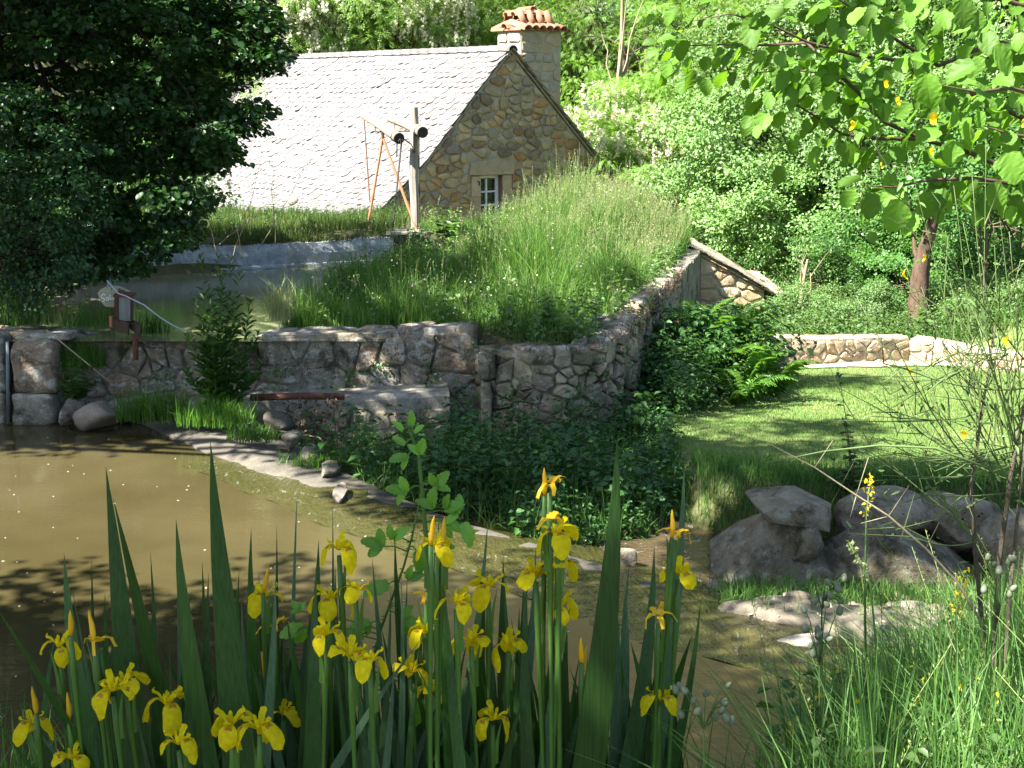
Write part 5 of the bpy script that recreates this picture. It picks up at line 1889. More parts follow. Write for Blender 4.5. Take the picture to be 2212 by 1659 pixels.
# ------------------------------------------------------------------ the dark tree over the basin
SIL = [(-140, -260), (600, -260), (572, 0), (575, 60), (600, 125), (548, 170), (572, 250), (545, 275), (498, 310), (520, 345), (485, 375), (500, 395), (455, 430), (400, 470), (425, 520), (350, 560), (300, 600), (200, 615), (120, 590), (60, 650), (-140, 690)]
rr = np.random.default_rng(17)
C = []
while len(C) < 380:
    x, y = rr.uniform(-140, 600), rr.uniform(-260, 690)
    sdv = sdpoly(np.array([x]), np.array([y]), SIL)[0]
    if sdv < -8:
        D = rr.uniform(18.2, 22.0) if sdv < -70 else rr.uniform(18.0, 19.8)
        C.append(tuple(at(x, y, D)))
while len(C) < 560:
    x, y = rr.uniform(-140, 560), rr.uniform(-260, 640)
    if sdpoly(np.array([x]), np.array([y]), SIL)[0] < -60: C.append(tuple(at(x, y, rr.uniform(19.5, 23.5))))
C = np.array(C)
# leafy sprays are flat and reach out to the right
V, T = clump_leaves(C, 0.38, 120, 0.34, 0.095, 0.078, rr, 'hex', 1.0, 0.25, 0.25)
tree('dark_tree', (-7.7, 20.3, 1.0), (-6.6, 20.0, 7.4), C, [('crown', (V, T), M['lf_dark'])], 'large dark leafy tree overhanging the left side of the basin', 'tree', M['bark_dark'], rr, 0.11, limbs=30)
# dogwood shrub in front of it, at the left edge
SIL2 = [(-140, 150), (60, 190), (150, 260), (175, 330), (235, 420), (215, 520), (180, 590), (120, 640), (40, 690), (-140, 700)]
C = []
while len(C) < 120:
    x, y = rr.uniform(-140, 240), rr.uniform(150, 700)
    if sdpoly(np.array([x]), np.array([y]), SIL2)[0] < -8:
        C.append(tuple(at(x, y, rr.uniform(16.95, 18.1))))
C = np.array(C)
V, T = clump_leaves(C, 0.24, 75, 0.6, 0.065, 0.042, rr, 'hex', 0.8, 0.4, 0.3)
fi = rr.integers(0, len(C), 26)
FC = C[fi] + rr.normal(size=(26, 3)) * 0.12 + np.array([0, -0.12, 0.06])
P = np.repeat(FC, 10, 0) + rr.normal(size=(260, 3)) * np.array([0.028, 0.028, 0.01])
FV, FT = leaf_tris(P, rr.normal(size=(260, 3)) * np.array([1, 1, 0.2]), np.tile([0, -0.4, 1.0], (260, 1)), 0.016, 0.014, False)
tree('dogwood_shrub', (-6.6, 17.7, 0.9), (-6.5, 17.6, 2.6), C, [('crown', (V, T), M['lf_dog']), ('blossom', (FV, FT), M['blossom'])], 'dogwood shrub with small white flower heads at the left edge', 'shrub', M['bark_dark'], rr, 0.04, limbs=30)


# ------------------------------------------------------------------ trees outside the frame whose shade falls into it
def shade_tree(name, root, top, targets, label, seed, leaf=0.16, per=95, rad=0.75, over=()):
    r = np.random.default_rng(seed)
    C = []
    for (p, t, n, spread) in targets:
        c = np.array(p) + np.array(SUN_DIR) * t
        C += [c + nrm(r.normal(size=3)) * spread * r.random() ** 0.4 for _ in range(n)]
    C += [np.array(c) for c in over]
    C = np.array(C)
    V, T = clump_leaves(C, rad, per, 0.5, leaf, leaf * 0.8, r, 'dia', 0.9, 0.3, 0.2)
    return tree(name, root, top, C, [('crown', (V, T), M['lf_mid'])], label, 'tree', M['bark'], r, 0.22, limbs=40)


shade_tree('bankside_tree', (-5.5, -2.0, 2.4), (-4.6, 1.0, 8.5), [
    ((1.2, 7.4, 0.0), 9.6, 12, 1.0), ((-0.9, 2.9, 2.6), 7.5, 14, 1.2), ((0.3, 2.9, 2.6), 7.5, 14, 1.2), ((-2.0, 3.2, 2.6), 7.5, 12, 1.2), ((-1.5, 5.5, 1.0), 9, 12, 1.3),
    ((-3.4, 7.0, 0.0), 10, 18, 1.5), ((-0.6, 7.0, 0.0), 10, 18, 1.5), ((-5.2, 9.3, 0.0), 10, 18, 1.3), ((-3.4, 9.8, 0.0), 10, 24, 1.3), ((-1.6, 9.9, 0.0), 10, 24, 1.2), ((0.0, 9.3, 0.0), 10, 18, 1.0), ((-2.6, 8.4, 0.0), 10, 18, 1.3), ((-0.8, 8.5, 0.0), 10, 18, 1.3), ((-5.0, 7.6, 0.0), 10, 14, 1.4)],
    'tall tree on the near bank, out of the picture, shading the irises', 201, over=[(rnd.uniform(-0.8, 2.8), rnd.uniform(4.5, 9.6), rnd.uniform(7.4, 9.4)) for _ in range(80)] + [(rnd.uniform(-6.2, -3.4), rnd.uniform(2.5, 7.6), rnd.uniform(7.4, 9.2)) for _ in range(70)])
shade_tree('poolside_tree', (-11.5, 14.5, 1.0), (-10.4, 14.6, 9.5), [
    ((0.3, 16.0, 0.4), 11, 16, 0.8), ((1.1, 16.4, 0.4), 11.5, 14, 0.8), ((-0.5, 13.7, 0.1), 11, 14, 0.7), ((0.6, 13.3, 0.1), 11.5, 14, 0.7), ((0.9, 14.3, 0.1), 11.5, 10, 0.7), ((-0.6, 15.0, 0.2), 10.5, 14, 1.0), ((0.6, 14.2, 0.2), 11, 14, 1.0), ((-1.6, 15.4, 0.2), 10.5, 10, 0.9), ((-6.2, 16.2, 0.0), 10, 14, 0.9), ((-4.9, 16.4, 0.0), 10, 14, 0.9), ((-5.2, 17.2, 0.6), 10, 11, 1.1), ((-3.4, 17.2, 0.6), 10, 11, 1.1), ((-1.8, 17.0, 0.7), 10.5, 11, 1.1), ((-0.2, 16.2, 0.5), 11, 10, 1.1),
    ((-5.6, 19, 4.5), 9, 10, 1.3), ((-5.8, 19.4, 2.2), 10, 12, 1.2), ((-6.0, 18.0, 3.0), 9, 12, 1.3)],
    'tall tree beyond the left edge of the picture, shading the basin wall', 202)
shade_tree('hillside_tree', (-13.5, 22.0, 1.5), (-12.0, 22.0, 11.0), [
    ((-5.0, 24.2, 1.3), 12, 6, 1.0), ((-3.0, 24.9, 1.3), 13, 5, 0.9), ((-6.8, 22.8, 1.3), 11, 10, 1.3),
    ((2.6, 13.9, 0.3), 15, 9, 0.9), ((4.6, 13.3, 0.3), 16, 8, 0.9), ((3.4, 15.4, 0.3), 15, 6, 0.6), ((1.6, 14.5, 0.3), 14, 9, 0.9), ((3.0, 19.8, 0.0), 14, 8, 0.7), ((4.6, 19.5, 0.0), 16, 7, 0.7), ((1.6, 17.0, 0.6), 13, 9, 0.9), ((2.1, 11.9, 0.2), 15, 22, 0.6), ((3.0, 11.9, 0.2), 15.5, 22, 0.6), ((3.9, 11.9, 0.2), 16, 22, 0.6), ((3.4, 12.6, 0.4), 16, 14, 0.7)],
    'tall tree on the slope beyond the left edge, dappling the lawn', 203, rad=0.55)


# ------------------------------------------------------------------ grasses
def blades(P, H, Wd, segs, r, lean=0.35, bias=(0, 0), power=2.0):
    P = np.asarray(P, float)
    n = len(P)
    H = np.broadcast_to(np.asarray(H, float), (n,))[:, None]
    Wd = np.broadcast_to(np.asarray(Wd, float), (n,))[:, None]
    yaw = r.uniform(0, 2 * np.pi, n)
    d = np.stack([np.cos(yaw), np.sin(yaw), np.zeros(n)], -1) + np.array([bias[0], bias[1], 0])
    b = np.abs(r.normal(size=(n, 1))) * lean
    wy = r.uniform(0, 2 * np.pi, n)
    sdv = np.stack([np.cos(wy), np.sin(wy) * 0.6, np.zeros(n)], -1)
    sdv = nrm(sdv)
    rows = []
    for k in range(segs):
        t = k / segs
        c = P + np.array([0, 0, 1.0]) * H * (t - 0.35 * b * t ** power) + d * H * b * t ** power
        w = Wd * 0.5 * (1 - t) ** 0.55
        rows += [c - sdv * w, c + sdv * w]
    tip = P + np.array([0, 0, 1.0]) * H * (1 - 0.35 * b) + d * H * b
    V = np.stack(rows + [tip], 1)
    m = 2 * segs + 1
    base = np.arange(n)[:, None] * m
    T = []
    for k in range(segs - 1):
        a = 2 * k
        T += [base + np.array([a, a + 1, a + 3]), base + np.array([a, a + 3, a + 2])]
    T.append(base + np.array([m - 3, m - 2, m - 1]))
    return V.reshape(-1, 3), np.concatenate(T)


def scatter(poly, n, r, holes=(), margin=0.0):
    xs = [p[0] for p in poly]
    ys = [p[1] for p in poly]
    out = []
    tot = 0
    while tot < n:
        x = r.uniform(min(xs), max(xs), n * 2)
        y = r.uniform(min(ys), max(ys), n * 2)
        ok = sdpoly(x, y, poly) < -margin
        for h in holes:
            ok &= sdpoly(x, y, h) > 0.0
        out.append(np.stack([x[ok], y[ok]], -1))
        tot += ok.sum()
    q = np.concatenate(out)[:n]
    return np.stack([q[:, 0], q[:, 1], zf(q[:, 0], q[:, 1])], -1)


def patch(P, sc, r, amt=0.5):
    """slow variation over the ground, 1 +- amt"""
    return 1 + amt * (np.sin(P[:, 0] * 1.3 * sc + 1) + np.sin(P[:, 1] * 1.7 * sc) + np.sin((P[:, 0] + P[:, 1]) * 0.9 * sc + 2)) / 2.2


def stuff(name, VT, mat, label=None, cat=None):
    o = put(name, mesh_np(name, VT[0], VT[1], mat))
    return tag(o, label, cat, None, 'stuff')


def panicles(P, H, r, k=9, spread=0.03, size=0.022, lean=0.2, rad=0.0026):
    """thin stalks carrying loose seed heads"""
    n = len(P)
    yaw = r.uniform(0, 6.28, n)
    d = np.stack([np.cos(yaw), np.sin(yaw), np.zeros(n)], -1)
    b = np.abs(r.normal(size=(n, 1))) * lean
    H = H[:, None]
    s = np.linspace(0, 1, 4)[None, :, None]
    path = P[:, None] + np.array([0, 0, 1.0]) * H[:, None] * s + d[:, None] * (H * b)[:, None] * s ** 2
    V1, Q1 = tubes_np(path, np.full((n, 4), rad), 3)
    tt = np.tile(np.linspace(0.76, 1.0, k), n)[:, None]
    PP = np.repeat(P, k, 0) + np.array([0, 0, 1.0]) * np.repeat(H, k, 0) * tt + np.repeat(d * H * b, k, 0) * tt ** 2
    PP = PP + r.normal(size=PP.shape) * spread * (1.1 - tt)
    V2, T2 = leaf_tris(PP, r.normal(size=PP.shape) * 0.5 + np.array([0, 0, 0.8]), r.normal(size=PP.shape), size, size * 0.35, False)
    return merge([(V1, quads_to_tris(Q1)), (V2, T2)])


rg = np.random.default_rng(77)
TERR_G = [(-3.1, 17.5), (-0.55, 17.25), (0.1, 16.65), (0.6, 16.4), (1.0, 16.75), (1.35, 17.4), (1.6, 19.0), (2.3, 22.0), (3.15, 25.8), (3.5, 27.5), (2.5, 29.8), (-2, 30.3), (-1.9, 25.0), (-2.45, 21.5)]
P = scatter(TERR_G, 62000, rg)
hv = 0.42 * patch(P, 1.0, rg, 0.35) * rg.uniform(0.45, 1.35, len(P))
hv *= np.where(P[:, 1] > 21.5, np.clip(0.5 + (P[:, 0] + 0.6) * 0.4, 0.5, 1), 1.0)
hv *= np.where(P[:, 0] > 0.6, np.clip((np.hypot(P[:, 0] - 1.2, P[:, 1] - 17.0)) / 3.0, 0.45, 1), 1.0)
cl_ = rg.uniform([-3.2, 16.5], [4.2, 30.3], (420, 2))
kd = np.full(len(P), 9.0)
ka = np.zeros(len(P))
for i_, c_ in enumerate(cl_):
    dd_ = np.hypot(P[:, 0] - c_[0], P[:, 1] - c_[1])
    m2_ = dd_ < kd
    kd = np.where(m2_, dd_, kd)
    ka = np.where(m2_, i_, ka)
hk = rg.choice([0.45, 0.7, 0.9, 1.1, 1.35, 1.75], 420)[ka.astype(int)]
hv = hv * hk * np.clip(1.25 - kd * 1.1, 0.45, 1.25)
stuff('meadow_grass', blades(P, hv + 0.08, rg.uniform(0.006, 0.015, len(P)), 3, rg, 0.55), M['gr_meadow'], 'tall green meadow grass covering the terrace mound', 'grass')
wgt = sstep((P[:, 1] - 19.5) / 5) * sstep((P[:, 0] + 0.8) / 2.2)
sel = rg.random(len(P)) < 0.01 + 0.085 * wgt
Pd = P[sel]
stuff('seeding_grass', panicles(Pd, hv[sel] * 0.8 + 0.38, rg, 9, 0.05, 0.03), M['gr_dry'], 'pale dry seed heads standing above the terrace grass', 'grass')
# flowering herbs inside the meadow
stuff('meadow_flowers', leaf_tris(P[:900] + np.array([0, 0, 1.0]) * (hv[:900, None] * 0.9 + 0.1), rg.normal(size=(900, 3)), rg.normal(size=(900, 3)) + np.array([0, -0.6, 0.6]), 0.028, 0.026, False), M['fl_mixed'], 'tiny pale wild flowers scattered in the meadow grass', 'flowers')
stuff('pink_flowers', leaf_tris(P[1000:1250] + np.array([0, 0, 1.0]) * (hv[1000:1250, None] * 0.8 + 0.1), rg.normal(size=(250, 3)), rg.normal(size=(250, 3)) + np.array([0, -0.6, 0.6]), 0.032, 0.03, False), M['fl_pink'], 'tiny pink wild flowers in the grass above the retaining wall', 'flowers')
# strip behind the white wall, below the roof
STRIP = [(-9.5, 21.8), (-6.1, 23.55), (-4.1, 24.6), (-2.2, 25.5), (-1.4, 26.2), (-1.4, 29.8), (-10, 29.8)]
P = scatter(STRIP, 16000, rg)
front = np.clip(1 - (P[:, 1] - 25.0 - (P[:, 0] + 3.2) * 0.45) / 3, 0.2, 1)
stuff('strip_grass', blades(P, (0.16 + 0.16 * rg.random(len(P))) * (0.7 + 0.5 * front), 0.014, 2, rg, 0.4), M['gr_strip_shaded'], 'grass growing along the top of the white wall', 'grass')
n = 260
P2 = np.array([tuple(ff(fl_ * rg.random(), 1.40 + rg.normal() * 0.015, 0.02)) for _ in range(n)])
V, T = blades(P2, rg.uniform(0.05, 0.14, n), 0.012, 2, rg, 1.1, (0.4, -0.9))
stuff('wall_moss', (V, T), M['dead_stalk'], 'dark moss and dead blades hanging over the white wall', 'moss')
n = 5200
P2 = np.array([tuple(ff(fl_ * rg.random(), 1.39, -0.45 * rg.random())) for _ in range(n)])
stuff('wall_top_grass', blades(P2, rg.uniform(0.06, 0.26, n) * patch(P2, 2.0, rg, 0.5), 0.013, 2, rg, 0.6), M['gr_strip_shaded'], 'grass overhanging the edge of the white wall', 'grass')
# short lawn
P = scatter(LAWNP, 120000, rg)
keep = rg.random(len(P)) < np.clip(1.25 - (P[:, 1] - 12.5) / 14, 0.3, 1)
P = P[keep] + np.array([0, 0, 0.01])
stuff('lawn_grass', blades(P, 0.028 * patch(P, 1.2, rg, 0.3) * rg.uniform(0.5, 1.7, len(P)), rg.uniform(0.007, 0.013, len(P)), 1, rg, 0.6), M['gr_lawn'], 'short mown grass of the lawn', 'grass')
# longer grass at the lawn edge and on the slope to the stream
EDGE = [(0.8, 15.4), (1.4, 14.6), (1.9, 13.6), (2.4, 13.2), (3.2, 12.95), (4.6, 12.6), (8, 11.8), (8, 11.3), (4.4, 12.0), (3.0, 12.2), (2.0, 12.2), (1.5, 11.6), (1.0, 12.1), (0.3, 13.2), (-0.4, 14.6)]
P = scatter(EDGE, 34000, rg)
P = P[P[:, 2] > -0.35]
stuff('edge_grass', blades(P, rg.uniform(0.08, 0.26, len(P)), rg.uniform(0.006, 0.011, len(P)), 2, rg, 0.5), M['gr_bank'], 'rough grass between the lawn and the stream', 'grass')
n = 2600
Pb = np.array([tuple(at(rg.uniform(1560, 2260), rg.uniform(1235, 1330), 11.05 + rg.uniform(-.25, .2))) for _ in range(n)])
Pb[:, 2] = np.maximum(zf(Pb[:, 0], Pb[:, 1]), -0.14)
Pt = np.array([tuple(at(rg.uniform(1560, 2260), 1060, rg.uniform(12.2, 12.9))) for _ in range(n)])
Pt[:, 2] = zf(Pt[:, 0], Pt[:, 1])
Pb = np.concatenate([Pb, Pt])
stuff('boulder_grass', blades(Pb, rg.uniform(0.06, 0.24, len(Pb)), 0.008, 3, rg, 0.6), M['gr_bank'], 'grass tucked round the granite boulders', 'grass')
BAR = [(1.2, 10.9), (1.6, 10.35), (2.3, 10.2), (3.4, 9.95), (6.0, 9.2), (6.0, 9.7), (3.4, 10.4), (2.2, 10.9), (1.5, 11.5)]
P = scatter(BAR, 700, rg)
P[:, 2] = np.maximum(P[:, 2], -0.15)
stuff('gravel_bar_grass', blades(P, rg.uniform(0.06, 0.24, len(P)), 0.008, 3, rg, 0.6), M['gr_meadow'], 'sparse sunlit grass on the gravel bar in the stream', 'grass')


def pebbles(name, poly, n, mat, label, s0=0.02, s1=0.07, zmin=-0.14):
    import bmesh
    bm = bmesh.new()
    bmesh.ops.create_icosphere(bm, subdivisions=1, radius=1.0)
    bm.verts.ensure_lookup_table()
    V0 = np.array([v.co[:] for v in bm.verts])
    T0 = np.array([[v.index for v in f.verts] for f in bm.faces])
    bm.free()
    P_ = scatter(poly, n, rg)
    P_[:, 2] = np.maximum(P_[:, 2], zmin)
    parts = []
    for p_ in P_:
        s_ = s0 + (s1 - s0) * rg.random() ** 2.5
        a_ = rg.uniform(0, 6.28)
        R_ = np.array([[math.cos(a_), -math.sin(a_), 0], [math.sin(a_), math.cos(a_), 0], [0, 0, 1]])
        parts.append(((V0 * (1 + rg.normal(size=V0.shape) * 0.14) * np.array([1.25, 0.85, 0.55]) * s_) @ R_.T + p_, T0))
    o = put(name, mesh_np(name, *merge(parts), mat))
    return tag(o, label, 'pebbles', None, 'stuff')


BARP = [(1.5, 10.45), (1.75, 10.15), (2.5, 9.68), (4.2, 9.0), (6.3, 8.4), (6.3, 9.4), (3.4, 10.1), (2.4, 10.6)]
sheet('gravel_bar', BARP, 0.08, M['path_wet'], 0.006)
pebbles('pale_pebbles', BARP, 120, M['pale_rock'], 'pale pebbles strewn on the gravel bar', 0.012, 0.045)
pebbles('stream_pebbles', [(1.3, 11.2), (1.6, 10.6), (2.4, 10.5), (3.4, 10.2), (6.5, 9.3), (6.5, 10.8), (3.5, 11.3), (1.8, 11.6)], 300, M['wet_rock'], 'brown pebbles breaking the surface of the stream', 0.03, 0.13, -0.15)


def tuft(name, px, py, z, n, spread, h, lean, label, mat='gr_tuft', w=0.009, cat='grass tuft', group='grass tufts by the basin wall', bias=(0, 0)):
    p = on(px, py, z) if isinstance(z, float) else at(px, py, z[0])
    q = np.array(p) + np.clip(rg.normal(size=(n, 3)), -1.7, 1.7) * np.array([spread, spread * 0.5, 0.015])
    V, T = blades(q, rg.uniform(0.4, 1.1, n) * h, w, 4, rg, lean, bias)
    o = put(name, mesh_np(name, sub(V, p), T, M[mat]), None, p)
    return tag(o, label, cat, group, 'stuff' if n < 750 else None)


tuft('grass_tuft', 330, 905, (16.15,), 900, 0.22, 0.42, 0.5, 'lush green grass tuft at the waterline left of the leafy willowherb')
tuft('grass_tuft', 470, 915, (15.95,), 800, 0.25, 0.38, 0.5, 'lush green grass tuft at the foot of the willowherb')
tuft('grass_tuft', 545, 950, (15.3,), 400, 0.16, 0.22, 0.7, 'drooping grass tuft on the right end of the weir crest')
tuft('grass_tuft', 175, 790, (16.95,), 700, 0.16, 0.36, 0.6, 'soft green tuft hanging down the wall right of the pier')
tuft('grass_tuft', 60, 700, (17.25,), 260, 0.18, 0.55, 0.25, 'upright grass at the left edge on top of the basin wall')
tuft('grass_tuft', 190, 705, (17.3,), 240, 0.18, 0.38, 0.35, 'grass growing left of the sluice gate')
tuft('grass_tuft', 330, 720, (17.35,), 160, 0.12, 0.32, 0.3, 'thin grass right of the sluice gate')
tuft('grass_tuft', 600, 690, (17.4,), 160, 0.09, 0.62, 0.75, 'pale arching grass tuft where the terrace meets the basin', 'gr_dry', 0.01)
tuft('grass_tuft', 670, 1010, (14.6,), 300, 0.2, 0.22, 0.6, 'grass in the weeds below the weir crest')

# ------------------------------------------------------------------ leafy weeds
def herb_geo(seed, h=0.6, pairs=8, ll=0.09, lw=0.05, stem=0.004, branch=True):
    r = np.random.default_rng(seed)
    bend = r.normal(size=2) * 0.12
    t = np.linspace(0, 1, 6)
    path = np.stack([bend[0] * t ** 2 * h, bend[1] * t ** 2 * h, t * h], -1)
    V1, Q1 = tubes_np(path[None], (stem * (1.2 - 0.8 * t))[None], 4)
    PP, UU, LL = [], [], []
    for i in range(pairs):
        f = 0.15 + 0.85 * i / (pairs - 1)
        p = np.array([np.interp(f, t, path[:, a]) for a in range(3)])
        a0 = (i % 2) * math.pi / 2 + r.uniform(-.3, .3)
        for k in range(2):
            an = a0 + k * math.pi
            d = np.array([math.cos(an), math.sin(an), r.uniform(-0.25, 0.35)])
            sc = ll * (1.15 - 0.7 * abs(f - 0.45)) * r.uniform(0.7, 1.15)
            PP.append(p + d * 0.015)
            UU.append(d)
            LL.append(sc)
            if branch and r.random() < 0.5:
                q = p + d * sc * 0.8
                PP.append(q + r.normal(size=3) * 0.02)
                UU.append(d + r.normal(size=3) * 0.6)
                LL.append(sc * 0.7)
    PP, UU, LL = np.array(PP), np.array(UU), np.array(LL)
    V2, T2 = leaf_tris(PP, UU, np.tile([0, 0, 1.0], (len(PP), 1)) + r.normal(size=(len(PP), 3)) * 0.25, LL, LL * lw / ll, True, 0.14, 0.3)
    return merge([(V1, quads_to_tris(Q1)), (V2, T2)])


def joined(variants, P, sc, r, tilt=0.15):
    parts = []
    for i, p in enumerate(P):
        V, T = variants[int(r.integers(0, len(variants)))]
        a = r.uniform(0, 6.28)
        R_ = np.array(Matrix.Rotation(a, 3, 'Z') @ Matrix.Rotation(r.normal() * tilt, 3, 'X'))
        parts.append((V @ R_.T * sc[i] + p, T))
    return merge(parts)


HV = [herb_geo(300 + k, 0.62, 9, 0.085, 0.05) for k in range(4)] + [herb_geo(310 + k, 0.5, 7, 0.10, 0.075) for k in range(2)]
WEED = [(-2.75, 16.3), (-2.5, 15.2), (-1.6, 14.1), (-0.7, 13.1), (0.3, 12.2), (1.0, 12.4), (1.2, 13.3), (1.2, 14.8), (1.6, 15.6), (1.5, 16.6), (1.0, 15.95), (0.5, 15.75), (-0.2, 15.9), (-0.9, 16.2)]
P = scatter(WEED, 480, rg)
P[:, 2] = np.maximum(P[:, 2], -0.2)
hs = 0.35 + 1.15 * rg.random(len(P)) ** 1.5
hs *= np.where(np.hypot(P[:, 0] - 0.55, P[:, 1] - 15.5) < 0.95, 0.35, 1.0)
hs *= np.where(P[:, 1] < 13.2, 0.55, 1.0) * np.where(P[:, 0] < -1.9, 0.4, np.where((P[:, 0] < -0.8) & (P[:, 1] > 15.0), 0.5, 1))
P3 = scatter(WEED, 190, rg)
P3 = P3[(P3[:, 0] > -0.7) | (P3[:, 1] < 14.8)]
P3[:, 2] = np.maximum(P3[:, 2], -0.2)
stuff('tall_weeds', joined(HV, P3, 0.7 + 0.75 * rg.random(len(P3)), rg, 0.3), M['herb'], 'taller weeds standing among the nettles', 'weeds')
P3 = scatter(WEED, 4200, rg)
P3[:, 2] = np.maximum(P3[:, 2], -0.2)
stuff('weed_grass', blades(P3, rg.uniform(0.15, 0.7, len(P3)) * np.where((P3[:, 0] < -0.8) & (P3[:, 1] > 15.0), 0.5, 1), 0.008, 3, rg, 0.5), M['gr_bank'], 'wild grass growing through the nettles', 'grass')
STP = scatter(STRIP, 240, rg)
stuff('strip_weeds', joined(HV, STP, 0.3 + 0.4 * rg.random(len(STP)), rg), M['herb'], 'small weeds among the grass above the white wall', 'weeds')
stuff('nettle_weeds', joined(HV, P, hs, rg), M['herb'], 'dark nettles and weeds filling the hollow below the walls', 'weeds')
# scrub leaning on the retaining wall beyond the corner
pts = []
for _ in range(760):
    s = rg.uniform(1.7, rl_ * 0.78)
    w = float(np.interp(s, [1.7, 2.4, 4, 6, 8], [0.6, 0.9, 1.3, 1.55, 1.4]))
    p = rf(s, 0, 0.12 + w * rg.random() ** 1.3)
    pts.append((p.x, p.y, zat(p.x, p.y)))
P = np.array(pts)
d_ = np.array([0.6 + 0.75 * rg.random() for _ in pts])
d_ *= np.interp(P[:, 1], [16, 17, 18, 19, 21, 22, 26], [0.7, 0.85, 1.15, 1.5, 1.2, 0.5, 0.3])
stuff('wall_scrub', joined(HV, P, d_, rg, 0.22), M['herb'], 'leafy scrub growing along the foot of the retaining wall', 'scrub')
P = P[rg.random(len(P)) < 0.3] + np.array([0.1, -0.05, 0])
stuff('pale_scrub', joined(HV, P, (0.7 + 0.7 * rg.random(len(P))) * np.interp(P[:, 1], [16, 17, 18, 19, 21, 22, 26], [0.5, 0.6, 0.9, 1.3, 1.0, 0.45, 0.35]), rg, 0.3), M['herb_lit'], 'paler sunlit leaves on top of the scrub by the retaining wall', 'scrub')  # lit leaves at the front, drawn in the lighter herb colour
WB = [(3.9, 22.6), (9, 22.4), (9, 29), (4.7, 29)]
P = scatter(WB, 700, rg)
stuff('wood_edge_weeds', joined(HV, P, 0.6 + 0.6 * rg.random(len(P)), rg), M['herb_lit'], 'pale weeds at the wood edge behind the lawn wall', 'weeds')
P = scatter(WB, 9000, rg)
stuff('wood_edge_grass', blades(P, rg.uniform(0.15, 0.5, len(P)), 0.016, 2, rg, 0.5), M['gr_meadow'], 'grass at the wood edge behind the lawn wall', 'grass')
# broad weeds in the terrace grass
P = np.concatenate([scatter(TERR_G, 240, rg), np.array([(q_.x, q_.y, 1.02) for q_ in [rf(rl_ * rg.uniform(0.0, 0.6), 0, rg.uniform(-0.55, -0.02)) for _ in range(130)]])])
stuff('terrace_weeds', joined(HV, P, 0.4 + 0.75 * rg.random(len(P)) ** 2, rg, 0.35), M['herb_lit'], 'leafy weeds mixed into the terrace grass', 'weeds')
P = scatter(TERR_G, 260, rg)
stuff('terrace_docks', joined(HV, P, 0.35 + 0.7 * rg.random(len(P)) ** 2, rg, 0.4), M['herb'], 'dark leafy weeds scattered through the terrace grass', 'weeds')
HOL = [(0.7, 12.4), (1.3, 12.6), (1.75, 13.6), (1.75, 15.5), (1.7, 16.8), (1.35, 16.5), (0.9, 15.9), (0.6, 14.5)]
P = scatter(HOL, 320, rg)
P[:, 2] = np.maximum(P[:, 2], -0.2)
stuff('hollow_weeds', joined(HV, P, 0.3 + 0.6 * rg.random(len(P)), rg, 0.3), M['herb'], 'weeds between the retaining wall corner and the lawn', 'weeds')
P = scatter(HOL, 6000, rg)
P[:, 2] = np.maximum(P[:, 2], -0.2)
stuff('hollow_grass', blades(P, rg.uniform(0.1, 0.35, len(P)), 0.009, 3, rg, 0.55), M['gr_bank'], 'grass between the retaining wall corner and the lawn', 'grass')
# small creepers on the walls
n = 190
PP = np.array([tuple(wf(wlen * rg.uniform(0.42, 0.97), rg.uniform(0.05, 0.75), 0.09)) for _ in range(n)] + [tuple(rf(rl_ * rg.uniform(0.0, 0.33), rg.uniform(-0.3, 0.95), 0.1)) for _ in range(n)])
PP = np.repeat(PP[rg.random(len(PP)) < 0.3], 9, 0)
PP = PP + rg.normal(size=PP.shape) * np.array([0.07, 0.03, 0.07])
stuff('wall_creeper', leaf_tris(PP, rg.normal(size=PP.shape) + np.array([0, -0.5, 0.2]), rg.normal(size=PP.shape) * 0.4 + np.array([0, -0.9, 0.5]), 0.045, 0.035), M['herb_lit'], 'small green creepers growing out of the wall joints', 'creeper')
# moss cushions on the wall tops
PP = np.array([tuple(rf(rl_ * 0.6 * rg.random(), rtop(rl_ * 0.3) + rg.uniform(-0.25, 0.03), 0.09 + 0.01 * rg.random())) for _ in range(1500)] + [tuple(wf(wlen * rg.uniform(0.55, 1.0), rg.uniform(0.55, 0.93), 0.085)) for _ in range(700)])
V, T = blades(PP, rg.uniform(0.02, 0.07, len(PP)), 0.012, 1, rg, 1.2, (0.2, -0.6))
stuff('wall_top_moss', (V, T), M['dead_stalk'], 'brown moss fringing the tops of the stone walls', 'moss')


# ------------------------------------------------------------------ ferns
def frond_geo(seed, L=0.75):
    r = np.random.default_rng(seed)
    t = np.linspace(0, 1, 10)
    path = np.stack([t * L * 0.8, np.zeros(10), L * (0.75 * t - 0.62 * t ** 2.2)], -1)
    V1, Q1 = tubes_np(path[None], (0.005 * (1.1 - t))[None], 4)
    n = 26
    f = np.linspace(0.12, 0.985, n)
    c = np.stack([np.interp(f, t, path[:, a]) for a in range(3)], -1)
    ln = L * 0.27 * (1 - f) ** 0.75 * np.minimum(1, 0.35 + f * 2.6) + 0.012
    parts = [(V1, quads_to_tris(Q1))]
    for sg in (-1, 1):
        U0 = np.stack([np.full(n, 0.55), np.full(n, sg * 1.0), np.full(n, 0.05)], -1) + r.normal(size=(n, 3)) * 0.1
        parts.append(leaf_tris(c, U0, np.tile([0.25, 0, 1.0], (n, 1)) + r.normal(size=(n, 3)) * 0.15, ln, L * 0.8 / n * 0.62 + ln * 0.05, True, 0.12, 0.3))
    V, T = merge(parts)
    return mesh_np('frond', V, T, M['fern'])


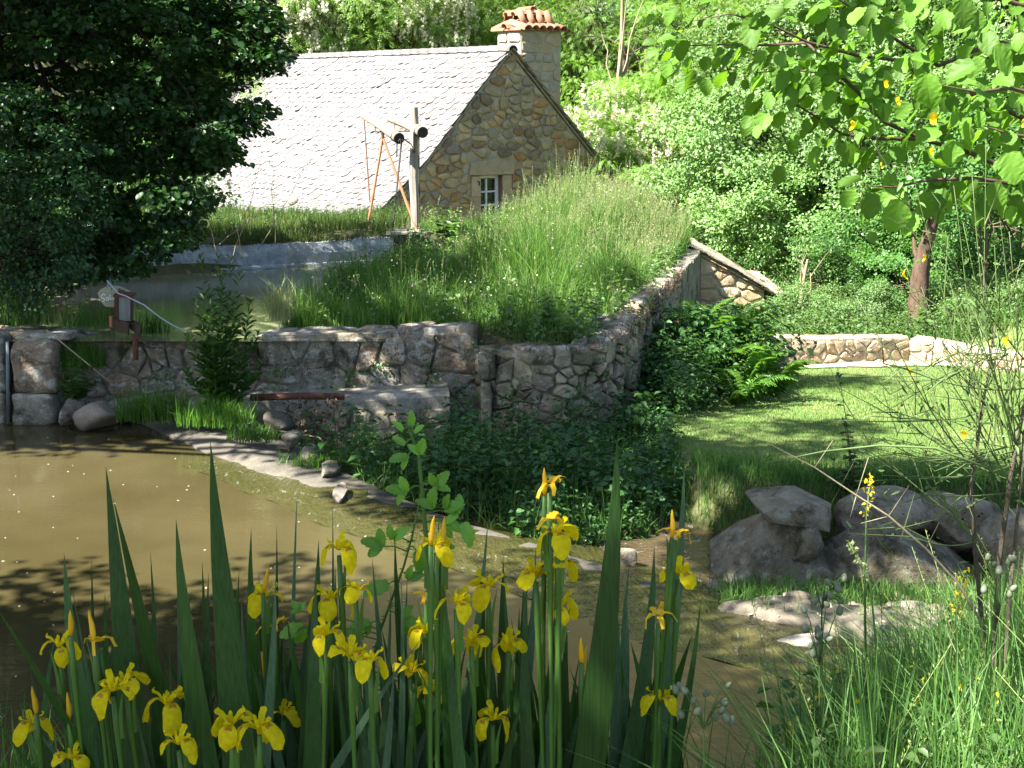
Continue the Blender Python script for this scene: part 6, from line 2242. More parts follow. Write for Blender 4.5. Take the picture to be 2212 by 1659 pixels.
FR = [frond_geo(k) for k in range(3)]
for (px, py, D, sc, nf, lab) in (
        (1610, 800, 18.6, 1.15, 10, 'bright fern at the outer edge of the scrub, over the lawn'),
        (1570, 745, 19.2, 1.15, 10, 'bright fern with upright fronds beside the retaining wall'),
        (1650, 850, 17.8, 0.9, 9, 'low fern spreading its fronds over the lawn edge'),
        (1590, 885, 17.3, 0.8, 8, 'shaded fern at the foot of the scrub'),
        (1520, 690, 21.0, 0.8, 8, 'fern near the far end of the retaining wall'),
        (1480, 870, 18.0, 0.8, 7, 'small fern between the wall corner and the other ferns')):
    p = at(px, py, D)
    p.z = max(p.z - 0.35, zat(p.x, p.y))
    e_ = empty('fern', p)
    tag(e_, lab, 'fern', 'ferns by the retaining wall')
    for k in range(nf):
        put('frond', FR[k % 3], e_, (0, 0, 0), (rnd.uniform(-.2, .2), rnd.uniform(-.75, -.2), k * 6.283 / nf + rnd.uniform(-.3, .3)), sc * 1.6 * rnd.uniform(0.75, 1.15))


# ------------------------------------------------------------------ single plants by the basin
def stem_plant(name, base, stems, label, cat, mat, leafL, leafW, per=26, stemmat='stem_iris', spiral=2.4, group=None, up=0.5, rad=0.006):
    """base point; stems: list of tip points in the world"""
    e_ = empty(name, base)
    tag(e_, label, cat, group)
    for i, tip in enumerate(stems):
        tip = Vector(tip)
        st = Vector(base) + Vector((rg.normal() * 0.05, rg.normal() * 0.04, 0))
        m = st.lerp(tip, 0.5) + Vector((rg.normal() * 0.04, rg.normal() * 0.04, 0))
        s = np.linspace(0, 1, 8)[:, None]
        path = (1 - s) ** 2 * np.array(st) + 2 * s * (1 - s) * np.array(m) + s ** 2 * np.array(tip)
        V1, Q1 = tubes_np(path[None], (rad * (1.2 - s[:, 0]))[None], 5)
        o = put('stem', mesh_np('stem', sub(V1, base), Q1, M[stemmat], True), e_)
        f = np.sort(rg.uniform(0.08, 1.0, per))
        q = np.stack([np.interp(f, s[:, 0], path[:, a]) for a in range(3)], -1)
        an = np.arange(per) * spiral + rg.uniform(0, 6)
        U = np.stack([np.cos(an), np.sin(an), np.full(per, up) + 0.8 * (f > 0.85)], -1)
        L = leafL * (1.1 - 0.75 * np.maximum(0, f - 0.5) * 1.6) * rg.uniform(0.8, 1.2, per)
        V2, T2 = leaf_tris(q, U, np.tile([0, 0, 1.0], (per, 1)) + rg.normal(size=(per, 3)) * 0.2, L, leafW * L / leafL, True, 0.15, 0.25)
        put('leaves', mesh_np('leaves', sub(V2, base), T2, M[mat]), o)
    return e_


def spts(pts, D, dd=0.2):
    return [at(x, y, D + rg.normal() * dd * 0.5) for x, y in pts]


stem_plant('willowherb', at(480, 905, 16.2), spts([(432, 545), (470, 555), (500, 540), (520, 580), (450, 610), (540, 650), (420, 640), (560, 720), (400, 720), (480, 600), (515, 690), (440, 720), (570, 780), (395, 800), (540, 820), (470, 740)], 16.2, 0.3), 'tall leafy willowherb growing in front of the basin wall', 'plant', 'willow', 0.16, 0.036, 44, up=0.9)
stem_plant('willowherb', at(165, 870, 16.6), spts([(150, 770), (180, 760), (200, 790), (130, 780), (215, 820), (165, 800)], 16.55, 0.15), 'short leafy willowherb in the corner right of the pier', 'plant', 'willow', 0.10, 0.035, 26)
stem_plant('elder_seedling', at(960, 520, 25.0), spts([(945, 430), (925, 460), (975, 455), (990, 475), (955, 470)], 25.0), 'pale young elder in front of the mill gable', 'plant', 'herb_lit', 0.17, 0.07, 14, up=0.2)
stem_plant('hawkweed', at(155, 700, 17.1), spts([(216, 568), (205, 590)], 17.1, 0.05), 'tall pale flower stalk left of the slab sign', 'plant', 'herb_lit', 0.05, 0.012, 12, rad=0.007)
stem_plant('lawn_sapling', at(1830, 1060, 12.6), spts([(1808, 790), (1822, 900), (1840, 950), (1795, 990), (1860, 1000), (1830, 1010), (1875, 1040), (1790, 1040)], 12.6, 0.15), 'slim red-stemmed sapling at the edge of the lawn above the boulders', 'sapling', 'herb', 0.075, 0.05, 20, 'twig', up=0.15, rad=0.007)
stem_plant('broom_clump', at(1010, 690, 18.5), spts([(1040, 520), (1065, 540), (1090, 500), (1115, 530), (1020, 560), (1140, 560)], 18.5, 0.2), 'dark wiry stems standing in the terrace grass', 'plant', 'broom', 0.05, 0.01, 16, 'broom', up=1.0, rad=0.004)
# dry stalks in front of the roof
for i, (a, b, lab) in enumerate((((520, 560), (480, 300), 'thin dry stalk before the roof, longest of the group'), ((500, 570), (568, 330), 'thin dry stalk leaning towards the roof'), ((560, 540), (690, 310), 'thin dry stalk leaning far right across the roof'), ((470, 560), (425, 380), 'thin dry stalk against the dark tree'), ((600, 530), (585, 350), 'thin upright dry stalk near the white wall'), ((430, 560), (560, 460), 'dry stalk crossing the others above the white wall'))):
    p0, p1 = at(*a, 18.0), at(*b, 18.2)
    m_ = MB()
    pts_ = [p0.lerp(p1, k / 6) + Vector((rnd.uniform(-.03, .03), 0, 0)) for k in range(7)]
    m_.tube(pts_, [0.006 * (1.1 - k / 7) for k in range(7)], 5)
    tv = np.array([tuple(p0.lerp(p1, rnd.uniform(0.55, 1.0))) for _ in range(26)])
    o = m_.build('dry_stalk', M['dry_stalk'], None, True, p0)
    V, T = leaf_tris(tv, rg.normal(size=tv.shape) + np.array([0, 0, 0.7]), rg.normal(size=tv.shape), 0.05, 0.012, False)
    put('dry_leaves', mesh_np('dry_leaves', sub(V, p0), T, M['dry_stalk']), o)
    tag(o, lab, 'stalk', 'dry stalks before the roof')
m_ = MB()
for k in range(12):
    a = at(625 + k * 10 + rnd.uniform(-6, 6), 965 + rnd.uniform(-10, 15), 15.8)
    b = at(620 + k * 11 + rnd.uniform(-14, 14), 850 + rnd.uniform(-10, 60), 15.9)
    m_.tube([a, a.lerp(b, 0.5) + Vector((rnd.uniform(-.05, .05), 0, 0)), b], [0.006, 0.005, 0.003], 4)
dd = m_.build('dead_weed', M['dead_stalk'], None, False, at(680, 965, 15.8))
tag(dd, 'clump of blackened dead stalks in front of the rusty pipe', 'dead plant')
tv = np.array([tuple(at(rnd.uniform(615, 750), rnd.uniform(855, 950), 15.85)) for _ in range(160)])
V, T = leaf_tris(tv, rg.normal(size=tv.shape), rg.normal(size=tv.shape), 0.06, 0.025)
put('dead_leaves', mesh_np('dead_leaves', sub(V, dd.location), T, M['dead_stalk']), dd)
for a, b, c, lab in (((100, 712), (170, 770), (270, 852), 'pale fallen stick slanting across the basin wall by the pier'), ((600, 930), (690, 945), (720, 985), 'pale fallen stick lying on the weedy slope under the pipe')):
    m_ = MB()
    m_.tube([at(*a, 16.75), at(*b, 16.6), at(*c, 16.4)] if a[0] < 300 else [at(*a, 15.6), at(*b, 15.3), at(*c, 15.0)], [0.008, 0.008, 0.005], 6)
    tag(m_.build('fallen_stick', M['dry_stalk'], None, True), lab, 'stick')
# white specks drifting on the pool, splashes under the weir
n = 190
P = np.stack([rg.uniform(-7, 1.5, n), rg.uniform(8.2, 16.2, n), np.full(n, 0.004)], -1)
P = P[(P[:, 1] < 16.0 - (P[:, 0] + 4.0) * 1.15) | (P[:, 0] < -4)]
stuff('floating_petals', leaf_tris(P, rg.normal(size=P.shape) * np.array([1, 1, 0]), np.tile([0, 0, 1.0], (len(P), 1)), rg.uniform(0.012, 0.034, len(P)), 0.018, False, 0.02, 0.0), M['blossom'], 'white petals drifting on the pool', 'petals')
P = np.array([tuple(wmap(rg.uniform(5.2, 7.6), rg.uniform(-0.3, -0.1), rg.uniform(-1.15, -0.7))) for _ in range(150)])
stuff('weir_splash', leaf_tris(P, rg.normal(size=P.shape), rg.normal(size=P.shape) + np.array([0, -.5, 0.6]), rg.uniform(0.02, 0.06, len(P)), 0.03, False), M['foam'], 'white splashes of water below the weir', 'foam')


# ------------------------------------------------------------------ yellow flag irises on the near bank
def sword(name, tip, base, w, D, mat, parent, bend=0.0, lean_d=0.0, twist=0.25):
    """one sword leaf from a base below the frame to its tip"""
    tp = at(tip[0], tip[1], D + lean_d)
    bp = at(base[0], base[1], D)
    d = (bp - tp)
    gz = 2.0
    if bp.z > gz:
        k = (bp.z - gz) / max(0.12, -d.normalized().z)
        bp2 = bp + d.normalized() * min(k, 0.9) * 0.7 + Vector((0, 0, -min(k, 0.9) * 0.3))
    else:
        bp2 = bp
    n = 14
    side0 = Vector((1, 0, 0))
    ax = (tp - bp2).normalized()
    fw_ = Vector((math.sin(twist), -math.cos(twist), 0))
    side = ax.cross(fw_).normalized()
    fw2 = side.cross(ax).normalized()
    V, Fc = [], []
    ww = w / F * D
    for i in range(n):
        t = i / (n - 1)
        c = bp2.lerp(tp, t) + side * bend * 4 * t * (1 - t) * -1 * (tp - bp2).length + fw2 * 0.05 * math.sin(t * 2.6 + twist * 4) + side * 0.006 * math.sin(t * 7 + twist * 9) * t
        prof_ = min(1.0, 0.72 + t * 0.6) * (1 - max(0, (t - 0.35) / 0.65) ** 2.1) if i < n - 1 else 0.004
        hw = ww / 2 * prof_
        V += [c - side * hw + fw2 * hw * 0.10, c + fw2 * (-0.14) * hw * -1, c + side * hw + fw2 * hw * 0.05]
    for i in range(n - 1):
        a = i * 3
        Fc += [(a, a + 1, a + 4, a + 3), (a + 1, a + 2, a + 5, a + 4)]
    w0 = wpos(parent)
    me = mesh_py(name, [v - w0 for v in V], Fc, mat, True)
    return put(name, me, parent)


def fall_mesh(seed, droop=1.0, wide=1.0):
    r = random.Random(seed)
    rows, cols = 10, 5
    V, Fc = [], []
    for i in range(rows):
        t = i / (rows - 1)
        rad_ = 0.004 + 0.046 * math.sin(min(t * 1.15, 1) * math.pi / 2) + 0.004 * t
        z = 0.018 * math.sin(min(1, t * 2.6) * math.pi / 2) - 0.088 * droop * max(0, t - 0.3) ** 1.4
        if t < 0.3: hw = 0.0055 + 0.006 * t
        else: hw = 0.006 + 0.018 * wide * math.sin(math.pi * min(1, (t - 0.26) / 0.80) ** 0.9) ** 0.8
        if i == rows - 1: hw = 0.004
        for j in range(cols):
            u_ = -1 + 2 * j / (cols - 1)
            wv = 0.0035 * math.sin(t * 9 + u_ * 2 + seed) * abs(u_) * (t > 0.35)
            V.append((rad_ - 0.006 * abs(u_) ** 2 + wv + r.uniform(-.001, .001), u_ * hw * (1 + r.uniform(-.05, .05)), z - 0.002 * abs(u_) ** 2 * (1 if t > 0.3 else -1) + r.uniform(-.0015, .0015)))
    for i in range(rows - 1):
        for j in range(cols - 1):
            a = i * cols + j
            Fc.append((a, a + 1, a + cols + 1, a + cols))
    me = mesh_py('fall_petal', V, Fc, M['petal'], True)
    me.materials.append(M['petal_mark'])
    for k, pl in enumerate(me.polygons):
        i, j = divmod(k, cols - 1)
        if i == 3 and j in (1, 2): pl.material_index = 1
    return me


def flower_core():
    """three upright standards and three forked style arms"""
    V, Fc = [], []

    def strip(path, widths, az):
        n0 = len(V)
        ca, sa = math.cos(az), math.sin(az)
        for (r_, z), hw in zip(path, widths):
            for u_ in (-1, 0, 1):
                x, y = r_ + 0.002 * abs(u_), u_ * hw
                V.append((x * ca - y * sa, x * sa + y * ca, z + 0.002 * abs(u_)))
        for i in range(len(path) - 1):
            for j in (0, 1):
                a = n0 + i * 3 + j
                Fc.append((a, a + 1, a + 4, a + 3))
    for k in range(3):
        az = k * 2.0944
        strip([(0.003, 0.0), (0.012, 0.016), (0.022, 0.025), (0.031, 0.027), (0.034, 0.033), (0.031, 0.038)], [0.004, 0.006, 0.008, 0.0085, 0.007, 0.002], az)
        strip([(0.003, 0.0), (0.008, 0.012), (0.010, 0.024), (0.013, 0.030)], [0.003, 0.004, 0.0045, 0.001], az + 1.047)
    return mesh_py('flower', V, Fc, M['petal'], True)


FALLS = [fall_mesh(1, 1.0, 1.0), fall_mesh(2, 1.25, 1.05), fall_mesh(3, 0.7, 0.9), fall_mesh(4, 1.1, 0.8), fall_mesh(5, 0.5, 1.0)]
CORE = flower_core()


def old_mesh(seed):
    r = random.Random(seed)
    m_ = MB()
    V, Fc = [], []
    for k in range(5):
        az = r.uniform(0, 6.28)
        n0 = len(V)
        hw = r.uniform(0.004, 0.008)
        for i in range(5):
            t = i / 4
            rad_ = 0.004 + r.uniform(0.015, 0.03) * t
            z = 0.03 * t - r.uniform(0.02, 0.05) * t * t + 0.005
            for u_ in (-1, 1):
                y = u_ * hw * (1 - 0.6 * t) + r.uniform(-.002, .002)
                V.append((rad_ * math.cos(az) - y * math.sin(az), rad_ * math.sin(az) + y * math.cos(az), z))
        for i in range(4):
            a = n0 + i * 2
            Fc.append((a, a + 1, a + 3, a + 2))
    return mesh_py('withered_flower', V, Fc, M['petal_old'], True)


def bud_mesh():
    m_ = MB()
    m_.tube([(0, 0, 0), (0.001, 0, 0.012), (0.002, 0, 0.028), (0.001, 0.001, 0.043), (0, 0, 0.056)], [0.0035, 0.0055, 0.005, 0.0032, 0.0006], 7)
    return mesh_py('bud', m_.V, m_.F, M['petal_old'], True)


OLD = [old_mesh(k) for k in range(3)]
BUD = bud_mesh()


def iris_flower(kind, px, py, D, parent, basepx, sc=1.0, yaw=None):
    p = at(px, py, D)
    w0 = wpos(parent)
    # stalk from the ground with a green sheath under the flower
    b = at(basepx, 1659, D)
    b = Vector((b.x, D + 0.03, 2.05))
    q = p + Vector((0, 0, -0.012))
    m_ = MB()
    mid_ = b.lerp(q, 0.6) + Vector((rnd.uniform(-.015, .015), 0.01, 0))
    pts_ = [b.lerp(mid_, k / 4) for k in range(4)] + [mid_.lerp(q, k / 5) for k in range(6)]
    rad_ = [0.005] * 4 + [0.0047, 0.0044, 0.004, 0.005, 0.0065, 0.0045]
    m_.tube(pts_, rad_, 7)
    stalk = put('stalk', mesh_py('stalk', [v_ if False else Vector(v_) - w0 for v_ in m_.V], m_.F, M['stem_iris'], True), parent)
    up_ = (q - mid_).normalized()
    # sheath: a folded leaf clasping the stalk below the flower
    s0 = q - up_ * 0.085
    sdx = Vector((rnd.choice((-1, 1)), rnd.uniform(-.4, .4), 0)).normalized()
    V = []
    for i in range(6):
        t = i / 5
        c = s0 + up_ * 0.095 * t + sdx * (0.006 + 0.012 * t * t)
        hw = 0.011 * (1 - t) ** 0.7 + 0.0005
        pv = Vector((-sdx.y, sdx.x, 0)) * 0.4 + Vector((0.5, -0.2, 0))
        V += [c - pv * hw, c + Vector((0, -0.004, 0)) * (1 - t), c + pv * hw]
    Fc = []
    for i in range(5):
        a = i * 3
        Fc += [(a, a + 1, a + 4, a + 3), (a + 1, a + 2, a + 5, a + 4)]
    put('sheath', mesh_py('sheath', [Vector(v_) - w0 for v_ in V], Fc, M['stem_iris'], True), parent)
    yaw = rnd.uniform(0, 2.09) if yaw is None else yaw
    rot = (rnd.uniform(-.2, .2), rnd.uniform(-.2, .2), yaw)
    if kind == 'open':
        fl = put('flower', CORE, parent, p - w0, rot, sc)
        for k in range(3):
            put('petal', FALLS[rnd.randrange(5)], fl, (0, 0, 0), (rnd.uniform(-.25, .25), rnd.uniform(-.25, .3), k * 2.0944 + rnd.uniform(-.2, .2)), rnd.uniform(0.85, 1.1))
    elif kind == 'bud':
        put('bud', BUD, parent, p - w0 - Vector((0, 0, 0.01)), rot, sc)
    else:
        put('withered_flower', OLD[rnd.randrange(3)], parent, p - w0, rot, sc * 1.15)


G_, B_ = 'g', 'b'
IRIS = [
    # base px, depth, leaves (tip, base, width, kind, bend), flowers (kind, x, y), label
    (190, 2.62, [((160, 1188), (245, 1659), 56, G_, 0.01), ((146, 1258), (205, 1659), 30, G_, 0.02), ((10, 1265), (185, 1659), 34, G_, -0.05), ((72, 1428), (145, 1659), 42, G_, 0.0), ((0, 1515), (85, 1659), 34, G_, -0.03), ((60, 1560), (150, 1659), 30, B_, -0.04)],
     [('open', 128, 1398), ('bud', 152, 1362), ('open', 70, 1568), ('bud', 78, 1530), ('open', 158, 1640), ('bud', 148, 1545)], 'iris in the bottom left corner with drooping outer leaf and three open flowers'),
    (320, 2.55, [((222, 1010), (345, 1659), 62, G_, 0.012), ((267, 1066), (392, 1659), 62, G_, 0.01), ((250, 1320), (330, 1659), 44, G_, 0.02), ((318, 1480), (350, 1659), 24, B_, 0.02)],
     [('old', 215, 1392), ('bud', 202, 1372), ('open', 244, 1492), ('open', 272, 1480), ('open', 362, 1525)], 'iris with two tall broad leaves side by side, left of the tallest leaf'),
    (440, 2.5, [((415, 1108), (480, 1659), 66, G_, 0.015), ((405, 1420), (410, 1659), 40, G_, 0.0), ((372, 1360), (400, 1640), 7, G_, 0.03), ((440, 1350), (405, 1640), 7, G_, -0.02)],
     [('open', 386, 1608)], 'iris with one broad leaf and a low flower at the bottom of the frame'),
    (520, 2.45, [((478, 960), (520, 1659), 74, G_, 0.0), ((455, 1480), (470, 1659), 40, G_, 0.02), ((505, 1560), (540, 1659), 36, G_, 0.02)],
     [('open', 500, 1568), ('open', 560, 1575)], 'iris with the tallest and broadest leaf of the left half'),
    (590, 2.8, [((565, 1128), (560, 1659), 34, G_, 0.0), ((592, 1130), (640, 1659), 14, G_, 0.02), ((660, 1060), (590, 1500), 14, B_, -0.03), ((545, 1280), (530, 1659), 22, B_, -0.02)],
     [('open', 572, 1292), ('bud', 568, 1270), ('old', 592, 1355), ('bud', 566, 1455), ('open', 612, 1545)], 'iris with a single flower facing left, between the broad leaves'),
    (665, 2.6, [((682, 1163), (650, 1659), 44, G_, -0.01), ((704, 1232), (655, 1659), 46, G_, -0.02), ((640, 1310), (690, 1659), 34, G_, 0.02)],
     [('open', 704, 1372)], 'iris with paired leaves crossing, left of the double-tier flowers'),
    (740, 2.72, [((750, 1200), (725, 1659), 24, B_, 0.0), ((735, 1105), (690, 1380), 12, B_, -0.02), ((720, 1420), (760, 1659), 40, G_, 0.02)],
     [('open', 732, 1188), ('open', 768, 1282), ('open', 712, 1300)], 'iris carrying the high side-on flower above the pool edge and two below it'),
    (800, 2.5, [((931, 1372), (748, 1655), 26, B_, 0.06), ((780, 1440), (840, 1659), 36, G_, 0.02), ((848, 1420), (820, 1659), 26, B_, 0.0)],
     [('open', 756, 1418), ('open', 800, 1432)], 'iris with a blue-green leaf arching up to the right across the clump'),
    (895, 2.75, [((872, 1138), (893, 1659), 28, G_, 0.0), ((826, 1190), (850, 1659), 24, B_, 0.01), ((900, 1560), (870, 1659), 34, G_, 0.0), ((990, 1210), (935, 1400), 22, B_, -0.02)],
     [('old', 920, 1292), ('open', 918, 1368), ('open', 885, 1452), ('open', 938, 1494)], 'iris with one slim dark leaf and four flowers down its left side'),
    (968, 2.6, [((960, 1232), (968, 1659), 40, G_, 0.0), ((967, 1114), (995, 1480), 28, G_, 0.0), ((922, 1418), (1050, 1659), 40, G_, -0.02)],
     [('bud', 930, 1165), ('bud', 955, 1168), ('open', 942, 1182), ('open', 985, 1305)], 'iris with upright twin buds left of the middle'),
    (1070, 2.7, [((1092, 1196), (1098, 1659), 30, G_, 0.0), ((1071, 1117), (985, 1420), 28, B_, -0.02), ((1131, 1490), (1080, 1659), 34, G_, 0.0)],
     [('open', 1055, 1272), ('open', 1018, 1385), ('open', 1064, 1555)], 'iris in the middle with three flowers one above another'),
    (1125, 2.78, [((1160, 1183), (1080, 1520), 30, B_, -0.03), ((1118, 1320), (1180, 1659), 28, G_, 0.03)],
     [('open', 1098, 1396)], 'iris with one flower leaning right, before the tall flower spike'),
    (1190, 2.65, [((1325, 934), (1195, 1659), 66, G_, -0.035), ((1142, 1232), (1160, 1659), 32, G_, 0.01), ((1312, 1100), (1220, 1659), 26, B_, -0.02), ((1240, 1340), (1215, 1659), 46, G_, 0.0)],
     [('bud', 1176, 1058), ('old', 1186, 1052), ('open', 1205, 1160), ('old', 1188, 1128), ('open', 1203, 1222), ('open', 1212, 1308), ('open', 1158, 1245), ('bud', 1256, 1420)], 'iris with the highest flower spike and a great sword leaf curving right'),
    (1310, 2.75, [((1411, 1178), (1300, 1600), 44, G_, -0.04), ((1350, 1290), (1290, 1659), 30, B_, -0.02), ((1280, 1420), (1250, 1659), 46, G_, 0.0)],
     [('bud', 1258, 1445)], 'flowerless iris with dark bent leaves right of the great sword leaf'),
    (1395, 2.85, [((1486, 998), (1370, 1600), 34, B_, -0.02), ((1520, 1300), (1415, 1620), 26, G_, -0.02), ((1430, 1330), (1395, 1620), 14, G_, 0.0)],
     [('open', 1464, 1240), ('old', 1458, 1155), ('bud', 1452, 1150), ('old', 1422, 1335), ('open', 1425, 1512)], 'iris standing apart at the right end of the clump'),
]
for bpx, D, lvs, fls, lab in IRIS:
    gp_ = at(bpx, 1659, D)
    e_ = empty('iris_plant', (gp_.x, D, 2.02))
    tag(e_, lab, 'iris', 'yellow flag irises on the near bank')
    for (tip, base, w, k, bend) in lvs:
        sword('leaf', tip, base, w * 1.22, D + rnd.uniform(-.1, .06), M['lf_iris'] if k == G_ else M['lf_iris_b'], e_, bend, rnd.uniform(-.02, .12), rnd.uniform(-.5, .5))
    # shorter leaves filling the foot of the clump
    for k in range(3):
        bx = bpx + rnd.uniform(-50, 50)
        sword('leaf', (bx + rnd.uniform(-30, 60), rnd.uniform(1180, 1360)), (bx, 1659), rnd.uniform(22, 40), D + rnd.uniform(0.0, 0.2), M['lf_iris' if k else 'lf_iris_b'], e_, rnd.uniform(-.03, .03), 0.05, rnd.uniform(-.7, .7))
    for k in range(18):
        bx = bpx + rnd.uniform(-70, 70)
        sword('leaf', (bx + rnd.uniform(-45, 45), rnd.uniform(1360, 1600)), (bx, 1659), rnd.uniform(24, 46), D + rnd.uniform(0.0, 0.25), M['lf_iris'], e_, rnd.choice((-1, 1)) * rnd.uniform(0, .09), 0.05, rnd.uniform(-.6, .6))
    for (k, x, y) in fls:
        iris_flower(k, x, y, D - 0.12 + rnd.uniform(-.03, .03), e_, bpx + (x - bpx) * 0.55, 1.0 if k != 'open' else rnd.uniform(0.66, 0.86))


# ------------------------------------------------------------------ broad leaves: bramble and hazel
def broad_leaf(seed, w=0.8, serr=0.03, pleat=0.018, mat='lf_hazel', tipx=0.1):
    r = random.Random(seed)
    rows, cols = 11, 7
    V, Fc = [], []
    sag = r.uniform(0.05, 0.38)
    for i in range(rows):
        t = i / (rows - 1)
        hw = 0.5 * w * (math.sin(math.pi * min(1.0, (t * 0.93 + 0.035)) ** 0.85) ** 0.75) * (1 - 0.12 * t)
        if i == rows - 1: hw = 0.006
        for j in range(cols):
            u_ = -1 + 2 * j / (cols - 1)
            ed = serr * (1 if i % 2 else -1) if j in (0, cols - 1) and 0 < i < rows - 1 else 0
            y = t - 0.16 * abs(u_) * hw * (-1 if t > 0.15 else 1.6) * 0.8
            vein = math.sin((t * 7 - abs(u_) * 1.6) * 2 * math.pi)
            z = pleat * vein * abs(u_) + (0.08 + 0.3 * ((seed * 7) % 5) / 5) * abs(u_) ** 1.5 * hw - sag * t * t + 0.03 * math.sin(t * 5 + seed) * u_
            V.append((u_ * (hw + ed), y, z))
    for i in range(rows - 1):
        for j in range(cols - 1):
            a = i * cols + j
            Fc.append((a, a + 1, a + cols + 1, a + cols))
    return mesh_py('leaf', V, Fc, M[mat], False if pleat > 0.01 else True)


HZL = [broad_leaf(k, 0.78 + 0.06 * (k % 4), 0.02) for k in range(8)]
BRL = [broad_leaf(20 + k, 0.62, 0.025, 0.012, 'lf_bramble') for k in range(3)]


def put_leaf(me, p, dirv, nv, size, parent, name='leaf'):
    y = Vector(dirv).normalized()
    z = Vector(nv)
    x = y.cross(z).normalized()
    z = x.cross(y)
    o = bpy.data.objects.new(name, me)
    o.matrix_basis = Matrix.Translation(Vector(p) - wpos(parent)) @ Matrix((x, y, z)).transposed().to_4x4() @ Matrix.Scale(size, 4)
    return link(o, parent)


def rv_(a=1.0):
    return Vector((rnd.gauss(0, a), rnd.gauss(0, a), rnd.gauss(0, a)))


# bramble: a pale cane with prickles and a darker one behind
def cane(name, pts_, D, label, leaves, mat, r0=0.006):
    base = at(*pts_[-1], D)
    e_ = empty(name, (base.x, D, 2.05))
    tag(e_, label, 'bramble', 'bramble canes among the irises')
    P_ = [at(*p, D) for p in pts_] + [Vector((base.x + 0.02, D, 2.05))]
    m_ = MB()
    m_.tube(P_, [r0 * (0.35 + 0.65 * k / (len(P_) - 1)) for k in range(len(P_))], 7)
    w0 = wpos(e_)
    st = put('cane', mesh_py('cane', [Vector(v) - w0 for v in m_.V], m_.F, M[mat], True), e_)
    m_ = MB()
    for k in range(46):
        f = rnd.random() * (len(P_) - 2)
        i = int(f)
        c = P_[i].lerp(P_[i + 1], f - i)
        d = Vector((rnd.choice((-1, 1)), rnd.uniform(-.6, .6), -0.3)).normalized()
        m_.tube([c + d * r0 * 0.5, c + d * (r0 + 0.006)], [0.0016, 0.0003], 4, False)
    tag(put('prickles', mesh_py('prickles', [Vector(v) - w0 for v in m_.V], m_.F, M['stem_iris']), st), kind='stuff')
    for (x, y, sz, ang, n) in leaves:
        c = at(x, y, D - 0.02)
        # nearest point of the cane for the leaf stalk
        q = min((P_[i].lerp(P_[i + 1], k / 6) for i in range(len(P_) - 1) for k in range(6)), key=lambda v: (v - c).length)
        d0 = Vector((math.cos(ang), rnd.uniform(-.3, .3), math.sin(ang)))
        m_ = MB()
        m_.tube([q, q.lerp(c, 0.5) + Vector((0, 0, 0.006)), c], 0.0016, 5)
        put('leaf_stalk', mesh_py('leaf_stalk', [Vector(v) - w0 for v in m_.V], m_.F, M[mat]), e_)
        for k in range(n):
            a2 = ang + (0, 1.0, -1.0)[k]
            d = Vector((math.cos(a2), rnd.uniform(-.45, .1), math.sin(a2)))
            put_leaf(BRL[rnd.randrange(3)], c, d, Vector((rnd.uniform(-.5, .5), -0.75, 0.65)), sz / F * D * (1 if k == 0 else 0.8), e_)
    return e_


cane('bramble_cane', [(877, 905), (890, 945), (902, 975), (910, 1040), (915, 1097), (920, 1160), (922, 1224), (930, 1290), (940, 1380), (952, 1480)], 2.72, 'tall pale bramble cane rising above the irises, lit by the sun',
     [(870, 930, 28, 2.2, 1), (888, 920, 34, 1.4, 1), (875, 960, 30, 2.5, 1), (895, 935, 26, 0.9, 1), (880, 985, 42, 3.3, 2), (906, 980, 40, 1.3, 2), (878, 1062, 48, 2.9, 3), (940, 1050, 44, 0.9, 3), (935, 1095, 52, 1.6, 2), (960, 1100, 46, 0.5, 2), (960, 1130, 46, -0.2, 3), (985, 1110, 44, 1.3, 2), (1000, 1130, 56, -1.1, 1), (945, 1180, 40, 0.0, 1)], 'stem_iris', 0.0072)
cane('bramble_cane', [(904, 1093), (890, 1160), (872, 1224), (846, 1295), (822, 1360), (806, 1425), (795, 1500), (781, 1578)], 2.8, 'darker leaning bramble cane crossing behind the iris flowers',
     [(825, 1180, 52, 2.7, 3), (850, 1165, 46, 0.9, 2), (900, 1190, 56, -1.3, 1), (840, 1262, 64, 3.4, 1), (880, 1250, 40, 0.3, 2), (865, 1340, 52, 0.0, 3), (800, 1345, 48, 3.2, 2), (655, 1355, 62, 3.4, 2), (648, 1320, 30, 2.2, 3), (780, 1370, 46, 2.8, 2), (900, 1510, 66, -1.4, 1), (905, 1480, 58, 0.5, 2), (780, 1520, 50, -0.6, 2), (870, 1500, 50, 3.0, 2), (990, 1500, 44, 0.2, 1)], 'stem_iris', 0.005)

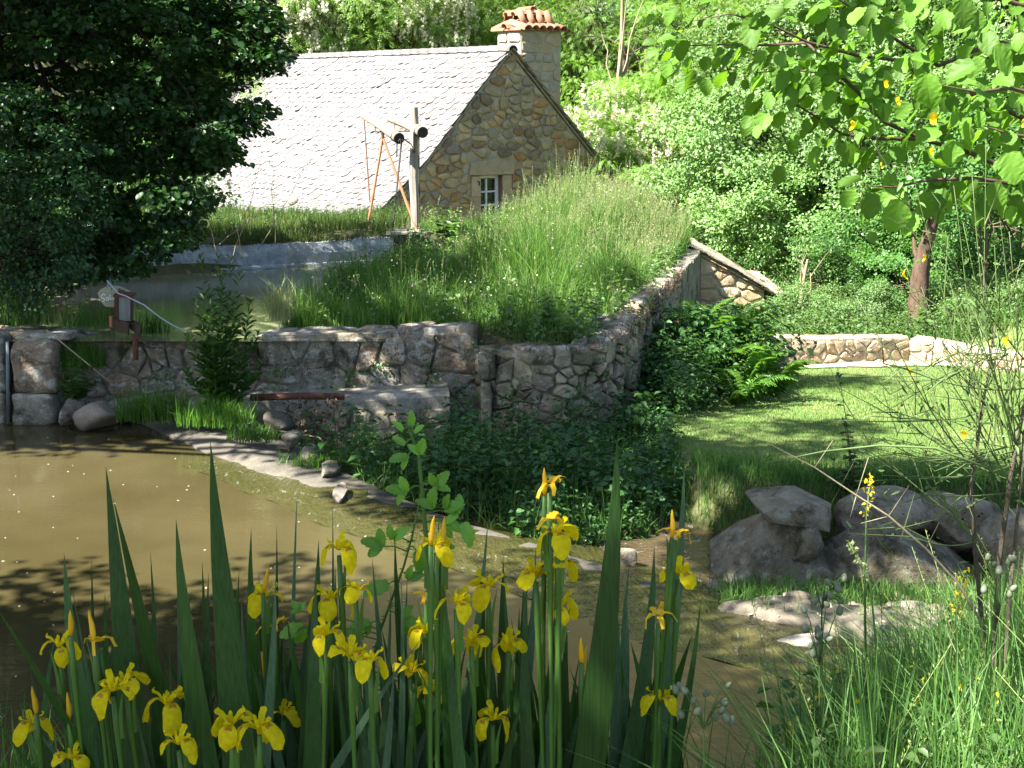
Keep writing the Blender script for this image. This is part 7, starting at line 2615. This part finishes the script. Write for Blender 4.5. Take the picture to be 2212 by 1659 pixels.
# hazel boughs hanging in from the upper right
hz = empty('hazel_tree', (3.3, 4.4, zat(3.3, 4.4) - 0.05))
tag(hz, 'hazel with broad green leaves hanging in from the upper right corner', 'tree')
hw0 = Vector(hz.location)
tk = at(2420, 420, 4.4)
m_ = MB()
m_.tube([hw0, hw0.lerp(tk, 0.5) + Vector((0.05, 0.05, 0)), tk, tk + Vector((0.0, 0.1, 1.0)), tk + Vector((-0.2, 0.0, 2.0))], [0.05, 0.045, 0.04, 0.03, 0.02], 9)
put('trunk', mesh_py('trunk', [Vector(v) - hw0 for v in m_.V], m_.F, M['twig'], True), hz)
BOUGH = [
    # depth from, to; points from the trunk outwards; leaves along it; size
    (4.35, 4.0, [(2330, 430), (2212, 379), (2095, 330), (1990, 300), (1907, 262), (1870, 214), (1825, 184), (1769, 157), (1700, 150), (1630, 158)], 84, 58),
    (4.2, 3.9, [(2300, 300), (2180, 240), (2087, 199), (2000, 165), (1935, 130), (1851, 120), (1742, 90), (1660, 50), (1577, 30), (1500, 45)], 90, 54),
    (4.0, 4.3, [(1870, 214), (1800, 150), (1742, 92), (1650, 98), (1577, 96), (1484, 99), (1440, 95)], 48, 48),
    (4.1, 3.7, [(2280, 120), (2150, 90), (2027, 142), (1960, 100), (1889, 56), (1830, 10), (1760, -30)], 76, 58),
    (3.9, 3.6, [(2320, 40), (2200, 10), (2100, -20), (1980, -10), (1900, -40)], 56, 62),
    (3.9, 3.5, [(2330, 240), (2260, 210), (2180, 190), (2110, 200), (2040, 185)], 44, 62),
    (4.3, 3.8, [(2330, 430), (2212, 400), (2100, 385), (2000, 390), (1930, 405), (1870, 400)], 26, 60),
    (3.8, 3.6, [(2330, 330), (2250, 300), (2180, 290), (2120, 270)], 18, 62),
    (4.2, 4.1, [(1990, 300), (1900, 300), (1820, 290), (1760, 250), (1700, 215), (1650, 205)], 22, 52),
]
for bi, (d0, d1, pts_, nl, lsz) in enumerate(BOUGH):
    n = len(pts_)
    P_ = [at(x, y, d0 + (d1 - d0) * k / (n - 1)) for k, (x, y) in enumerate(pts_)]
    m_ = MB()
    m_.tube(P_, [0.0085 * (1 - 0.85 * k / (n - 1)) if bi not in (2, 8) else 0.006 * (1 - 0.8 * k / (n - 1)) for k in range(n)], 7)
    bo = put('branch', mesh_py('branch', [Vector(v) - hw0 for v in m_.V], m_.F, M['twig'], True), hz)
    nl = int(nl * 1.35)
    for k in range(nl):
        f = (k + rnd.random()) / nl * (n - 1) * 0.97 + 0.02
        f = max(0.4 if bi not in (2, 8) else 0, f)
        i = min(int(f), n - 2)
        c = P_[i].lerp(P_[i + 1], f - i)
        tdir = (P_[i + 1] - P_[i]).normalized()
        sd_ = Vector((0, 0, 1)).cross(tdir).normalized() * (1 if k % 2 else -1)
        off = tdir * 0.35 + sd_ * rnd.uniform(0.2, 0.9) + Vector((0, 0, rnd.uniform(-0.75, 0.25))) + rv_(0.25)
        st = c + off.normalized() * rnd.uniform(0.02, 0.2)
        me = HZL[rnd.randrange(8)]
        D_ = st.y
        put_leaf(me, st, off + Vector((0, 0, -0.35)), Vector((0, -0.25, 1)) + rv_(0.38), lsz * rnd.uniform(0.42, 0.92) / F * D_, bo)
BIG = empty('x') if False else None
for (x, y, sz, D, nv, dv) in ((2003, 160, 74, 3.5, (-0.5, -0.8, 0.5), (0.1, 0, -1)), (1885, 418, 56, 3.7, (0, -0.9, 0.4), (-0.1, 0, -1)), (1944, 432, 72, 3.7, (0.2, -0.9, 0.4), (-0.2, 0, -1)), (2080, 0, 60, 3.5, (0, -0.9, 0.5), (0.1, 0, -1)), (1995, 415, 52, 3.8, (0.3, -0.8, 0.6), (0.1, 0.1, -1)), (2145, 395, 60, 3.6, (-0.2, -0.8, 0.7), (0.3, 0, -1)), (1860, 385, 50, 3.75, (0, -0.4, 1), (-1, 0, -0.2)), (2150, 100, 70, 3.4, (0, -0.8, 0.8), (0.5, 0, -0.8)), (2105, 140, 64, 3.45, (0.4, -0.5, 0.8), (-0.8, 0, -0.3)), (2180, 330, 70, 3.4, (-0.2, -0.7, 0.7), (0.2, -0.2, -0.9)), (1700, 15, 60, 3.9, (0, -0.5, 0.8), (-0.9, 0, -0.4)), (1490, 100, 50, 4.2, (0, -0.6, 0.8), (-0.8, 0, -0.5)), (1465, 15, 44, 4.2, (0, -0.6, 0.8), (-0.7, 0, -0.7))):
    put_leaf(HZL[rnd.randrange(5)], at(x, y, D), Vector(dv), Vector(nv), sz / F * D, hz)

# ------------------------------------------------------------------ broom shrub at the right edge
bp = at(2150, 1400, 3.45)
bz = empty('broom_shrub', (bp.x, 3.45, zat(bp.x, 3.45)))
tag(bz, 'wiry broom with thin green stems and a few yellow flowers at the right edge', 'shrub')
b0 = Vector(bz.location)


def bpart(m_, name, mat, parent=bz, smooth=True):
    w0 = wpos(parent)
    return put(name, mesh_py(name, [Vector(v) - w0 for v in m_.V], m_.F, M[mat], smooth), parent)


mains = []
for pts_, r_, mt in (([(2150, 1560), (2148, 1380), (2160, 1200), (2185, 1020), (2215, 860), (2250, 640)], 0.010, 'bark'), ([(2140, 1500), (2120, 1330), (2105, 1180), (2098, 1050), (2120, 900), (2150, 700)], 0.008, 'bark'), ([(2170, 1500), (2180, 1300), (2200, 1100), (2212, 930)], 0.008, 'bark')):
    P_ = [b0] + [at(x, y, 3.45 + rnd.uniform(-.05, .05)) for x, y in pts_]
    m_ = MB()
    m_.tube(P_, [r_ * (1 - 0.75 * k / len(P_)) for k in range(len(P_))], 7)
    mains.append((P_, bpart(m_, 'stem', mt)))
tips = [(1910, 690), (1870, 760), (1850, 640), (1950, 560), (1990, 620), (2030, 560), (2080, 480), (2120, 560), (2180, 500), (1890, 860), (1870, 840), (1930, 900), (1960, 960), (1920, 820), (1990, 780), (2040, 720), (2010, 850), (2060, 800), (2090, 660), (2150, 620), (2200, 700), (1900, 1000), (1860, 1090), (2000, 1010), (2040, 960), (2205, 560), (2050, 600), (1975, 700), (1880, 300), (1960, 330), (2060, 400), (1850, 955), (1800, 880), (1930, 1060), (2100, 380), (2130, 300)]
for (x, y) in tips:
    P_, o = mains[rnd.randrange(3)]
    i = rnd.randrange(3, len(P_) - 1)
    a = P_[i].lerp(P_[i + 1], rnd.random())
    b = at(x, y, 3.3 + rnd.uniform(-.25, .25))
    md = a.lerp(b, 0.5) + Vector((rnd.uniform(-.03, .03), 0, rnd.uniform(-.05, .02) - 0.04))
    pts_ = [a * (1 - t) ** 2 + md * 2 * t * (1 - t) + b * t * t for t in [k / 8 for k in range(9)]]
    m_ = MB()
    m_.tube(pts_, [0.0021 * (1.1 - 0.8 * k / 8) for k in range(9)], 5)
    for k in range(4):
        s_ = pts_[rnd.randrange(2, 7)]
        m_.tube([s_, s_ + (b - a).normalized() * 0.09 + rv_(0.03), s_ + (b - a).normalized() * rnd.uniform(0.14, 0.24) + rv_(0.05)], [0.0018, 0.0014, 0.0007], 4, False)
    tw = bpart(m_, 'twig', 'broom')
    tv = np.array([tuple(pts_[rnd.randrange(1, 9)] + rv_(0.02)) for _ in range(7)])
    V, T = leaf_tris(tv, rg.normal(size=tv.shape) + np.array([0, 0, -0.8]), rg.normal(size=tv.shape) + np.array([0, -1.0, 0.4]), rg.uniform(0.012, 0.034, 7), rg.uniform(0.005, 0.009, 7))
    tag(put('pods', mesh_np('pods', sub(V, wpos(tw)), T, M['herb_lit']), tw), kind='stuff')
pm = MB()
pts_ = [(math.cos(a) * 0.006, math.sin(a) * 0.004, 0) for a in (0, 1, 2, 3, 4, 5)]
V = [(0, 0, 0), (0.007, -0.004, 0.006), (0.009, -0.006, 0.015), (0.0, -0.009, 0.020), (-0.009, -0.006, 0.015), (-0.007, -0.004, 0.006), (0.006, -0.012, -0.004), (0, -0.016, -0.008), (-0.006, -0.012, -0.004)]
pea = mesh_py('pea_flower', V, [(0, 1, 2, 3), (0, 3, 4, 5), (0, 6, 7), (0, 7, 8), (0, 1, 6), (0, 8, 5)], M['fl_yellow'], True)
for (x, y, s_) in ((2015, 262, 1.7), (1845, 276, 1.4), (1913, 185, 1.1), (1936, 222, 1.2), (2170, 740, 1.4), (1948, 596, 1.5), (2083, 942, 1.3), (1962, 805, 1.3), (2215, 270, 1.2), (2010, 330, 1.1), (2000, 560, 1.0), (1900, 360, 0.9)):
    put('flower', pea, bz, at(x, y, 3.25) - b0, (0, 0, rnd.uniform(-1.2, 1.2)), s_ * 0.62)
# pale dead twig leaning across from the right
m_ = MB()
P_ = [at(x, y, 3.0) for x, y in ((1655, 955), (1760, 1010), (1850, 1070), (1920, 1115), (2000, 1185), (2070, 1260), (2130, 1360))]
m_.tube(P_, [0.0008, 0.0014, 0.002, 0.0024, 0.0027, 0.003, 0.003], 6)
for i, (dx, dy) in ((1, (40, -60)), (2, (25, -85)), (2, (-10, 60)), (3, (45, -70)), (3, (-60, 20)), (4, (30, -60))):
    c = P_[i]
    m_.tube([c, c + Vector((dx / F * 3.0, 0.01, -dy / F * 3.0))], [0.0012, 0.0007], 5)
dt = m_.build('dead_twig', M['dry_stalk'], None, True, P_[3])
tag(dt, 'pale bare twig slanting down in front of the lawn edge', 'twig')
m_ = MB()
m_.tube([at(x, y, 3.1) for x, y in ((1655, 1000), (1780, 975), (1900, 962), (2020, 968), (2130, 1010))], [0.0012, 0.002, 0.0025, 0.003, 0.003], 5)
tag(m_.build('arching_twig', M['broom'], None, True), 'thin arching twig crossing before the lawn', 'twig')

# ------------------------------------------------------------------ grass and flowers of the near bank, lower right
BANK = [(0.5, 2.5), (1.0, 2.2), (2.8, 2.3), (3.6, 3.4), (3.6, 5.6), (2.4, 5.9), (1.55, 5.2), (0.95, 4.0)]
P = scatter(BANK, 36000, rg)
P[:, 2] = np.maximum(P[:, 2], 0.0)
dens = np.clip((P[:, 0] / P[:, 1] - 0.10) / 0.16, 0.05, 1)
P = P[rg.random(len(P)) < dens]
ptop = np.interp(P[:, 0] / P[:, 1], [0.1, 0.16, 0.23, 0.30, 0.36, 0.5], [1600, 1540, 1470, 1390, 1290, 1180])
hb = np.clip(CAMZ - (ptop - 200) / F * P[:, 1] - P[:, 2], 0.10, 0.75) * rg.uniform(0.45, 1.1, len(P))
stuff('bank_grass', blades(P, hb, rg.uniform(0.004, 0.009, len(P)), 5, rg, 0.55), M['gr_bank'], 'long fresh grass on the near bank, lower right', 'grass')
Pq = P[rg.random(len(P)) < 0.022]
stuff('bank_seed_heads', panicles(Pq, rg.uniform(0.4, 0.72, len(Pq)), rg, 26, 0.010, 0.009, 0.35, 0.0011), M['gr_stem'], 'pale grass seed heads above the near bank grass', 'grass')
P = scatter(BANK, 700, rg)
P = P[(P[:, 0] / P[:, 1] > 0.22) & (P[:, 1] < 4.4)]
stuff('bank_weeds', joined(HV, P, 0.45 + 0.4 * rg.random(len(P)), rg, 0.25), M['herb_lit'], 'broad-leaved weeds in the near bank grass', 'weeds')
P = scatter([(-1.8, 2.3), (0.6, 2.3), (1.2, 4.2), (-2.2, 4.2)], 1500, rg)
stuff('iris_bed_grass', blades(P, rg.uniform(0.15, 0.45, len(P)), 0.006, 4, rg, 0.3), M['gr_bank'], 'dark grass between the feet of the irises', 'grass')
P = np.array([tuple(at(rnd.uniform(1700, 2180), rnd.uniform(1440, 1640), rnd.uniform(3.0, 3.8))) for _ in range(60)])
stuff('buttercups', leaf_tris(P, rg.normal(size=P.shape), rg.normal(size=P.shape) + np.array([0, -0.8, 0.8]), 0.014, 0.013), M['fl_yellow'], 'small yellow flowers in the near bank grass', 'flowers')

ck = bpy.data.meshes.new('calyx')
import bmesh
bm = bmesh.new()
bmesh.ops.create_uvsphere(bm, u_segments=8, v_segments=6, radius=1)
for v in bm.verts:
    v.co.x *= 0.0075 * (1 - 0.25 * v.co.z)
    v.co.y *= 0.0075 * (1 - 0.25 * v.co.z)
    v.co.z *= 0.0115
bm.to_mesh(ck)
bm.free()
ck.materials.append(M['campion'])
ck.polygons.foreach_set('use_smooth', [True] * len(ck.polygons))
for (cx, cy, rx_, ry_, n, D, lab) in ((1775, 1262, 55, 34, 11, 2.95, 'bladder campion with pale swollen calyces in front of the boulders'), (1770, 1350, 45, 55, 11, 2.9, 'lower bladder campion before the gravel bar'), (1520, 1510, 75, 40, 14, 2.6, 'bladder campion by the foot of the rightmost iris'), (2160, 1240, 40, 50, 9, 3.0, 'bladder campion beside the broom stems')):
    base = at(cx, 1640, D)
    e_ = empty('campion', (base.x, D, zat(base.x, D)))
    tag(e_, lab, 'flower', 'bladder campions on the near bank')
    w0 = Vector(e_.location)
    hub = at(cx, cy + ry_ * 1.6, D)
    m_ = MB()
    m_.tube([w0, w0.lerp(hub, 0.5) + Vector((0.01, 0, 0)), hub], [0.003, 0.0025, 0.002], 5)
    tipsC = [at(cx + rnd.uniform(-rx_, rx_), cy + rnd.uniform(-ry_, ry_), D + rnd.uniform(-.06, .06)) for _ in range(n)]
    for c in tipsC:
        m_.tube([hub, hub.lerp(c, 0.6) + Vector((0, 0, 0.015)), c], [0.0014, 0.0012, 0.001], 4)
    put('stem', mesh_py('stem', [Vector(v) - w0 for v in m_.V], m_.F, M['herb_lit']), e_)
    for c in tipsC:
        put('calyx', ck, e_, c - w0 - Vector((0, 0, 0.008)), (rnd.uniform(-.7, .7), rnd.uniform(-.7, .7), 0), rnd.uniform(0.75, 1.1))
# tall sorrel stalks
for (a, b, c, D, lab) in (((1835, 1175), (1880, 1260), (1895, 1420), 2.95, 'tall pale sorrel stalk in front of the long boulder'), ((2085, 1240), (2065, 1330), (2050, 1450), 3.1, 'flower stalk with a yellow tip before the pale stream rocks'), ((1880, 1030), (1872, 1110), (1868, 1260), 3.2, 'yellow-tipped mustard stalk above the oval boulder')):
    P_ = [at(*a, D), at(*b, D), at(*c, D), at(c[0] + 5, 1640, D)]
    m_ = MB()
    m_.tube(P_, [0.0014, 0.0022, 0.003, 0.003], 6)
    o = m_.build('sorrel_stalk', M['herb_lit'], None, True, P_[-1])
    tag(o, lab, 'stalk', 'tall stalks on the near bank')
    tv = np.array([tuple(P_[0].lerp(P_[1], rnd.random() ** 1.6) + rv_(0.006)) for _ in range(44)])
    V, T = leaf_tris(tv, rg.normal(size=tv.shape), rg.normal(size=tv.shape), 0.011, 0.007, False)
    put('flower_head', mesh_np('flower_head', sub(V, P_[-1]), T, M['gr_dry'] if 'sorrel' in lab else M['fl_yellow']), o)
# red poppy by the scrub
p = at(1462, 695, 19.4)
tv = np.array([tuple(Vector((math.cos(k), math.sin(k), 0)) * 0.012) for k in range(5)])
V, T = leaf_tris(tv, tv + np.array([0, 0, 0.006]), np.tile([0, -0.6, 1.0], (5, 1)), 0.035, 0.045)
pp = empty('poppy', (p.x, p.y, p.z - 0.5))
tag(pp, 'single red poppy in the scrub against the retaining wall', 'flower')
put('flower', mesh_np('flower', V, T, M['fl_red']), pp, (0, 0, 0.5))
m_ = MB()
m_.tube([(0, 0, 0), (0.01, 0, 0.25), (0, 0, 0.5)], 0.003, 5)
m_.build('stem', M['herb'], pp)
